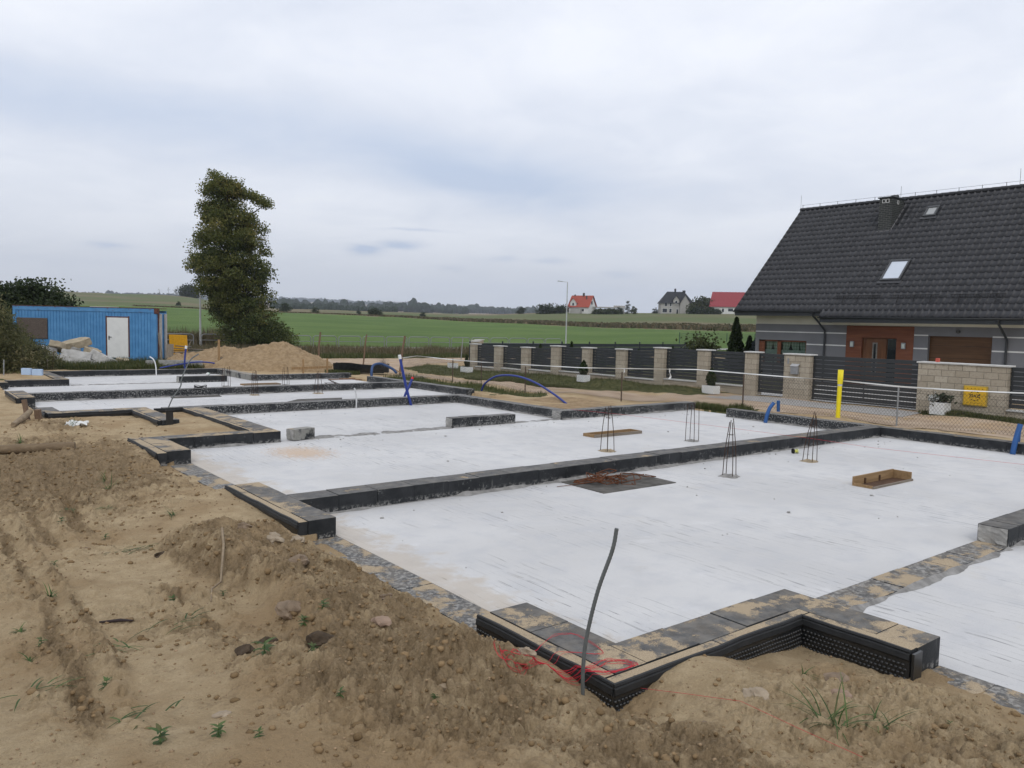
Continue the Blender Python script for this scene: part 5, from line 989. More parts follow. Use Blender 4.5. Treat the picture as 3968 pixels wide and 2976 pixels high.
def slats(y0, y1, z0, z1, parent, name, x=FX+.18, n=9, m_=ANTH):
    mb = MB(); g = .017; h = (z1-z0-g*(n-1))/n
    for i in range(n): mb.box(x, x+.03, y0+.02, y1-.02, z0+i*(h+g), z0+i*(h+g)+h)
    mb.box(x+.031, x+.06, y0+.02, y0+.07, z0, z1); mb.box(x+.031, x+.06, y1-.07, y1-.02, z0, z1); mb.box(x+.031, x+.06, (y0+y1)/2-.02, (y0+y1)/2+.02, z0, z1)
    return mb.build(name, m_, parent, .004)
for y0, y1, zt, zb in BAY:
    MB().box(FX+.06, FX+.34, y0, y1, -.2, zb-.045).build('base_wall', STONE, NW); MB().box(FX+.02, FX+.38, y0+.001, y1-.001, zb-.043, zb).build('coping', CAPW, NW, .005); slats(y0, y1, zb+.04, zt, NW, 'fence_panel')
MB().box(FX-.012, FX-.001, 15.80, 15.86, 1.42, 1.62).build('intercom', GALV, NW)
gt = thing('garden_gate', 'narrow anthracite slat gate between the two block pillars', 'gate', (0, 0, 0)); slats(16.0, 17.13, .33, 1.74, gt, 'slat_panel', FX+.15, 10); MB().box(FX+.13, FX+.149, 16.95, 17.03, 1.05, 1.12).build('handle', BLACK, gt)
gt = thing('driveway_gate', 'wide anthracite sliding slat gate in front of the brown garage', 'gate', (0, 0, 0)); slats(11.38, 15.02, .32, 1.75, gt, 'slat_panel', FX+.22, 10); MB().box(FX+.20, FX+.219, 11.45, 15.0, .26, .315).build('bottom_rail', ANTH, gt)
mbx = thing('mailbox', 'grey letter box hung on the wide pillar beside the garden gate', 'mailbox', (FX-.001, 15.53, 1.08)); MB().box(-.11, -.004, -.135, .135, 0, .27).build('body', GALV, mbx, .01); mb = MB(); mb.add([(-.13, -.15, .27), (-.13, .15, .27), (-.004, .15, .345), (-.004, -.15, .345), (-.13, -.15, .285), (-.13, .15, .285), (-.004, .15, .36), (-.004, -.15, .36)], [(3, 2, 1, 0), (4, 5, 6, 7), (0, 1, 5, 4), (1, 2, 6, 5), (2, 3, 7, 6), (3, 0, 4, 7)]).build('lid', GALVL, mbx)
# yellow gas cabinet with its lettering
gc = thing('gas_cabinet', 'yellow metal gas cabinet lettered GAZ set in the stone wall', 'cabinet', (FX, 9.70, .53))
MB().box(-.055, -.001, -.325, .325, 0, .585).build('frame', simple('cabinet_frame', (.40, .29, .06), .6, .15), gc, .006); MB().box(-.066, -.0555, -.295, .295, .03, .555).build('door', GAZY, gc, .004)
mb = MB()
for k_ in range(10):
    a0 = 2*math.pi*k_/10+.06; a1 = a0+.45; P = [(-.0685, .135*math.cos(a), .292+.135*math.sin(a)) for a in np.linspace(a0, a1, 5)]
    V = []; F = []
    for i, p in enumerate(P):
        a = a0+(a1-a0)*i/4; V += [(p[0], .125*math.cos(a), .292+.125*math.sin(a)), (p[0], .145*math.cos(a), .292+.145*math.sin(a))]
    for i in range(4): F.append((2*i, 2*i+1, 2*i+3, 2*i+2))
    mb.add(V, F)
for z in (.085, .50):
    for i in range(5): y = -.20+.10*i; mb.add([(-.0685, y-.018, z-.008), (-.0685, y+.018, z-.008), (-.0685, y, z+.018)], [(0, 1, 2)])
mb.build('emblem', BLACK, gc)
cu = bpy.data.curves.new('lettering', 'FONT'); cu.body = 'GAZ'; cu.size = .115; cu.align_x = 'CENTER'; cu.align_y = 'CENTER'; cu.extrude = .001; cu.offset = .002; cu.space_character = 1.1
to = bpy.data.objects.new('lettering_source', cu); COL.objects.link(to); bpy.context.view_layer.update()
tm = bpy.data.meshes.new_from_object(to.evaluated_get(bpy.context.evaluated_depsgraph_get())); bpy.data.objects.remove(to); tm.materials.clear(); tm.materials.append(BLACK)
to = bpy.data.objects.new('lettering', tm); COL.objects.link(to); to.parent = gc; to.matrix_local = Matrix.Translation((-.069, 0, .292)) @ Matrix(((0, 0, -1, 0), (-1, 0, 0, 0), (0, 1, 0, 0), (0, 0, 0, 1)))
# planters in front of the wall
def leaves_cloud(name, pts, size, mat, parent=None, aspect=1.5, flat=0.0, tone=None):
    pts = np.asarray(pts); n = len(pts); d = RNG.normal(size=(n, 3)); d /= np.linalg.norm(d, axis=1)[:, None]; e = RNG.normal(size=(n, 3))
    if flat: e[:, 2] *= (1-flat); d[:, 2] *= (1-flat*.5); d /= np.linalg.norm(d, axis=1)[:, None]
    e -= (e*d).sum(1)[:, None]*d; e /= np.linalg.norm(e, axis=1)[:, None]; s = size*RNG.uniform(.6, 1.35, n)[:, None]
    V = np.stack([pts-d*s*aspect/2, pts+e*s*.5-d*s*.1, pts+d*s*aspect/2, pts-e*s*.5-d*s*.1], 1).reshape(-1, 3); F = np.arange(4*n).reshape(n, 4)
    return np_mesh(name, V, F, mat, parent, False, {'rnd': ('FACE', np.clip(RNG.normal(.45, .24, n) if tone is None else tone+RNG.normal(0, .16, n), 0, 1))})
def conifer(parent, h, r, z0, mat, n, size, seed=0, egg=.25):
    u = RNG.random(n); z = z0+h*u; prof = r*np.where(u < egg, .55+.45*u/egg, ((1-u)/(1-egg))**.75); a = RNG.random(n)*2*math.pi; q = prof*np.sqrt(RNG.uniform(.35, 1, n))*(1+.18*np.sin(a*5+u*17)+.12*np.sin(u*40))
    return leaves_cloud('foliage', np.stack([q*np.cos(a), q*np.sin(a), z], 1), size, mat, parent, 1.7)
def planter(x, y, w, h, lab, plant=None, d=.36):
    t = thing('planter', lab, 'planter', (x, y, gz(x, y)), R(-6), 'white planters along the stone wall'); mb = MB(); mb.box(-d/2, d/2, -w/2, w/2, 0, h); mb.build('box', WHITEPAINT, t, .01); MB().box(-d/2+.03, d/2-.03, -w/2+.03, w/2-.03, h-.005, h+.004).build('potting_soil', simple('potting_soil', (.04, .03, .02), .95), t)
    if plant == 'thuja': conifer(t, .62, .20, h, L_THUJA, 1500, .05, 0, .35)
    if plant == 'thin': conifer(t, .60, .13, h, L_DARK, 700, .05, 0, .3)
    if plant == 'flower':
        pts = RNG.normal(size=(420, 3))*(.10, .14, .06)+(0, 0, h+.10); leaves_cloud('foliage', pts, .06, simple('plain_dark_leaf', (.025, .035, .018), .6), t); leaves_cloud('silver_foliage', RNG.normal(size=(160, 3))*(.08, .07, .06)+(-.1, .1, h+.08), .05, simple('silver_leaf', (.35, .37, .36), .7), t)
    return t
planter(24.85, 36.75, .62, .28, 'low white planter farthest along the verge, nearly bare'); planter(23.3, 33.2, .68, .28, 'white planter with a thin conifer before the last pillar', 'thin'); planter(23.75, 25.05, .50, .30, 'white planter with a small conifer in the middle of the verge', 'thuja'); planter(24.1, 18.55, .58, .30, 'white planter with a rounded conifer next to the garden gate', 'thuja'); planter(24.3, 10.45, .42, .36, 'white flower pot with dark leaves under the gas cabinet wall', 'flower', .40)
# farther garden fences behind
def simple_fence(name, a, b, z0, z1, n, mat, label, post=True, slat_n=6, gap=.02):
    a = Vector((*a, 0)); b = Vector((*b, 0)); d = b-a; L = d.length; th = math.atan2(d.y, d.x); t = thing(name, label, 'fence', (a.x, a.y, 0), th)
    for i in range(n):
        x0 = L*i/n; x1 = L*(i+1)/n; mb = MB(); h = (z1-z0-gap*(slat_n-1))/slat_n
        for k_ in range(slat_n): mb.box(x0+.05, x1-.05, -.015, .015, z0+k_*(h+gap), z0+k_*(h+gap)+h)
        mb.build('fence_panel', mat, t)
        if post: MB().box(x0-.03, x0+.03, -.03, .03, z0-.3, z1+.13).build('post', mat, t)
    return t
simple_fence('garden_fence', (25.6, 36.2), (46.0, 36.0), .15, 1.46, 9, ANTHF, 'long dark panel fence closing the garden behind the stone wall')
t = thing('stone_fence', 'short run of three block pillars seen behind the end of the stone wall', 'fence', (0, 0, 0))
for i, (x, y) in enumerate(((27.7, 38.7), (29.35, 40.8), (31.1, 42.9))): MB().box(x-.2, x+.2, y-.2, y+.2, -.1, 1.47).build('pillar', STONE, t, .01); MB().box(x-.24, x+.24, y-.24, y+.24, 1.472, 1.52).build('pillar_cap', CAPW, t, .006)
t = thing('wire_panel_fence', 'tall green wire panel fence on thin posts at the edge of the field', 'fence', (0, 0, 0)); GRN = simple('green_fence_metal', (.018, .05, .04), .6)
for i, (x, y) in enumerate(((83.2, 69.5), (86.5, 69.4), (93.8, 69.8), (101, 70.2), (108, 70.5))):
    MB().tube([(x, y, -.5), (x, y, 1.95)], .05, 6).build('post', GRN, t)
for (a, b) in (((83.2, 69.5), (86.5, 69.4)), ((86.5, 69.4), (93.8, 69.8)), ((93.8, 69.8), (101, 70.2)), ((101, 70.2), (108, 70.5))):
    mb = MB()
    for k_ in range(40): u = k_/40; x = a[0]+(b[0]-a[0])*u; y = a[1]+(b[1]-a[1])*u; mb.box(x-.004, x+.004, y-.004, y+.004, -.3, 1.9)
    mb.beam((*a, 1.85), (*b, 1.85), .02, .02); mb.beam((*a, .2), (*b, .2), .02, .02); mb.build('wire_panel', GRN, t)
for i, (x, y, h, r_, lab) in enumerate(((36.0, 26.2, 2.95, .55, 'tall dark conical thuja left of the grey house'), (36.6, 25.75, 1.95, .42, 'shorter thuja beside the tall conical one'))):
    t = thing('thuja', lab, 'conifer', (x, y, .25)); conifer(t, h, r_, .0, L_THUJA, 7000, .10, 0, .12); MB().tube([(0, 0, -.1), (0, 0, h*.5)], .05, 6).build('trunk', BARK, t)
t = thing('shrub', 'round leafy shrub on a thin stem behind the slat panels', 'shrub', (36.2, 28.6, .25)); leaves_cloud('foliage', RNG.normal(size=(1500, 3))*(.42, .42, .36)+(0, 0, 1.15), .12, L_MID, t); MB().tube([(0, 0, -.1), (.02, 0, .9)], .03, 6).build('trunk', BARK, t)
t = thing('blue_spruce', 'blue spruce sapling against the left corner of the grey house', 'conifer', (36.6, 25.0, .25)); conifer(t, 2.5, .75, .0, L_BLUE, 3200, .13, 0, .12)
for i, y in enumerate((33.6, 31.8, 29.4, 27.2, 24.9, 22.9, 20.6)):
    t = thing('young_thuja', 'young thuja hedge plant standing behind the slat panels', 'conifer', (27.0, y, .2), 0, 'young thujas behind the slat panels'); conifer(t, 1.15+.2*(i % 3), .2, 0, L_THUJA, 500, .08)
# ------------------------------------------------------------------ neighbour's house
HS = thing('house', 'grey rendered house with a steep dark tiled roof and brown doors', 'house', (0, 0, 0))
X0 = 34.0; YL, YR = 23.59, 9.0; ZG, ZB, ZT = .0, 2.88, 3.6
def fwall(y0, y1, z0, z1, mat, name, d=0.0, t_=.3): return MB().box(X0-d, X0-d+t_, y0, y1, z0, z1).build(name, mat, HS)
# facade around the openings: window, entrance, garage
for (y0, y1, z0, z1) in ((18.84, 20.8, ZG, ZB), (20.8, 23.40, 2.11, ZB), (20.8, 23.40, ZG, .95), (23.40, YL, ZG, ZB), (15.26, 15.85, ZG, ZB), (12.83, 15.26, 2.49, ZB), (YR, 12.83, ZG, ZB)): fwall(y0, y1, z0, z1, GREYR, 'wall')
fwall(YR, YL, ZB, ZT, CREAMR, 'upper_wall', .0)
mb = MB(); mb.add([(X0+.3, YL, ZG), (43.2, YL, ZG), (43.2, YL, 4.2), (38.6, YL, 8.85), (X0+.3, YL, 4.2)], [(0, 1, 2, 3, 4)]); mb.add([(X0+.3, YR, ZG), (43.2, YR, ZG), (43.2, YR, 4.2), (38.6, YR, 8.85), (X0+.3, YR, 4.2)], [(4, 3, 2, 1, 0)]); mb.add([(43.2, YL, ZG), (43.2, YR, ZG), (43.2, YR, 4.2), (43.2, YL, 4.2)], [(0, 1, 2, 3)]); mb.build('gable_wall', CREAMR, HS)
# brown cladding round the entrance, set slightly forward
for (y0, y1, z0, z1) in ((18.11, 18.84, ZG, 2.86), (15.85, 16.57, ZG, 2.86), (16.57, 18.11, 2.35, 2.86)): fwall(y0, y1, z0, z1, WOODR, 'cladding', .012)
MB().box(X0+.10, X0+.16, 16.57, 18.11, ZG, 2.35).build('door_frame', WOODD, HS)
dr = MB().box(X0+.06, X0+.098, 17.03, 18.05, ZG, 2.30).build('front_door', WOODD, HS); MB().box(X0+.045, X0+.059, 17.42, 17.64, .7, 2.14).build('glass_trim', simple('dull_steel', (.16, .15, .135), .5), dr); MB().box(X0+.038, X0+.0445, 17.48, 17.58, .78, 2.08).build('door_glass', DARKG, dr)
MB().box(X0+.06, X0+.098, 16.60, 16.98, ZG, 2.32).build('side_light', DARKG, HS)
for y in (18.53, 16.245):
    l = MB().box(X0-.09, X0-.013, y-.085, y+.085, 1.91, 2.17).build('wall_lamp', GALV, HS, .008); MB().box(X0-.10, X0-.0905, y-.06, y+.06, 1.95, 2.12).build('lamp_glass', simple('opal_glass', (.45, .50, .46), .4), l)
gd = MB().box(X0+.16, X0+.2, 12.83, 15.26, ZG, 2.49).build('garage_door', WOODGAR, HS)
mb = MB()
for z in (.6, 1.1, 1.6, 2.1): mb.box(X0+.152, X0+.159, 12.84, 15.25, z, z+.012)
mb.build('panel_groove', BLACK, gd)
# white render stripes
for (y0, y1) in ((18.85, 23.58), (15.27, 15.84), (YR, 12.82)):
    MB().box(X0-.014, X0-.001, y0, y1, 2.485, 2.535).build('stripe', WHITER, HS)
for (y0, y1) in ((18.85, 20.79), (15.27, 15.84), (YR, 12.82)):
    MB().box(X0-.014, X0-.001, y0, y1, 1.93, 1.985).build('stripe', WHITER, HS)
# kitchen window with checked curtains
wf = MB(); y0, y1, z0, z1 = 20.8, 23.40, .95, 2.11
for (a, b, c, d) in ((y0, y1, z1-.07, z1), (y0, y1, z0, z0+.07), (23.10, y1, z0, z1), (22.20, 22.38, z0, z1), (y0, y0+.07, z0, z1)): wf.box(X0+.06, X0+.14, a, b, c, d)
wf = wf.build('window', WOODR, HS); MB().box(X0+.10, X0+.106, y0+.05, y1-.05, z0+.05, z1-.05).build('pane', GLASS, wf)
tcu = T('checked_curtain', .9, .1); o_ = tcu.pos(); px = tcu.xyz(o_); ck = tcu.math('MULTIPLY', tcu.step(tcu.math('SINE', tcu.math('MULTIPLY', px[1], 42.0)), .2, .6), .4); ck = tcu.math('ADD', ck, tcu.math('MULTIPLY', tcu.step(tcu.math('SINE', tcu.math('MULTIPLY', px[2], 42.0)), .2, .6), .4))
CURT = tcu.done(tcu.mix(ck, (.42, .47, .40), (.16, .24, .17)))
def curtain(ya, yb, flip):
    V = []; F = []; n = 16
    for j in range(7):
        z = z1-.06-(z1-z0-.45)*j/6
        for i in range(n+1):
            u = i/n; w = (1-.55*(j/6)**1.4); yy = ya+(yb-ya)*u*w if flip else yb-(yb-ya)*(1-u)*w; V.append((X0+.22+.02*math.sin(i*2.4), yy, z))
    for j in range(6):
        for i in range(n): q = j*(n+1)+i; F.append((q, q+1, q+n+2, q+n+1))
    MB().add(V, F, True).build('curtain', CURT, wf)
for a, b, f_ in ((22.72, 23.08, False), (22.40, 22.72, True), (21.75, 22.18, False), (21.3, 21.75, True), (20.95, 21.3, True)): curtain(a, b, f_)
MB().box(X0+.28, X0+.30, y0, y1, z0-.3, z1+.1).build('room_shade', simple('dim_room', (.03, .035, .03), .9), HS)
MB().box(X0+.20, X0+.205, y0+.05, y1-.05, z0, 1.64).build('curtain', simple('pale_blind', (.45, .50, .46), .9), wf)
# roof of curved tiles
def tile_roof(name, ya, yb, xe, ze, xr, zr, mat, parent, rows=None, hole=None):
    dx, dz = xr-xe, zr-ze; L = math.hypot(dx, dz); nr = rows or int(round(L/.365)); nx, nz = -dz/L*np.sign(dx), abs(dx)/L; tw = .27; nt_ = int(round(abs(ya-yb)/tw)); u = np.arange(nt_*9+1)/9.0
    fr = u-np.floor(u); prof = np.where(fr < .36, .060*np.abs(np.sin(fr/.36*math.pi))**.8, .004*np.cos((fr-.36)/.64*math.pi*2)); Y = ya+(yb-ya)*u/nt_; V = []; F = []; m = len(u)
    for r_ in range(nr):
        s0, s1 = L*r_/nr-.02, L*(r_+1)/nr+.02; jit = RNG.uniform(-.004, .004)
        for s, lift in ((s0, .030+jit), (s0, .005), (s1, .006)):
            h = prof+lift if lift != .005 else prof*.2-.01; h = np.where(lift == .005, prof*0-.012, prof+lift)
            V.append(np.stack([xe+dx*s/L+nx*h, Y, ze+dz*s/L+nz*h], 1))
        b = r_*3*m; i = np.arange(m-1); F.append(np.stack([b+m+i, b+m+i+1, b+i+1, b+i], 1)); F.append(np.stack([b+i, b+i+1, b+2*m+i+1, b+2*m+i], 1))
    A = []
    for r_ in range(nr): q = np.repeat(RNG.random(nt_+1), 9)[(9-int(9*.42)):][:m-1]; A += [q, q]
    return np_mesh(name, np.concatenate(V), np.concatenate(F), mat, parent, False, {'rnd': ('FACE', np.concatenate(A))})
YGA = 24.32; YGB = 7.9
rf = tile_roof('roof', YGA, YGB, 33.2, 3.52, 38.6, 8.94, ROOFM, HS)
tile_roof('roof', YGB, YGA, 44.0, 3.52, 38.6, 8.94, ROOFM, HS); tile_roof('lower_roof', 19.58, 11.42, 32.92, 3.24, 33.2, 3.52, ROOFM, HS, 1)
mb = MB(); mb.add([(33.22, YGA-.03, 3.44), (38.6, YGA-.03, 8.82), (44, YGA-.03, 3.44), (44, YGB, 3.44), (38.6, YGB, 8.82), (33.22, YGB, 3.44)], [(0, 1, 4, 5), (1, 2, 3, 4)]); mb.build('roof_underlay', ANTHF, HS)
mb = MB(); mb.beam((33.2, YGA+.0, 3.44), (38.6, YGA+.0, 8.86), .03, .16); mb.build('verge_board', ANTH, HS)
mb = MB()
for i in range(46): y = YGA+.02-i*.36; mb.tube([(38.6, y, 8.985), (38.6, y-.37, 8.985)], [.105, .088], 8)
mb.build('ridge_tiles', ROOFM, HS)
mb = MB(); mb.tube([(38.6, YGA-.05, 9.22), (38.6, YGB, 9.22)], .006, 4)
for i in range(17): y = YGA-.1-i*.98; mb.tube([(38.6, y, 9.06), (38.6, y, 9.24)], .012, 4)
for y in (YGA+.02, 13.9): mb.tube([(38.6, y, 9.1), (38.6, y, 9.75)], .008, 4)
mb.tube([(33.25, YGA-.1, 3.75), (38.55, YGA-.1, 9.05)], .004, 4); mb.build('lightning_wire', simple('dark_wire', (.04, .04, .04), .6), HS)
# fascia, soffit, gutters and downpipes
MB().box(33.24, 33.28, 19.59, YGA, 3.26, 3.46).build('fascia', ANTH, HS); MB().box(33.28, 34.0, 19.6, YGA-.02, 3.36, 3.40).build('soffit', CREAMR, HS)
MB().box(32.96, 33.0, 11.42, 19.58, 2.98, 3.20).build('fascia', ANTH, HS); MB().box(33.0, 34.0, 11.44, 19.56, 3.10, 3.14).build('soffit', CREAMR, HS); MB().box(33.0, 34.0, 19.562, 19.585, 2.98, 3.44).build('fascia', ANTH, HS)
def gutter(y0, y1, x, z):
    V = []; F = []; n = 8
    for y in (y0, y1):
        for i in range(n+1): a = math.pi+math.pi*i/n; V.append((x+.065*math.cos(a), y, z+.065*math.sin(a)))
        for i in range(n+1): a = 2*math.pi-math.pi*i/n; V.append((x+.058*math.cos(a), y, z+.058*math.sin(a)))
    q = 2*(n+1)
    for i in range(q): F.append((i, (i+1) % q, q+(i+1) % q, q+i))
    F += [tuple(range(q-1, -1, -1)), tuple(range(q, 2*q))]; return MB().add(V, F, True).build('gutter', ANTH, HS)
gutter(19.62, YGA+.05, 33.17, 3.50); gutter(11.3, 19.62, 32.88, 3.22)
MB().tube([(33.17, 20.08, 3.44), (33.19, 20.08, 3.30), (33.5, 20.0, 3.05), (33.93, 19.87, 2.62), (33.935, 19.86, 2.4), (33.935, 19.86, .2)], .045, 10).build('downpipe', ANTH, HS); MB().tube([(32.88, 12.25, 3.16), (32.89, 12.25, 3.02), (33.4, 12.28, 2.75), (33.93, 12.3, 2.42), (33.935, 12.3, 2.2), (33.935, 12.3, .2)], .045, 10).build('downpipe', ANTH, HS)
MB().tube([(X0-.06, 14.1, 2.66), (X0-.01, 14.1, 2.70)], [.07, .09], 12).build('garage_light', simple('dark_lamp', (.06, .06, .06), .4), HS)
# chimney
tb = T('dark_clinker_brick', .6, .35); Pp = tb.pos(); xx = tb.xyz(Pp); bt = tb.node('ShaderNodeTexBrick'); tb.lk(tb.vec(tb.math('ADD', xx[0], xx[1]), xx[2], 0.0), bt.inputs['Vector']); bt.inputs['Scale'].default_value = 1.0; bt.inputs['Brick Width'].default_value = .25; bt.inputs['Row Height'].default_value = .085; bt.inputs['Mortar Size'].default_value = .006; bt.inputs['Color1'].default_value = (.018, .021, .020, 1); bt.inputs['Color2'].default_value = (.030, .034, .031, 1); bt.inputs['Mortar'].default_value = (.14, .14, .135, 1)
CLINK = tb.done(bt.outputs[0], tb.bump(bt.outputs['Fac'], .5, .01))
CH = MB().box(37.02, 38.15, 18.62, 19.24, 7.0, 8.86).build('chimney', CLINK, HS); MB().box(36.96, 38.21, 18.56, 19.30, 8.861, 8.915).build('chimney_cap', ANTH, CH, .008); MB().tube([(37.6, 18.80, 8.916), (37.6, 18.80, 9.03)], [.20, .17], 12).build('flue_cowl', ANTH, CH)
for y in (18.84, 19.02):
    mb = MB()
    for (a, b, c, d) in ((-.075, .075, -.085, -.065), (-.075, .075, .065, .085), (-.075, -.055, -.065, .065), (.055, .075, -.065, .065)): mb.box(37.003, 37.018, y+a, y+b, 8.72+c, 8.72+d)
    v = mb.build('vent_frame', WHITEPAINT, CH); MB().box(37.012, 37.0185, y-.055, y+.055, 8.655, 8.785).build('vent_hole', BLACK, v)
mb = MB()
for (a, b, c, d) in ((-.07, .07, -.085, -.065), (-.07, .07, .065, .085), (-.07, -.055, -.065, .065), (.055, .07, -.065, .065)): mb.box(37.55+a, 37.55+b, 18.603, 18.618, 8.68+c, 8.68+d)
v = mb.build('vent_frame', WHITEPAINT, CH); MB().tube([(38.05, 18.75, 8.91), (38.05, 18.75, 9.5)], .008, 4).build('lightning_rod', BLACK, CH)
mb = MB(); mb.beam((36.97, 18.6, 7.32), (36.97, 19.26, 7.32), .03, .04); mb.beam((36.97, 18.59, 7.36), (38.05, 18.59, 8.42), .02, .05); mb.build('lead_flashing', simple('lead_flashing', (.20, .20, .20), .6), CH)
MB().add([(36.65, 18.55, 7.01), (36.65, 19.32, 7.01), (37.02, 19.30, 7.38), (37.02, 18.56, 7.38)], [(0, 1, 2, 3)]).build('flashing_apron', simple('dark_flashing', (.04, .041, .045), .45), CH)
mb = MB(); mb.add([(37.62, 18.0+.0, 8.02), (37.62, 18.42, 8.02), (37.80, 18.42, 8.04), (37.80, 18.0, 8.04)], [(0, 1, 2, 3)]); mb.beam((37.62, 18.0, 8.01), (37.62, 18.45, 8.01), .03, .03); mb.beam((37.8, 18.05, 8.20), (37.62, 18.05, 8.02), .02, .02); mb.beam((37.8, 18.4, 8.20), (37.62, 18.4, 8.02), .02, .02); mb.build('sweep_step', BLACK, HS)
def skylight(yc, w, x0, x1, glass, label=None):
    """frame lying on the 45 degree slope"""
    k = 1.0037; L = math.hypot(x1-x0, (x1-x0)*k); cx = (x0+x1)/2; cz = 3.52+(cx-33.2)*k+.125; mbf = MB(); rot = (0, -math.atan(k), 0)
    def part(du, dy, su, s_y, h, off=0): n = Vector((-math.sin(math.atan(k)), 0, math.cos(math.atan(k)))); p = Vector((cx, yc, cz))+Vector((math.cos(math.atan(k)), 0, math.sin(math.atan(k))))*du+Vector((0, dy, 0))+n*off; return (p, (su, s_y, h), rot)
    for q in ((-L/2, 0, .09, w+.09, .10), (L/2, 0, .11, w+.09, .12), (0, -w/2, L-.10, .08, .10), (0, w/2, L-.10, .08, .10)): mbf.obox(*part(*q))
    f_ = mbf.build('skylight', simple('skylight_frame', (.055, .058, .062), .45), HS); MB().obox(*part(0, 0, L-.09, w-.08, .02, .012)).build('skylight_pane', glass, f_); MB().obox(*part(-L/2-.13, 0, .18, w+.25, .02, -.012)).build('skylight_flashing', simple('dark_flashing', (.04, .041, .045), .45), f_)
BLIND_SKY = simple('blind_and_sky_glass', (.50, .55, .62), .12, .04, 2, .6)  # white blind behind glass, with the reflected sky put into the pane colour
skylight(17.23, .80, 34.43, 35.30, BLIND_SKY); skylight(17.12, .46, 37.47, 37.89, simple('milky_skylight', (.30, .31, .31), .15, .05, 2, .6))
for (ya, yb) in ((17.14, 19.16), (14.71, 16.74), (12.27, 14.29)):
    mb = MB(); x, z = 33.56, 3.98
    for h in (0.0, .14): mb.tube([(x-h*.25, ya, z+.05+h), (x-h*.25, yb, z+.05+h)], .010 if h == 0 else .013, 5)
    for i in range(20): y = ya+(yb-ya)*(i+.5)/20; mb.tube([(x, y, z+.05), (x-.04, y, z+.19)], .006, 4)
    for i in range(3): y = ya+(yb-ya)*(i+.5)/3; mb.beam((x-.12, y, z-.12), (x+.02, y, z+.20), .03, .012)
    mb.build('snow_guard', BLACK, HS)
tag(MB().box(FX+.10, FX+.19, 10.83, 10.93, 1.742, 1.86).build('red_pot', simple('red_plastic', (.5, .10, .07), .6), None, .01), 'small red pot standing on top of the gas cabinet wall', 'pot')
# ------------------------------------------------------------------ site container
CONT_RIGHT = (10.66, 41.92); CLn, CD, CHh = 7.1, 1.15, 2.6; CX, CY = CONT_RIGHT[0]-.7843*CLn, CONT_RIGHT[1]+.6204*CLn
CPAINT = mat_container(); RUSTP = simple('rusty_frame_paint', (.10, .04, .028), .8, .5, 8)
CT = thing('site_container', 'old blue site container with a white door and a boarded window', 'container', (CX, CY, .33), R(-38.35))

V = []; F = []; n = 0; z0, z1 = .16, 2.40
def corr(x0, x1, za, zb):
    """trapezoid corrugated sheet along the front"""
    p = x0; V = []
    xs = []
    while p < x1-1e-6:
        for dx, dy in ((0, 0), (.11, 0), (.122, .022), (.140, .022)): 
            if p+dx <= x1: xs.append((p+dx, dy))
        p += .152
    xs.append((x1, 0)); F = []
    for x, y in xs: V += [(x, y, za), (x, y, zb)]
    for i in range(len(xs)-1): q = 2*i; F.append((q, q+2, q+3, q+1))
    return V, F
mb = MB()
for a, b, c, d in ((.16, .98, z0, .98), (.16, .98, 2.0, z1), (.98-.82, .17, z0, z1), (.98, 1.72, 2.0, z1), (.98, 1.72, z0, .98), (1.72, 4.60, z0, z1), (4.60, 5.76, 2.14, z1), (5.76, 6.94, z0, z1)): mb.add(*corr(a, b, c, d))
mb.build('corrugated_wall', CPAINT, CT)
mb = MB(); mb.box(0, CLn, -.03, .10, 2.40, CHh); mb.box(0, CLn, -.03, .10, 0.0, .16); mb.box(0, .16, -.03, .13, .16, 2.40); mb.box(6.94, CLn, -.03, .13, .16, 2.40); mb.build('frame', CPAINT, CT, .006)
mb = MB(); mb.box(0.0, .06, .13, CD, .1, 2.4); mb.box(CLn-.06, CLn, .2, CD-.1, .1, 2.4); mb.box(0, CLn, CD-.06, CD, .1, 2.5); mb.build('end_wall', CPAINT, CT)
mb = MB(); mb.box(-.01, CLn+.01, -.05, CD+.02, CHh+.001, CHh+.03); mb.build('roof', RUSTP, CT)
mb = MB(); mb.box(CLn-.10, CLn+.08, -.05, .16, 2.35, CHh-.005); mb.box(CLn+.0, CLn+.02, .13, .24, .1, 2.35); mb.build('rusty_corner', RUSTP, CT)
mb = MB(); mb.box(CLn+.03, CLn+.10, .24, .40, .1, 2.35); mb.box(CLn+.03, CLn+.10, .80, .98, .1, 2.35); mb.build('end_post', simple('pale_end_post', (.40, .39, .37), .7, .2, 5), CT)
MB().box(3.7, 5.0, .2, .5, CHh+.031, CHh+.05).build('roof_strip', WHITEPAINT, CT)
d = MB().box(4.66, 5.70, -.035, .0, .14, 2.12).build('door', WHITEPAINT, CT, .006); mb = MB(); mb.box(4.735, 4.775, -.05, -.0355, 1.02, 1.22); mb.tube([(4.755, -.07, 1.16), (4.90, -.075, 1.16)], .013, 8); mb.build('handle', BLACK, d)
mb = MB(); mb.box(4.59, 4.655, -.02, .03, .14, 2.2); mb.box(5.705, 5.76, -.02, .03, .14, 2.2); mb.box(4.655, 5.705, -.02, .03, 2.125, 2.18); mb.box(4.6, 5.76, -.03, .03, .03, .135); mb.build('door_frame', RUSTP, CT)
tch = T('chipboard', .9, .15); oo = tch.obj(); cv = tch.vor(42, tch.scale(oo, (1, 1, 2.2)), 'F1', 'Color'); tch.done(tch.mix(tch.xyz(cv)[0], (.065, .052, .045), (.135, .11, .095)))
MB().box(.20, 1.71, -.045, -.02, 1.0, 2.02).build('window_board', tch.m, CT, .004)
mb = MB()
for x in (.3, 2.4, 4.5, 6.7): mb.box(x, x+.18, .0, .2, -.35, -.005)
mb.build('footing', CONC, CT)
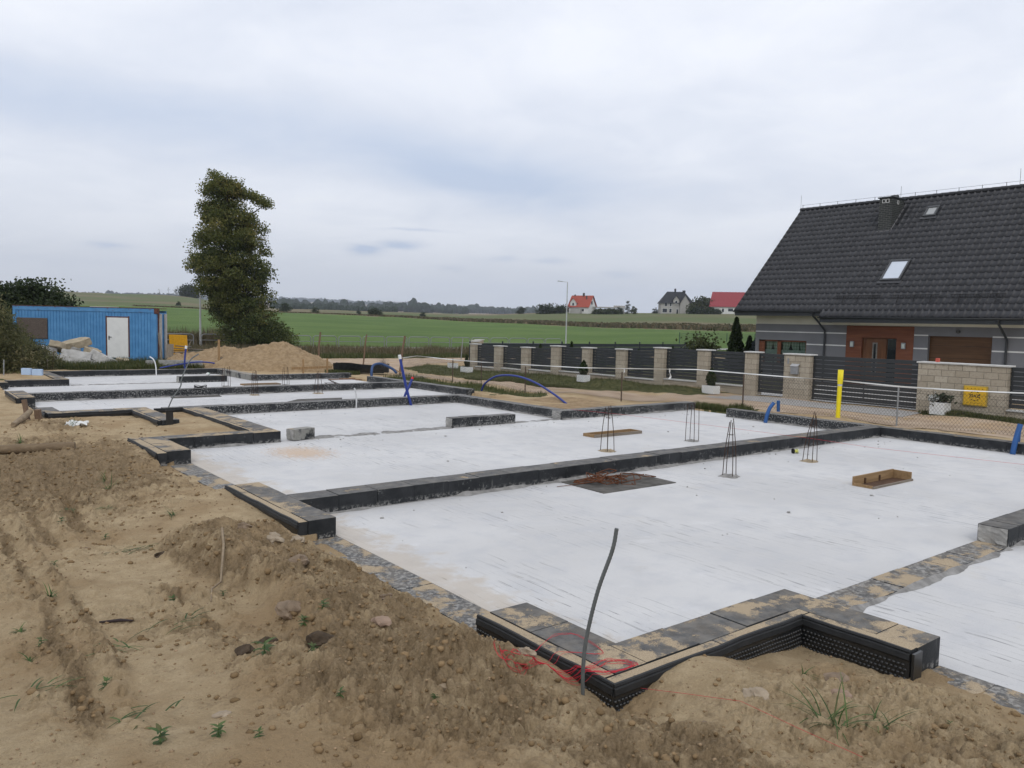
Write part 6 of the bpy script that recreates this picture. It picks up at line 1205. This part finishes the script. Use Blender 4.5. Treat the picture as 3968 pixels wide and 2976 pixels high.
# broken concrete in front of the container
def chunk(x, y, z, sx, s_y, sz, rot, mat, lab, seed):
    rs = random.Random(seed); n = 5+rs.randrange(3); poly = []
    for i in range(n): a = 2*math.pi*i/n+rs.uniform(-.25, .25); poly.append((sx*.5*math.cos(a)*rs.uniform(.75, 1.1), s_y*.5*math.sin(a)*rs.uniform(.75, 1.1)))
    o = MB().prism(poly, -sz/2, sz/2).build('concrete_chunk', mat, None, .015); o.location = (x, y, z); o.rotation_euler = rot; md = o.modifiers.new('sub', 'SUBSURF'); md.subdivision_type = 'SIMPLE'; md.levels = 3; md.render_levels = 3
    tx = bpy.data.textures.new('chunk_rough', 'CLOUDS'); tx.noise_scale = .22; dm = o.modifiers.new('rough', 'DISPLACE'); dm.texture = tx; dm.strength = .07; tag(o, lab, 'rubble')
CHK = [(6.95, 41.35, 1.20, 1.35, .9, .34, (.30, -.22, -.45), CONCT, 'big tan broken slab on top of the rubble heap'), (6.35, 41.45, 1.05, .95, .7, .28, (-.2, .5, .3), CONCT, 'tan broken piece leaning left under the top slab'), (5.75, 41.5, .82, 1.05, .85, .55, (.1, .1, .2), CONCL, 'rounded pale lump at the left of the rubble heap'), (7.55, 40.95, .86, .9, .7, .35, (.1, .35, -.5), CONCT, 'tan wedge under the right side of the top slab'), (6.8, 40.75, .62, 1.7, 1.1, .5, (-.35, .1, -.6), CONCL, 'wide pale grey slab in the middle of the rubble heap'), (7.9, 40.3, .55, 1.6, .9, .42, (-.2, .45, -.65), CONCL, 'long grey slab sloping down the right of the rubble heap'), (6.9, 40.2, .42, 1.5, .9, .3, (-.3, .1, -.6), CONCL, 'flat grey piece at the front foot of the rubble heap'), (6.9, 40.95, .9, .45, .35, .3, (.2, .3, .3), CONC, 'small grey lump wedged under the top slab'), (8.55, 40.0, .44, .42, .36, .34, (.2, .1, .1), CONCT, 'small tan lump at the right end of the rubble'), (8.8, 39.85, .42, .34, .3, .3, (.3, -.4, .5), CONCT, 'smallest tan lump lying last at the right end'), (6.0, 41.0, .45, 1.2, 1.0, .55, (0, 0, .3), CONC, 'grey lump half hidden in the scrub at the left of the rubble')]
for i, c in enumerate(CHK): chunk(*c[:8], c[8], 300+i)
# stack of old boards, yellow sheet
t = MB().obox((0, 0, 0), (.98, .03, 1.25)).build('yellow_sheet', YELS, None, .003); t.location = (12.75, 45.7, .95); t.rotation_euler = (.18, .02, R(-38)); tag(t, 'yellow sheet leaning on the board stack by the container', 'sheet')
rs = random.Random(9)
for i in range(11):
    o = MB().obox((0, 0, 0), (rs.uniform(1.5, 2.4), rs.uniform(.18, .3), .035)).build('board', WOODX if i % 3 else simple('dark_sheet', (.05, .052, .055), .8), None, .004); o.location = (12.4+rs.uniform(-.25, .35), 43.2+rs.uniform(-.5, .5), .33+.055*i); o.rotation_euler = (rs.uniform(-.05, .05), rs.uniform(-.06, .06), R(-38)+rs.uniform(-.25, .2)); tag(o, 'old grey board in the untidy stack between container and sand pile', 'board', 'old boards stacked beside the container')
for (a, b, w, lab) in (((12.0, 42.6, .28), (12.45, 42.4, 1.35), .12, 'pale board leaning against the board stack'), ((10.86, 41.72, .2), (10.74, 41.88, 1.75), .10, 'grey batten leaning on the container corner'), ((11.15, 41.5, .2), (11.2, 41.6, 1.2), .34, 'dark broad board standing by the container corner'), ((12.0, 43.4, 1.05), (12.6, 43.0, 1.0), .4, 'black bent piece on top of the board stack')):
    tag(MB().beam(a, b, w, .03).build('board', WOODG if 'black' not in lab else TR, None, .003), lab, 'board')
o = MB().obox((10.9, 38.75, .42), (1.9, .10, .26), (0, 0, R(-20))).build('concrete_beam', CONC, None, .012); tag(o, 'low grey concrete beam lying behind the back wall', 'beam'); tag(MB().obox((9.6, 39.0, .40), (.28, .22, .26), (0, 0, .2)).build('concrete_block', CONC, None, .012), 'small grey block lying left of the low concrete beam', 'block')
# ------------------------------------------------------------------ railings and lamps along the pavement
RP = [16.2, 18.12, 18.2, 20.40, 20.97, 23.05, 23.13, 25.3, 25.38, 27.6, 27.68, 29.82, 29.98, 32.02, 32.18, 34.18, 34.34, 36.32, 36.48, 38.42, 38.58, 40.52, 40.67, 42.55, 42.70, 44.58, 44.72, 46.55, 46.68, 48.52, 48.66, 50.50, 50.63, 52.42, 52.55, 54.33]
RP = [(13.9, 16.1), (16.2, 18.12)]+[(RP[i], RP[i+1]) for i in range(2, len(RP), 2)]
GALVR = simple('railing_steel', (.20, .21, .215), .5, .12, 8, .5, .2)
def railing(x0, x1):
    y0, y1 = 73.6-.2366*x0-.02, 73.6-.2366*x1-.02; L = math.hypot(x1-x0, y1-y0); zb = gz((x0+x1)/2, (y0+y1)/2)
    t = thing('guard_railing', 'tubular steel railing section along the pavement before the green field', 'railing', (x0, y0, zb), math.atan2(y1-y0, x1-x0), 'railing sections along the pavement'); r_ = .24; P = [(0.02, 0, -.2), (0.02, 0, 1.12-r_)]
    for i in range(1, 7): a = math.pi-math.pi/2*i/6; P.append((0.02+r_+r_*math.cos(a), 0, 1.12-r_+r_*math.sin(a)))
    for i in range(0, 7): a = math.pi/2-math.pi/2*i/6; P.append((L-.02-r_+r_*math.cos(a), 0, 1.12-r_+r_*math.sin(a)))
    P.append((L-.02, 0, -.2)); MB().tube(P, .040, 8).build('hoop', GALVR, t); MB().tube([(.02, 0, .62), (L-.02, 0, .62)], .032, 6).build('mid_rail', GALVR, t)
for a in RP: railing(*a)
for i, (x, y, h, lab) in enumerate(((21.5, 70.6, 7.9, 'pale street lamp post rising behind the tree by the container'), (67.6, 74.7, 7.85, 'tall street lamp standing before the green field, in front of the red-roofed house'))):
    z = gz(x, y); t = thing('street_lamp', lab, 'street lamp', (x, y, z), R(-38)); MB().tube([(0, 0, -.3), (0, 0, .9), (0, 0, h)], [.10, .085, .052], 10).build('pole', GALVL, t); MB().tube([(0, 0, h-.02), (-.75, 0, h+.06)], .028, 8).build('arm', GALVL, t); MB().obox((-.95, 0, h+.08), (.62, .24, .07), (0, .06, 0)).build('lamp_head', GALV, t, .02); MB().box(-.16, .16, -.16, .16, .02, .07).build('base_plate', GALVL, t)
# ------------------------------------------------------------------ tree, bushes and scrub
def crown_points(env, n_clump, per, spread, depth=.8, base=(0, 0, 0), seed=0):
    """env: list of (height, left, right) of the outline across the view; clumps fill an oval around it"""
    rg = np.random.default_rng(seed); hs = [e[0] for e in env]; C = []
    z = rg.uniform(hs[0], hs[-1], n_clump*3); l = np.interp(z, hs, [e[1] for e in env]); r_ = np.interp(z, hs, [e[2] for e in env]); w = (r_-l)/2
    keep = rg.random(len(z)) < np.clip(w/np.max(w), .18, 1); z, l, r_, w = (q[keep] for q in (z, l, r_, w)); a = rg.uniform(0, 2*np.pi, len(z)); q = np.sqrt(rg.uniform(.12, 1, len(z)))*.93
    C = np.stack([(l+r_)/2+w*q*np.cos(a), w*depth*q*np.sin(a), z], 1)[:n_clump]
    sp_ = spread*rg.uniform(.6, 1.35, len(C)); k = (per*(sp_/spread)**1.5).astype(int)
    P = np.repeat(C, k, 0)+np.clip(rg.normal(size=(k.sum(), 3)), -1.7, 1.7)*np.repeat(sp_, k)[:, None]*np.array([1, 1, .62])
    global TONE
    TONE = np.repeat(np.clip(rg.normal(.45, .22, len(C)), .02, .95), k)
    return P, C
def limbs(parent, C, h0, trunk, r0, frac=.35, mat=BARK):
    mb = MB(); mb.tube(trunk, [r0*(1-.8*i/(len(trunk)-1)) for i in range(len(trunk))], 9); tr = [Vector(p) for p in trunk]; tz = [p.z for p in tr]
    for c in C:
        if random.random() > frac: continue
        c = Vector(c); z = max(h0, c.z-random.uniform(.6, 2.2)*(c.xy.length*.5+.3)); p = Vector([float(np.interp(z, tz, [q[k] for q in tr])) for k in range(3)]); m_ = p.lerp(c, .55)+Vector((0, 0, .12*(c-p).length)); rr = .02+.012*(c-p).length; mb.tube([p, m_, c], [rr*1.6, rr, rr*.35], 5)
    return mb.build('trunk', mat, parent)
T0 = thing('tree', 'tall lone green tree with a wind-swept top behind the sand pile', 'tree', (22.7, 65.2, 0), R(-38.35))
ENV = [(.0, -1.3, 4.2), (.5, -1.5, 5.0), (1.5, -1.9, 4.8), (2.6, -2.2, 3.9), (3.6, -2.7, 3.2), (4.6, -3.3, 3.45), (5.5, -4.1, 3.3), (6.8, -4.35, 3.4), (7.6, -3.5, 3.1), (8.6, -3.4, 2.85), (9.6, -3.4, 2.7), (10.8, -3.1, 1.9), (11.4, -3.0, .9), (11.9, -2.9, .6), (12.6, -2.75, .6), (13.2, -2.3, .3), (13.7, -2.2, -.6), (14.2, -2.3, -1.7)]
P1, C1 = crown_points([(h, (l+q)/2+(l-q)/2*.90, (l+q)/2+(q-l)/2*.90) for h, l, q in ENV], 400, 215, .38, .85, seed=4)
TT = TONE; rg = np.random.default_rng(8); arm = np.array([(.1, 0, 12.9), (.7, .2, 12.6), (1.2, .1, 12.4), (1.7, .1, 12.15), (2.15, 0, 11.95), (2.5, -.1, 11.75)]); P2 = np.concatenate([c+np.clip(rg.normal(size=(380, 3)), -1.7, 1.7)*(.34, .34, .22) for c in arm])
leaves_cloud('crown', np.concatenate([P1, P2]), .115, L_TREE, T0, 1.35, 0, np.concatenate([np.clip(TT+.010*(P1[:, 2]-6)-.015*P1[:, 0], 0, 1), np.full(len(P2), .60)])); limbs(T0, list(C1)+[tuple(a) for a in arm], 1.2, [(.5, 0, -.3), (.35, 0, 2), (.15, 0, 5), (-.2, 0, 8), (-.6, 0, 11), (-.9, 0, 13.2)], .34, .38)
def bush(name, lab, cat, x, y, env, n, per, spread, size, mat, depth=.8, group=None, z=None, seed=0, rz=R(-38.35)):
    t = thing(name, lab, cat, (x, y, gz(x, y) if z is None else z), rz, group); P, C = crown_points(env, n, per, spread, depth, seed=seed); P[:, 2] = np.maximum(P[:, 2], .02); leaves_cloud('crown', P, size, mat, t, 3.2 if mat is L_BRUSH else 1.5, 0, TONE); h = env[-1][0]; limbs(t, C, .1, [(0, 0, -.2), (.02*h, 0, h*.35), (-.03*h, 0, h*.7)], .02*h+.01, .25); return t
bush('bush', 'big dark green bush rising behind the left end of the container', 'bush', 6.9, 50.0, [(.2, -4.5, 3.6), (1.2, -4.6, 3.7), (2.2, -4.4, 3.0), (3.0, -3.6, 1.9), (3.5, -2.6, .6), (3.95, -1.4, -.2)], 150, 240, .42, .115, L_DARK, .6, seed=11)
bush('bush', 'second dark bush at the far left edge behind the container', 'bush', -1.5, 52.5, [(.2, -4, 3), (1.5, -4, 3), (3.2, -3, 2.2), (4.4, -1, .5)], 100, 200, .45, .12, L_DARK, .6, seed=12)
bush('bush', 'loose olive bush at the left edge before the container', 'bush', 2.95, 38.0, [(.0, -3, 2.0), (.8, -3, 1.8), (1.5, -3, 1.5), (2.3, -3, .85), (2.9, -2.5, .15)], 420, 330, .30, .045, L_BRUSH, .7, seed=13)
bush('bush', 'low scrubby bush spreading beside the rubble heap', 'bush', 4.6, 38.9, [(.0, -2.2, 1.5), (.5, -2.1, 1.2), (1.0, -1.6, .5), (1.3, -1.2, -.2)], 110, 240, .22, .042, L_BRUSH, .7, seed=14)
# grasses: verge, site edge, scrub and roadside weeds
def grass_field(name, polys, n, hmin, hmax, w, mat, lab, seed=0, dens=None, drop=.7):
    rg = np.random.default_rng(seed); B = []
    for p in polys:
        xs = [q[0] for q in p]; ys = [q[1] for q in p]; m = int(n/len(polys)*1.0)+1; X = rg.uniform(min(xs), max(xs), m*3); Y = rg.uniform(min(ys), max(ys), m*3); k = inpoly(X+fbm(X, Y, 3, 3)*.9, Y+fbm(X, Y, 3, 4)*.9, p) & (fbm(X*.8, Y*.8, 3, seed+1) > (-.12 if dens is None else dens)); B.append(np.stack([X[k][:m], Y[k][:m]], 1))
    B = np.concatenate(B); X, Y = B.T; Z = ground_h(X, Y, False); m = len(X); h = rg.uniform(hmin, hmax, m)*(.6+1.1*np.clip(fbm(X*.7, Y*.7, 2, 31)+.4, 0, 1)); a = rg.uniform(0, 2*np.pi, m); ln = rg.uniform(.1, .8, m)*h*drop; ca, sa = np.cos(a), np.sin(a); b = np.stack([X, Y, Z], 1); sd_ = np.stack([-sa, ca, 0*a], 1)*(w/2)
    mid = b+np.stack([ca*ln*.35, sa*ln*.35, h*.6], 1); tip = b+np.stack([ca*ln, sa*ln, h], 1); V = np.stack([b-sd_, b+sd_, mid+sd_*.75, mid-sd_*.75, tip], 1).reshape(-1, 3); q = np.arange(m)*5
    F = np.concatenate([np.stack([q, q+1, q+2], 1), np.stack([q, q+2, q+3], 1), np.stack([q+3, q+2, q+4], 1)]); rv = np.clip(rg.normal(.45, .25, m), 0, 1)
    return tag(np_mesh(name, V, F, mat, None, False, {'rnd': ('FACE', np.tile(rv, 3))}), lab, 'grass', None, 'stuff')
grass_field('grass', GRASS_POLYS[0:2]+[[(21.9, 24), (22.3, 24), (22.3, 28), (21.3, 31)]], 26000, .04, .12, .014, L_GRASS, 'short mown grass on the verge in front of the stone wall', 1)
grass_field('grass', [GRASS_POLYS[2], GRASS_POLYS[3], GRASS_POLYS[6]], 9000, .05, .20, .014, L_GRASS, 'patchy green grass along the mesh fence and at the slab opening', 2)
grass_field('grass', [[(5.2, 37.9), (12.0, 37.9), (10.5, 39.7), (7, 42), (4, 41.5), (3.2, 38.5)]], 16000, .10, .38, .016, L_GRASS, 'rank grass between the back wall and the container', 3)
grass_field('grass', [GRASS_POLYS[5]], 14000, .08, .3, .03, L_GRASS, 'green grass along the far side of the sandy road', 5)
grass_field('roadside_weeds', [[(12.5, 52.4), (22, 52.6), (35, 52), (50, 48.4), (62, 45), (66, 52), (56, 59.2), (40.6, 62.8), (30.4, 65.4), (18, 68), (10, 69)]], 30000, .15, .5, .035, L_DRY, 'dry brown weeds on the bank below the railings', 6, -.25)
grass_field('roadside_weeds', [[(2, 73), (26, 69.5), (27, 73), (22, 78), (4, 82)]], 16000, .5, 1.5, .05, L_DRY, 'tall brown weeds behind the railings beside the container', 7, -.4)
def weed_belt():
    rg = np.random.default_rng(3); B = []
    for az in np.arange(13, 74, .030):
        e = float(field_edge(az)); wd = float(np.interp(az, [14, 35, 50], [8, 14, 30])); B += [(az+rg.normal()*.05, e+rg.uniform(0, wd)) for _ in range(14)]
    B = np.array(B); X = B[:, 1]*np.sin(np.radians(B[:, 0])); Y = B[:, 1]*np.cos(np.radians(B[:, 0])); Z = ground_h(X, Y, False); m = len(X); h = rg.uniform(.2, .85, m)*np.interp(B[:, 0], [13, 30, 45], [.55, .7, 1.0])*(.5+1.3*np.clip(fbm(X*.05, Y*.05, 3, 8)+.4, 0, 1)); a = rg.uniform(0, 6.28, m); w = rg.uniform(.12, .5, m)
    sd_ = np.stack([np.cos(a), np.sin(a), 0*a], 1)*w[:, None]; b = np.stack([X, Y, Z-.1], 1); t = b+np.stack([rg.normal(size=m)*.2, rg.normal(size=m)*.2, h], 1); V = np.stack([b-sd_, b+sd_, t+sd_*.5, t-sd_*.6], 1).reshape(-1, 3)
    tag(np_mesh('weed_belt', V, np.arange(4*m).reshape(m, 4), L_DRY, None, False, {'rnd': ('FACE', np.clip(rg.normal(.4, .25, m), 0, 1))}), 'brown belt of tall weeds along the far edge of the green field', 'weeds', None, 'stuff')
weed_belt()
# ------------------------------------------------------------------ far land: bushes, trees, houses, woods
def pol(az, r): return r*math.sin(R(az)), r*math.cos(R(az))
def far_bush(name, lab, cat, az, r, w, h, n=26, per=60, mat=L_DARK, seed=0, group=None, bare=False):
    x, y = pol(az, r); e = [(0, -w*.45, w*.45), (h*.35, -w*.5, w*.5), (h*.7, -w*.36, w*.38), (h, -w*.1, w*.12)]
    if bare: e = [(h*.3, -w*.3, w*.3), (h*.6, -w*.5, w*.5), (h, -w*.2, w*.2)]
    return bush(name, lab, cat, x, y, e, n, per, w*.11, w*.055 if not bare else w*.03, mat, .8, group, seed=seed, rz=-R(az))
far_bush('bush', 'round dark bush on the field edge just right of the tree', 'bush', 22.42, 275, 4.0, 2.8, seed=1); far_bush('bush', 'smaller round bush right of the first one on the field edge', 'bush', 24.42, 285, 2.9, 1.9, mat=L_MID, seed=2); far_bush('bush', 'tiny bush in the middle of the far field edge', 'bush', 27.38, 290, 1.7, 1.1, seed=3); far_bush('bush', 'wide low bush in the middle of the far field edge', 'bush', 28.48, 275, 4.7, 1.9, seed=4); far_bush('bush', 'lone bush on the field edge farther right', 'bush', 31.89, 265, 2.0, 1.6, seed=5); far_bush('bush', 'small bush on the hill slope above the yellow sheet', 'bush', 15.6, 300, 1.8, 1.3, seed=6)
far_bush('tree', 'dark clump of trees on the hill beside the lone tree', 'tree', 16.3, 540, 13, 8.5, 50, 70, seed=7)
for i, (az, w, h, lab) in enumerate(((14.45, 3.6, 6, 'leftmost thin bare tree on the hill crest'), (15.0, 3.6, 5.5, 'middle thin bare tree on the hill crest'), (15.45, 4.5, 6.5, 'rightmost thin bare tree on the hill crest, with some leaves'))): far_bush('tree', lab, 'tree', az, 560, w, h, 16, 26 if i == 2 else 9, L_MID, 20+i, None, True)
far_bush('tree', 'dark rounded tree at the hill foot left of the red-roofed house', 'tree', 38.87, 420, 5, 3.4, 30, 60, seed=9)
def far_hedge(az0, az1, r, h, lab, seed, mat=L_DARK):
    x, y = pol((az0+az1)/2, r); w = R(az1-az0)*r; return bush('hedge', lab, 'hedge', x, y, [(0, -w/2, w/2), (h*.6, -w/2, w/2), (h, -w*.45, w*.45)], 60, 50, h*.30, .42, mat, .12, seed=seed, rz=-R((az0+az1)/2))
far_hedge(39.9, 42.2, 345, 3.3, 'dark hedge left of the red-roofed house', 31); far_hedge(50.6, 52.9, 322, 2.0, 'low clipped hedge between the two right-hand houses', 32); far_hedge(43.9, 46.0, 338, 1.9, 'scrub row before the unfinished concrete frame', 33, L_MID)
far_bush('conifer', 'pointed conifer in the group between the houses', 'conifer', 46.45, 345, 2.8, 5.4, 30, 60, seed=34); far_bush('tree', 'rounded tree left of the pointed conifer', 'tree', 45.85, 340, 3.6, 2.8, 30, 60, seed=35); far_bush('tree', 'rounded tree right of the pointed conifer', 'tree', 46.9, 342, 3.4, 3.2, 30, 60, L_MID, seed=36); far_bush('tree', 'small bush left of the grey house with the black roof', 'bush', 48.4, 360, 3.0, 2.4, 26, 60, seed=37); far_bush('tree', 'big rounded willow between the grey and the red-roofed house', 'tree', 51.75, 345, 11.5, 6.3, 60, 80, L_MID, seed=38); far_bush('tree', 'small tree before the right-hand red-roofed house', 'tree', 52.6, 322, 3.2, 2.3, 26, 50, seed=39); far_bush('bush', 'bush right of the right-hand red-roofed house', 'bush', 54.4, 322, 3.4, 2.2, 26, 50, seed=40)
def far_house(name, lab, az, r, w, d, hw, hr, wallm, roofm, turn, wins, extra=None, hip=0.0):
    x, y = pol(az, r); z = gz(x, y); t = thing(name, lab, 'house', (x, y, z), -R(az)+turn); MB().box(-w/2, w/2, -d/2, d/2, -1.5, hw).build('wall', wallm, t)
    o = .6; mb = MB(); hp = hip; mb.add([(-w/2-o, -d/2-o, hw-.3), (w/2+o, -d/2-o, hw-.3), (w/2+o, d/2+o, hw-.3), (-w/2-o, d/2+o, hw-.3), (-w/2-o+hp, 0, hr), (w/2+o-hp, 0, hr)], [(0, 1, 5, 4), (2, 3, 4, 5), (3, 0, 4), (1, 2, 5)] if hp else [(0, 1, 5, 4), (2, 3, 4, 5)]); mb.build('roof', roofm, t)
    if not hp:
        for s in (-1, 1): MB().add([(s*w/2, -d/2, hw), (s*w/2, d/2, hw), (s*w/2, 0, hr-.35)], [(0, 1, 2)]).build('gable', wallm, t)
    for (wx, wy, wz, ww, wh, face) in wins:
        if face == 'f': f_ = MB().box(wx-ww/2, wx+ww/2, -d/2-.06, -d/2-.01, wz, wz+wh).build('window', WHITEPAINT, t); MB().box(wx-ww/2+.12, wx+ww/2-.12, -d/2-.09, -d/2-.0601, wz+.12, wz+wh-.12).build('pane', DARKG, f_)
        else: f_ = MB().box(w/2+.01, w/2+.06, wy-ww/2, wy+ww/2, wz, wz+wh).build('window', WHITEPAINT, t); MB().box(w/2+.0601, w/2+.09, wy-ww/2+.12, wy+ww/2-.12, wz+.12, wz+wh-.12).build('pane', DARKG, f_)
    if extra: extra(t, w, d, hw, hr)
    return t
def dormer(t, cx, d, y_front, wd, z0, ze, zr, wallm, roofm, win=True):
    MB().add([(cx-wd/2, y_front, z0), (cx+wd/2, y_front, z0), (cx+wd/2, y_front, ze), (cx, y_front, zr), (cx-wd/2, y_front, ze), (cx-wd/2, 0, z0), (cx+wd/2, 0, z0), (cx+wd/2, 0, ze), (cx, 0, zr), (cx-wd/2, 0, ze)], [(0, 1, 2, 3, 4), (1, 6, 7, 2), (5, 0, 4, 9)]).build('dormer', wallm, t)
    mb = MB(); mb.add([(cx-wd/2-.5, y_front-.5, ze-.45), (cx, y_front-.5, zr+.12), (cx+wd/2+.5, y_front-.5, ze-.45), (cx-wd/2-.5, .2, ze-.45), (cx, .2, zr+.12), (cx+wd/2+.5, .2, ze-.45)], [(0, 1, 4, 3), (1, 2, 5, 4)]); mb.build('dormer_roof', roofm, t)
    if win: f_ = MB().box(cx-.55, cx+.55, y_front-.07, y_front-.01, z0+.5, z0+1.9).build('window', WHITEPAINT, t); MB().box(cx-.42, cx+.42, y_front-.1, y_front-.0701, z0+.62, z0+1.78).build('pane', DARKG, f_)
def ex_red(t, w, d, hw, hr):
    dormer(t, -2.6, d, -d/2-.05, 2.9, hw-.2, hw+1.9, hw+3.6, WHITER, REDROOF); MB().box(.2, .9, -.4, .3, hr-.6, hr+1.1).build('chimney', simple('dark_chimney', (.06, .055, .05), .8), t); MB().box(-3.9, -3.4, -.3, .3, hr-.5, hr+.4).build('chimney', simple('dark_chimney', (.06, .055, .05), .8), t); MB().box(2.4, 2.8, -1.6, -1.2, hr-1.6, hr-.1).build('chimney', simple('dark_chimney', (.06, .055, .05), .8), t)
    mb = MB(); mb.add([(-w/2-5.5, -d/2, -.2), (-w/2-.61, -d/2, 1.6), (-w/2-.61, d/2, 1.6), (-w/2-5.5, d/2, -.2), (-w/2-5.5, -d/2, .4), (-w/2-.61, -d/2, 2.4), (-w/2-.61, d/2, 2.4), (-w/2-5.5, d/2, .4)], [(4, 5, 6, 7), (0, 1, 5, 4)]); mb.build('side_roof', REDROOF, t); MB().box(-w/2+2, w/2-3, -d/2-2.4, -d/2-.1, -1.5, hw-.9).build('terrace', GREYRL, t)
far_house('house', 'white house with an orange-red gabled roof and a dormer on the hilltop', 43.25, 350, 9.4, 7.4, 2.8, 7.7, WHITER, REDROOF, -R(26), [(1.7, 0, 3.6, 1.3, 1.5, 'g'), (0, -.6, 3.7, 1.8, 1.7, 's'), (-3, 0, .7, 1.4, 1.2, 'f'), (2.0, 0, .7, 1.4, 1.2, 'f')][1:], ex_red)
def ex_black(t, w, d, hw, hr):
    dormer(t, 3.4, d, -d/2-1.0, 4.2, -.8, hw-.3, hw+3.2, GREYRL, DARKROOF, False); dormer(t, -.3, d, -d/2-.3, 2.6, hw-1.0, hw+1.2, hw+2.9, GREYRL, DARKROOF); MB().box(-.6, .1, -.4, .3, hr-.5, hr+1.3).build('chimney', DARKROOF, t); MB().box(2.9, 4.1, -.4, .4, hr-.6, hr+.6).build('chimney', DARKROOF, t)
far_house('house', 'pale grey house with a black hipped roof on the hilltop', 49.75, 354, 13.4, 9, 4.6, 9.4, GREYRL, DARKROOF, R(8), [(-5.0, 0, .2, 2.2, 1.9, 'f'), (-2.6, 0, .2, 1.2, 1.9, 'f'), (-4.6, 0, 2.9, 1.3, 1.6, 'f'), (-2.6, 0, 2.9, 1.0, 1.6, 'f'), (.3, 0, -.5, 1.0, 2.4, 'f')], ex_black, 3.6)
def ex_red2(t, w, d, hw, hr): MB().box(-w/2-2.6, -w/2-.1, -d/2, d/2, 1.6, 2.0).build('porch_roof', REDROOF2, t); MB().box(w/2-4, w/2-1.5, -d/2-.2, -d/2, hw+.6, hw+1.6).build('snow_rail', GALV, t) if False else None
far_house('house', 'white bungalow with a plain crimson roof half hidden by the near roof', 53.35, 345, 14.5, 9.5, 3.0, 9.0, WHITER, REDROOF2, R(2), [(-6.0, 0, -.4, 1.1, 2.2, 'f'), (-2.2, 0, .5, 1.0, 1.6, 'f'), (.8, 0, .8, 2.2, 1.4, 'f'), (4.2, 0, .8, 1.6, 1.4, 'f')], ex_red2, 1.2)
x, y = pol(45.3, 352); t = thing('unfinished_house', 'unfinished flat concrete house frame between the hilltop houses', 'building', (x, y, gz(x, y)), -R(45.3)); MB().box(-8, 6, -4, 4, 2.4, 2.75).build('floor_plate', CONCL, t)
for px in (-7.5, -4.5, -1.5, 1.5, 5.5): MB().box(px-.2, px+.2, -3.8, -3.4, -1, 2.399).build('column', CONCL, t)
MB().box(-1, 5.5, -3, 3, -1, 1.8).build('wall', CONC, t); MB().box(1, 6, -3, 3, 2.751, 3.4).build('wall', GREYRL, t)
x, y = pol(55.0, 322); t = thing('garden_wall', 'crumpled pale tarpaulin and wall at the field edge beside the near roof', 'wall', (x, y, gz(x, y)), -R(55.0)); MB().box(-7, 9, -.6, .6, -.6, 1.5).build('wall', CONCL, t, .2)
# woods far away, massed
def woods(name, az0, az1, r, h, n, lab, mat, seed, rspread=.12, hv=.18):
    rg = np.random.default_rng(seed); az = rg.uniform(az0, az1, n); rr = r*rg.uniform(1-rspread, 1+rspread, n); X = rr*np.sin(np.radians(az)); Y = rr*np.cos(np.radians(az)); Z = ground_h(X, Y, False); hh = h*(1+hv*rg.normal(size=n))*(.9+.3*np.clip(fbm(az*.9, rr*.002, 3, seed)+.25, 0, 1)); ico, Fc = stone_vf((0, 0, 0), 1, random.Random(1)); kinds = [np.array(stone_vf((0, 0, 0), 1, random.Random(k), 1, 1.0)[0]) for k in range(8)]; Fc = np.array(stone_vf((0, 0, 0), 1, random.Random(1), 1)[1]); V = []; F = []; b = 0
    for x, y, z, q, i in zip(X, Y, Z, hh, rg.integers(0, 8, n)): V.append(kinds[i]*(q*.42, q*.42, q*.55)+(x, y, z+q*.42)); F.append(Fc+b); b += len(kinds[i])
    return tag(np_mesh(name, np.concatenate(V), np.concatenate(F), mat, None, False), lab, 'wood', None, 'stuff')
WOODM = simple('far_woodland', (.020, .030, .014), .95, .35, .05, .05)
woods('far_forest', 2, 44, 4200, 15, 5200, 'long wooded ridge on the horizon', WOODM, 1, .06); woods('far_forest', 33, 46, 2000, 14, 1500, 'darker wood in the middle distance right of centre', WOODM, 2, .12); woods('far_forest', 22, 35, 1500, 9, 420, 'scattered trees along the valley', WOODM, 3, .2, .5); woods('far_forest', 21.5, 30, 900, 4.5, 420, 'dark scrub line beyond the far field edge', WOODM, 5, .06, .3); woods('far_forest', 0, 17, 2600, 14, 1400, 'wood showing over the left hill', WOODM, 4, .1)
# three small birds are too far off to model; the haze of a damp day lies over the land
HZ = MB().box(-5400, 5400, -5400, 5400, -60, 320); HZM = bpy.data.materials.new('haze'); HZM.use_nodes = True; nt = HZM.node_tree; nt.nodes.clear(); pv = nt.nodes.new('ShaderNodeVolumePrincipled'); pv.inputs['Color'].default_value = (.80, .87, 1.0, 1); pv.inputs['Density'].default_value = .00019; ou = nt.nodes.new('ShaderNodeOutputMaterial'); nt.links.new(pv.outputs[0], ou.inputs['Volume'])
hz = HZ.build('haze', HZM); tag(hz, 'thin bluish haze over the far fields', 'haze', None, 'stuff')
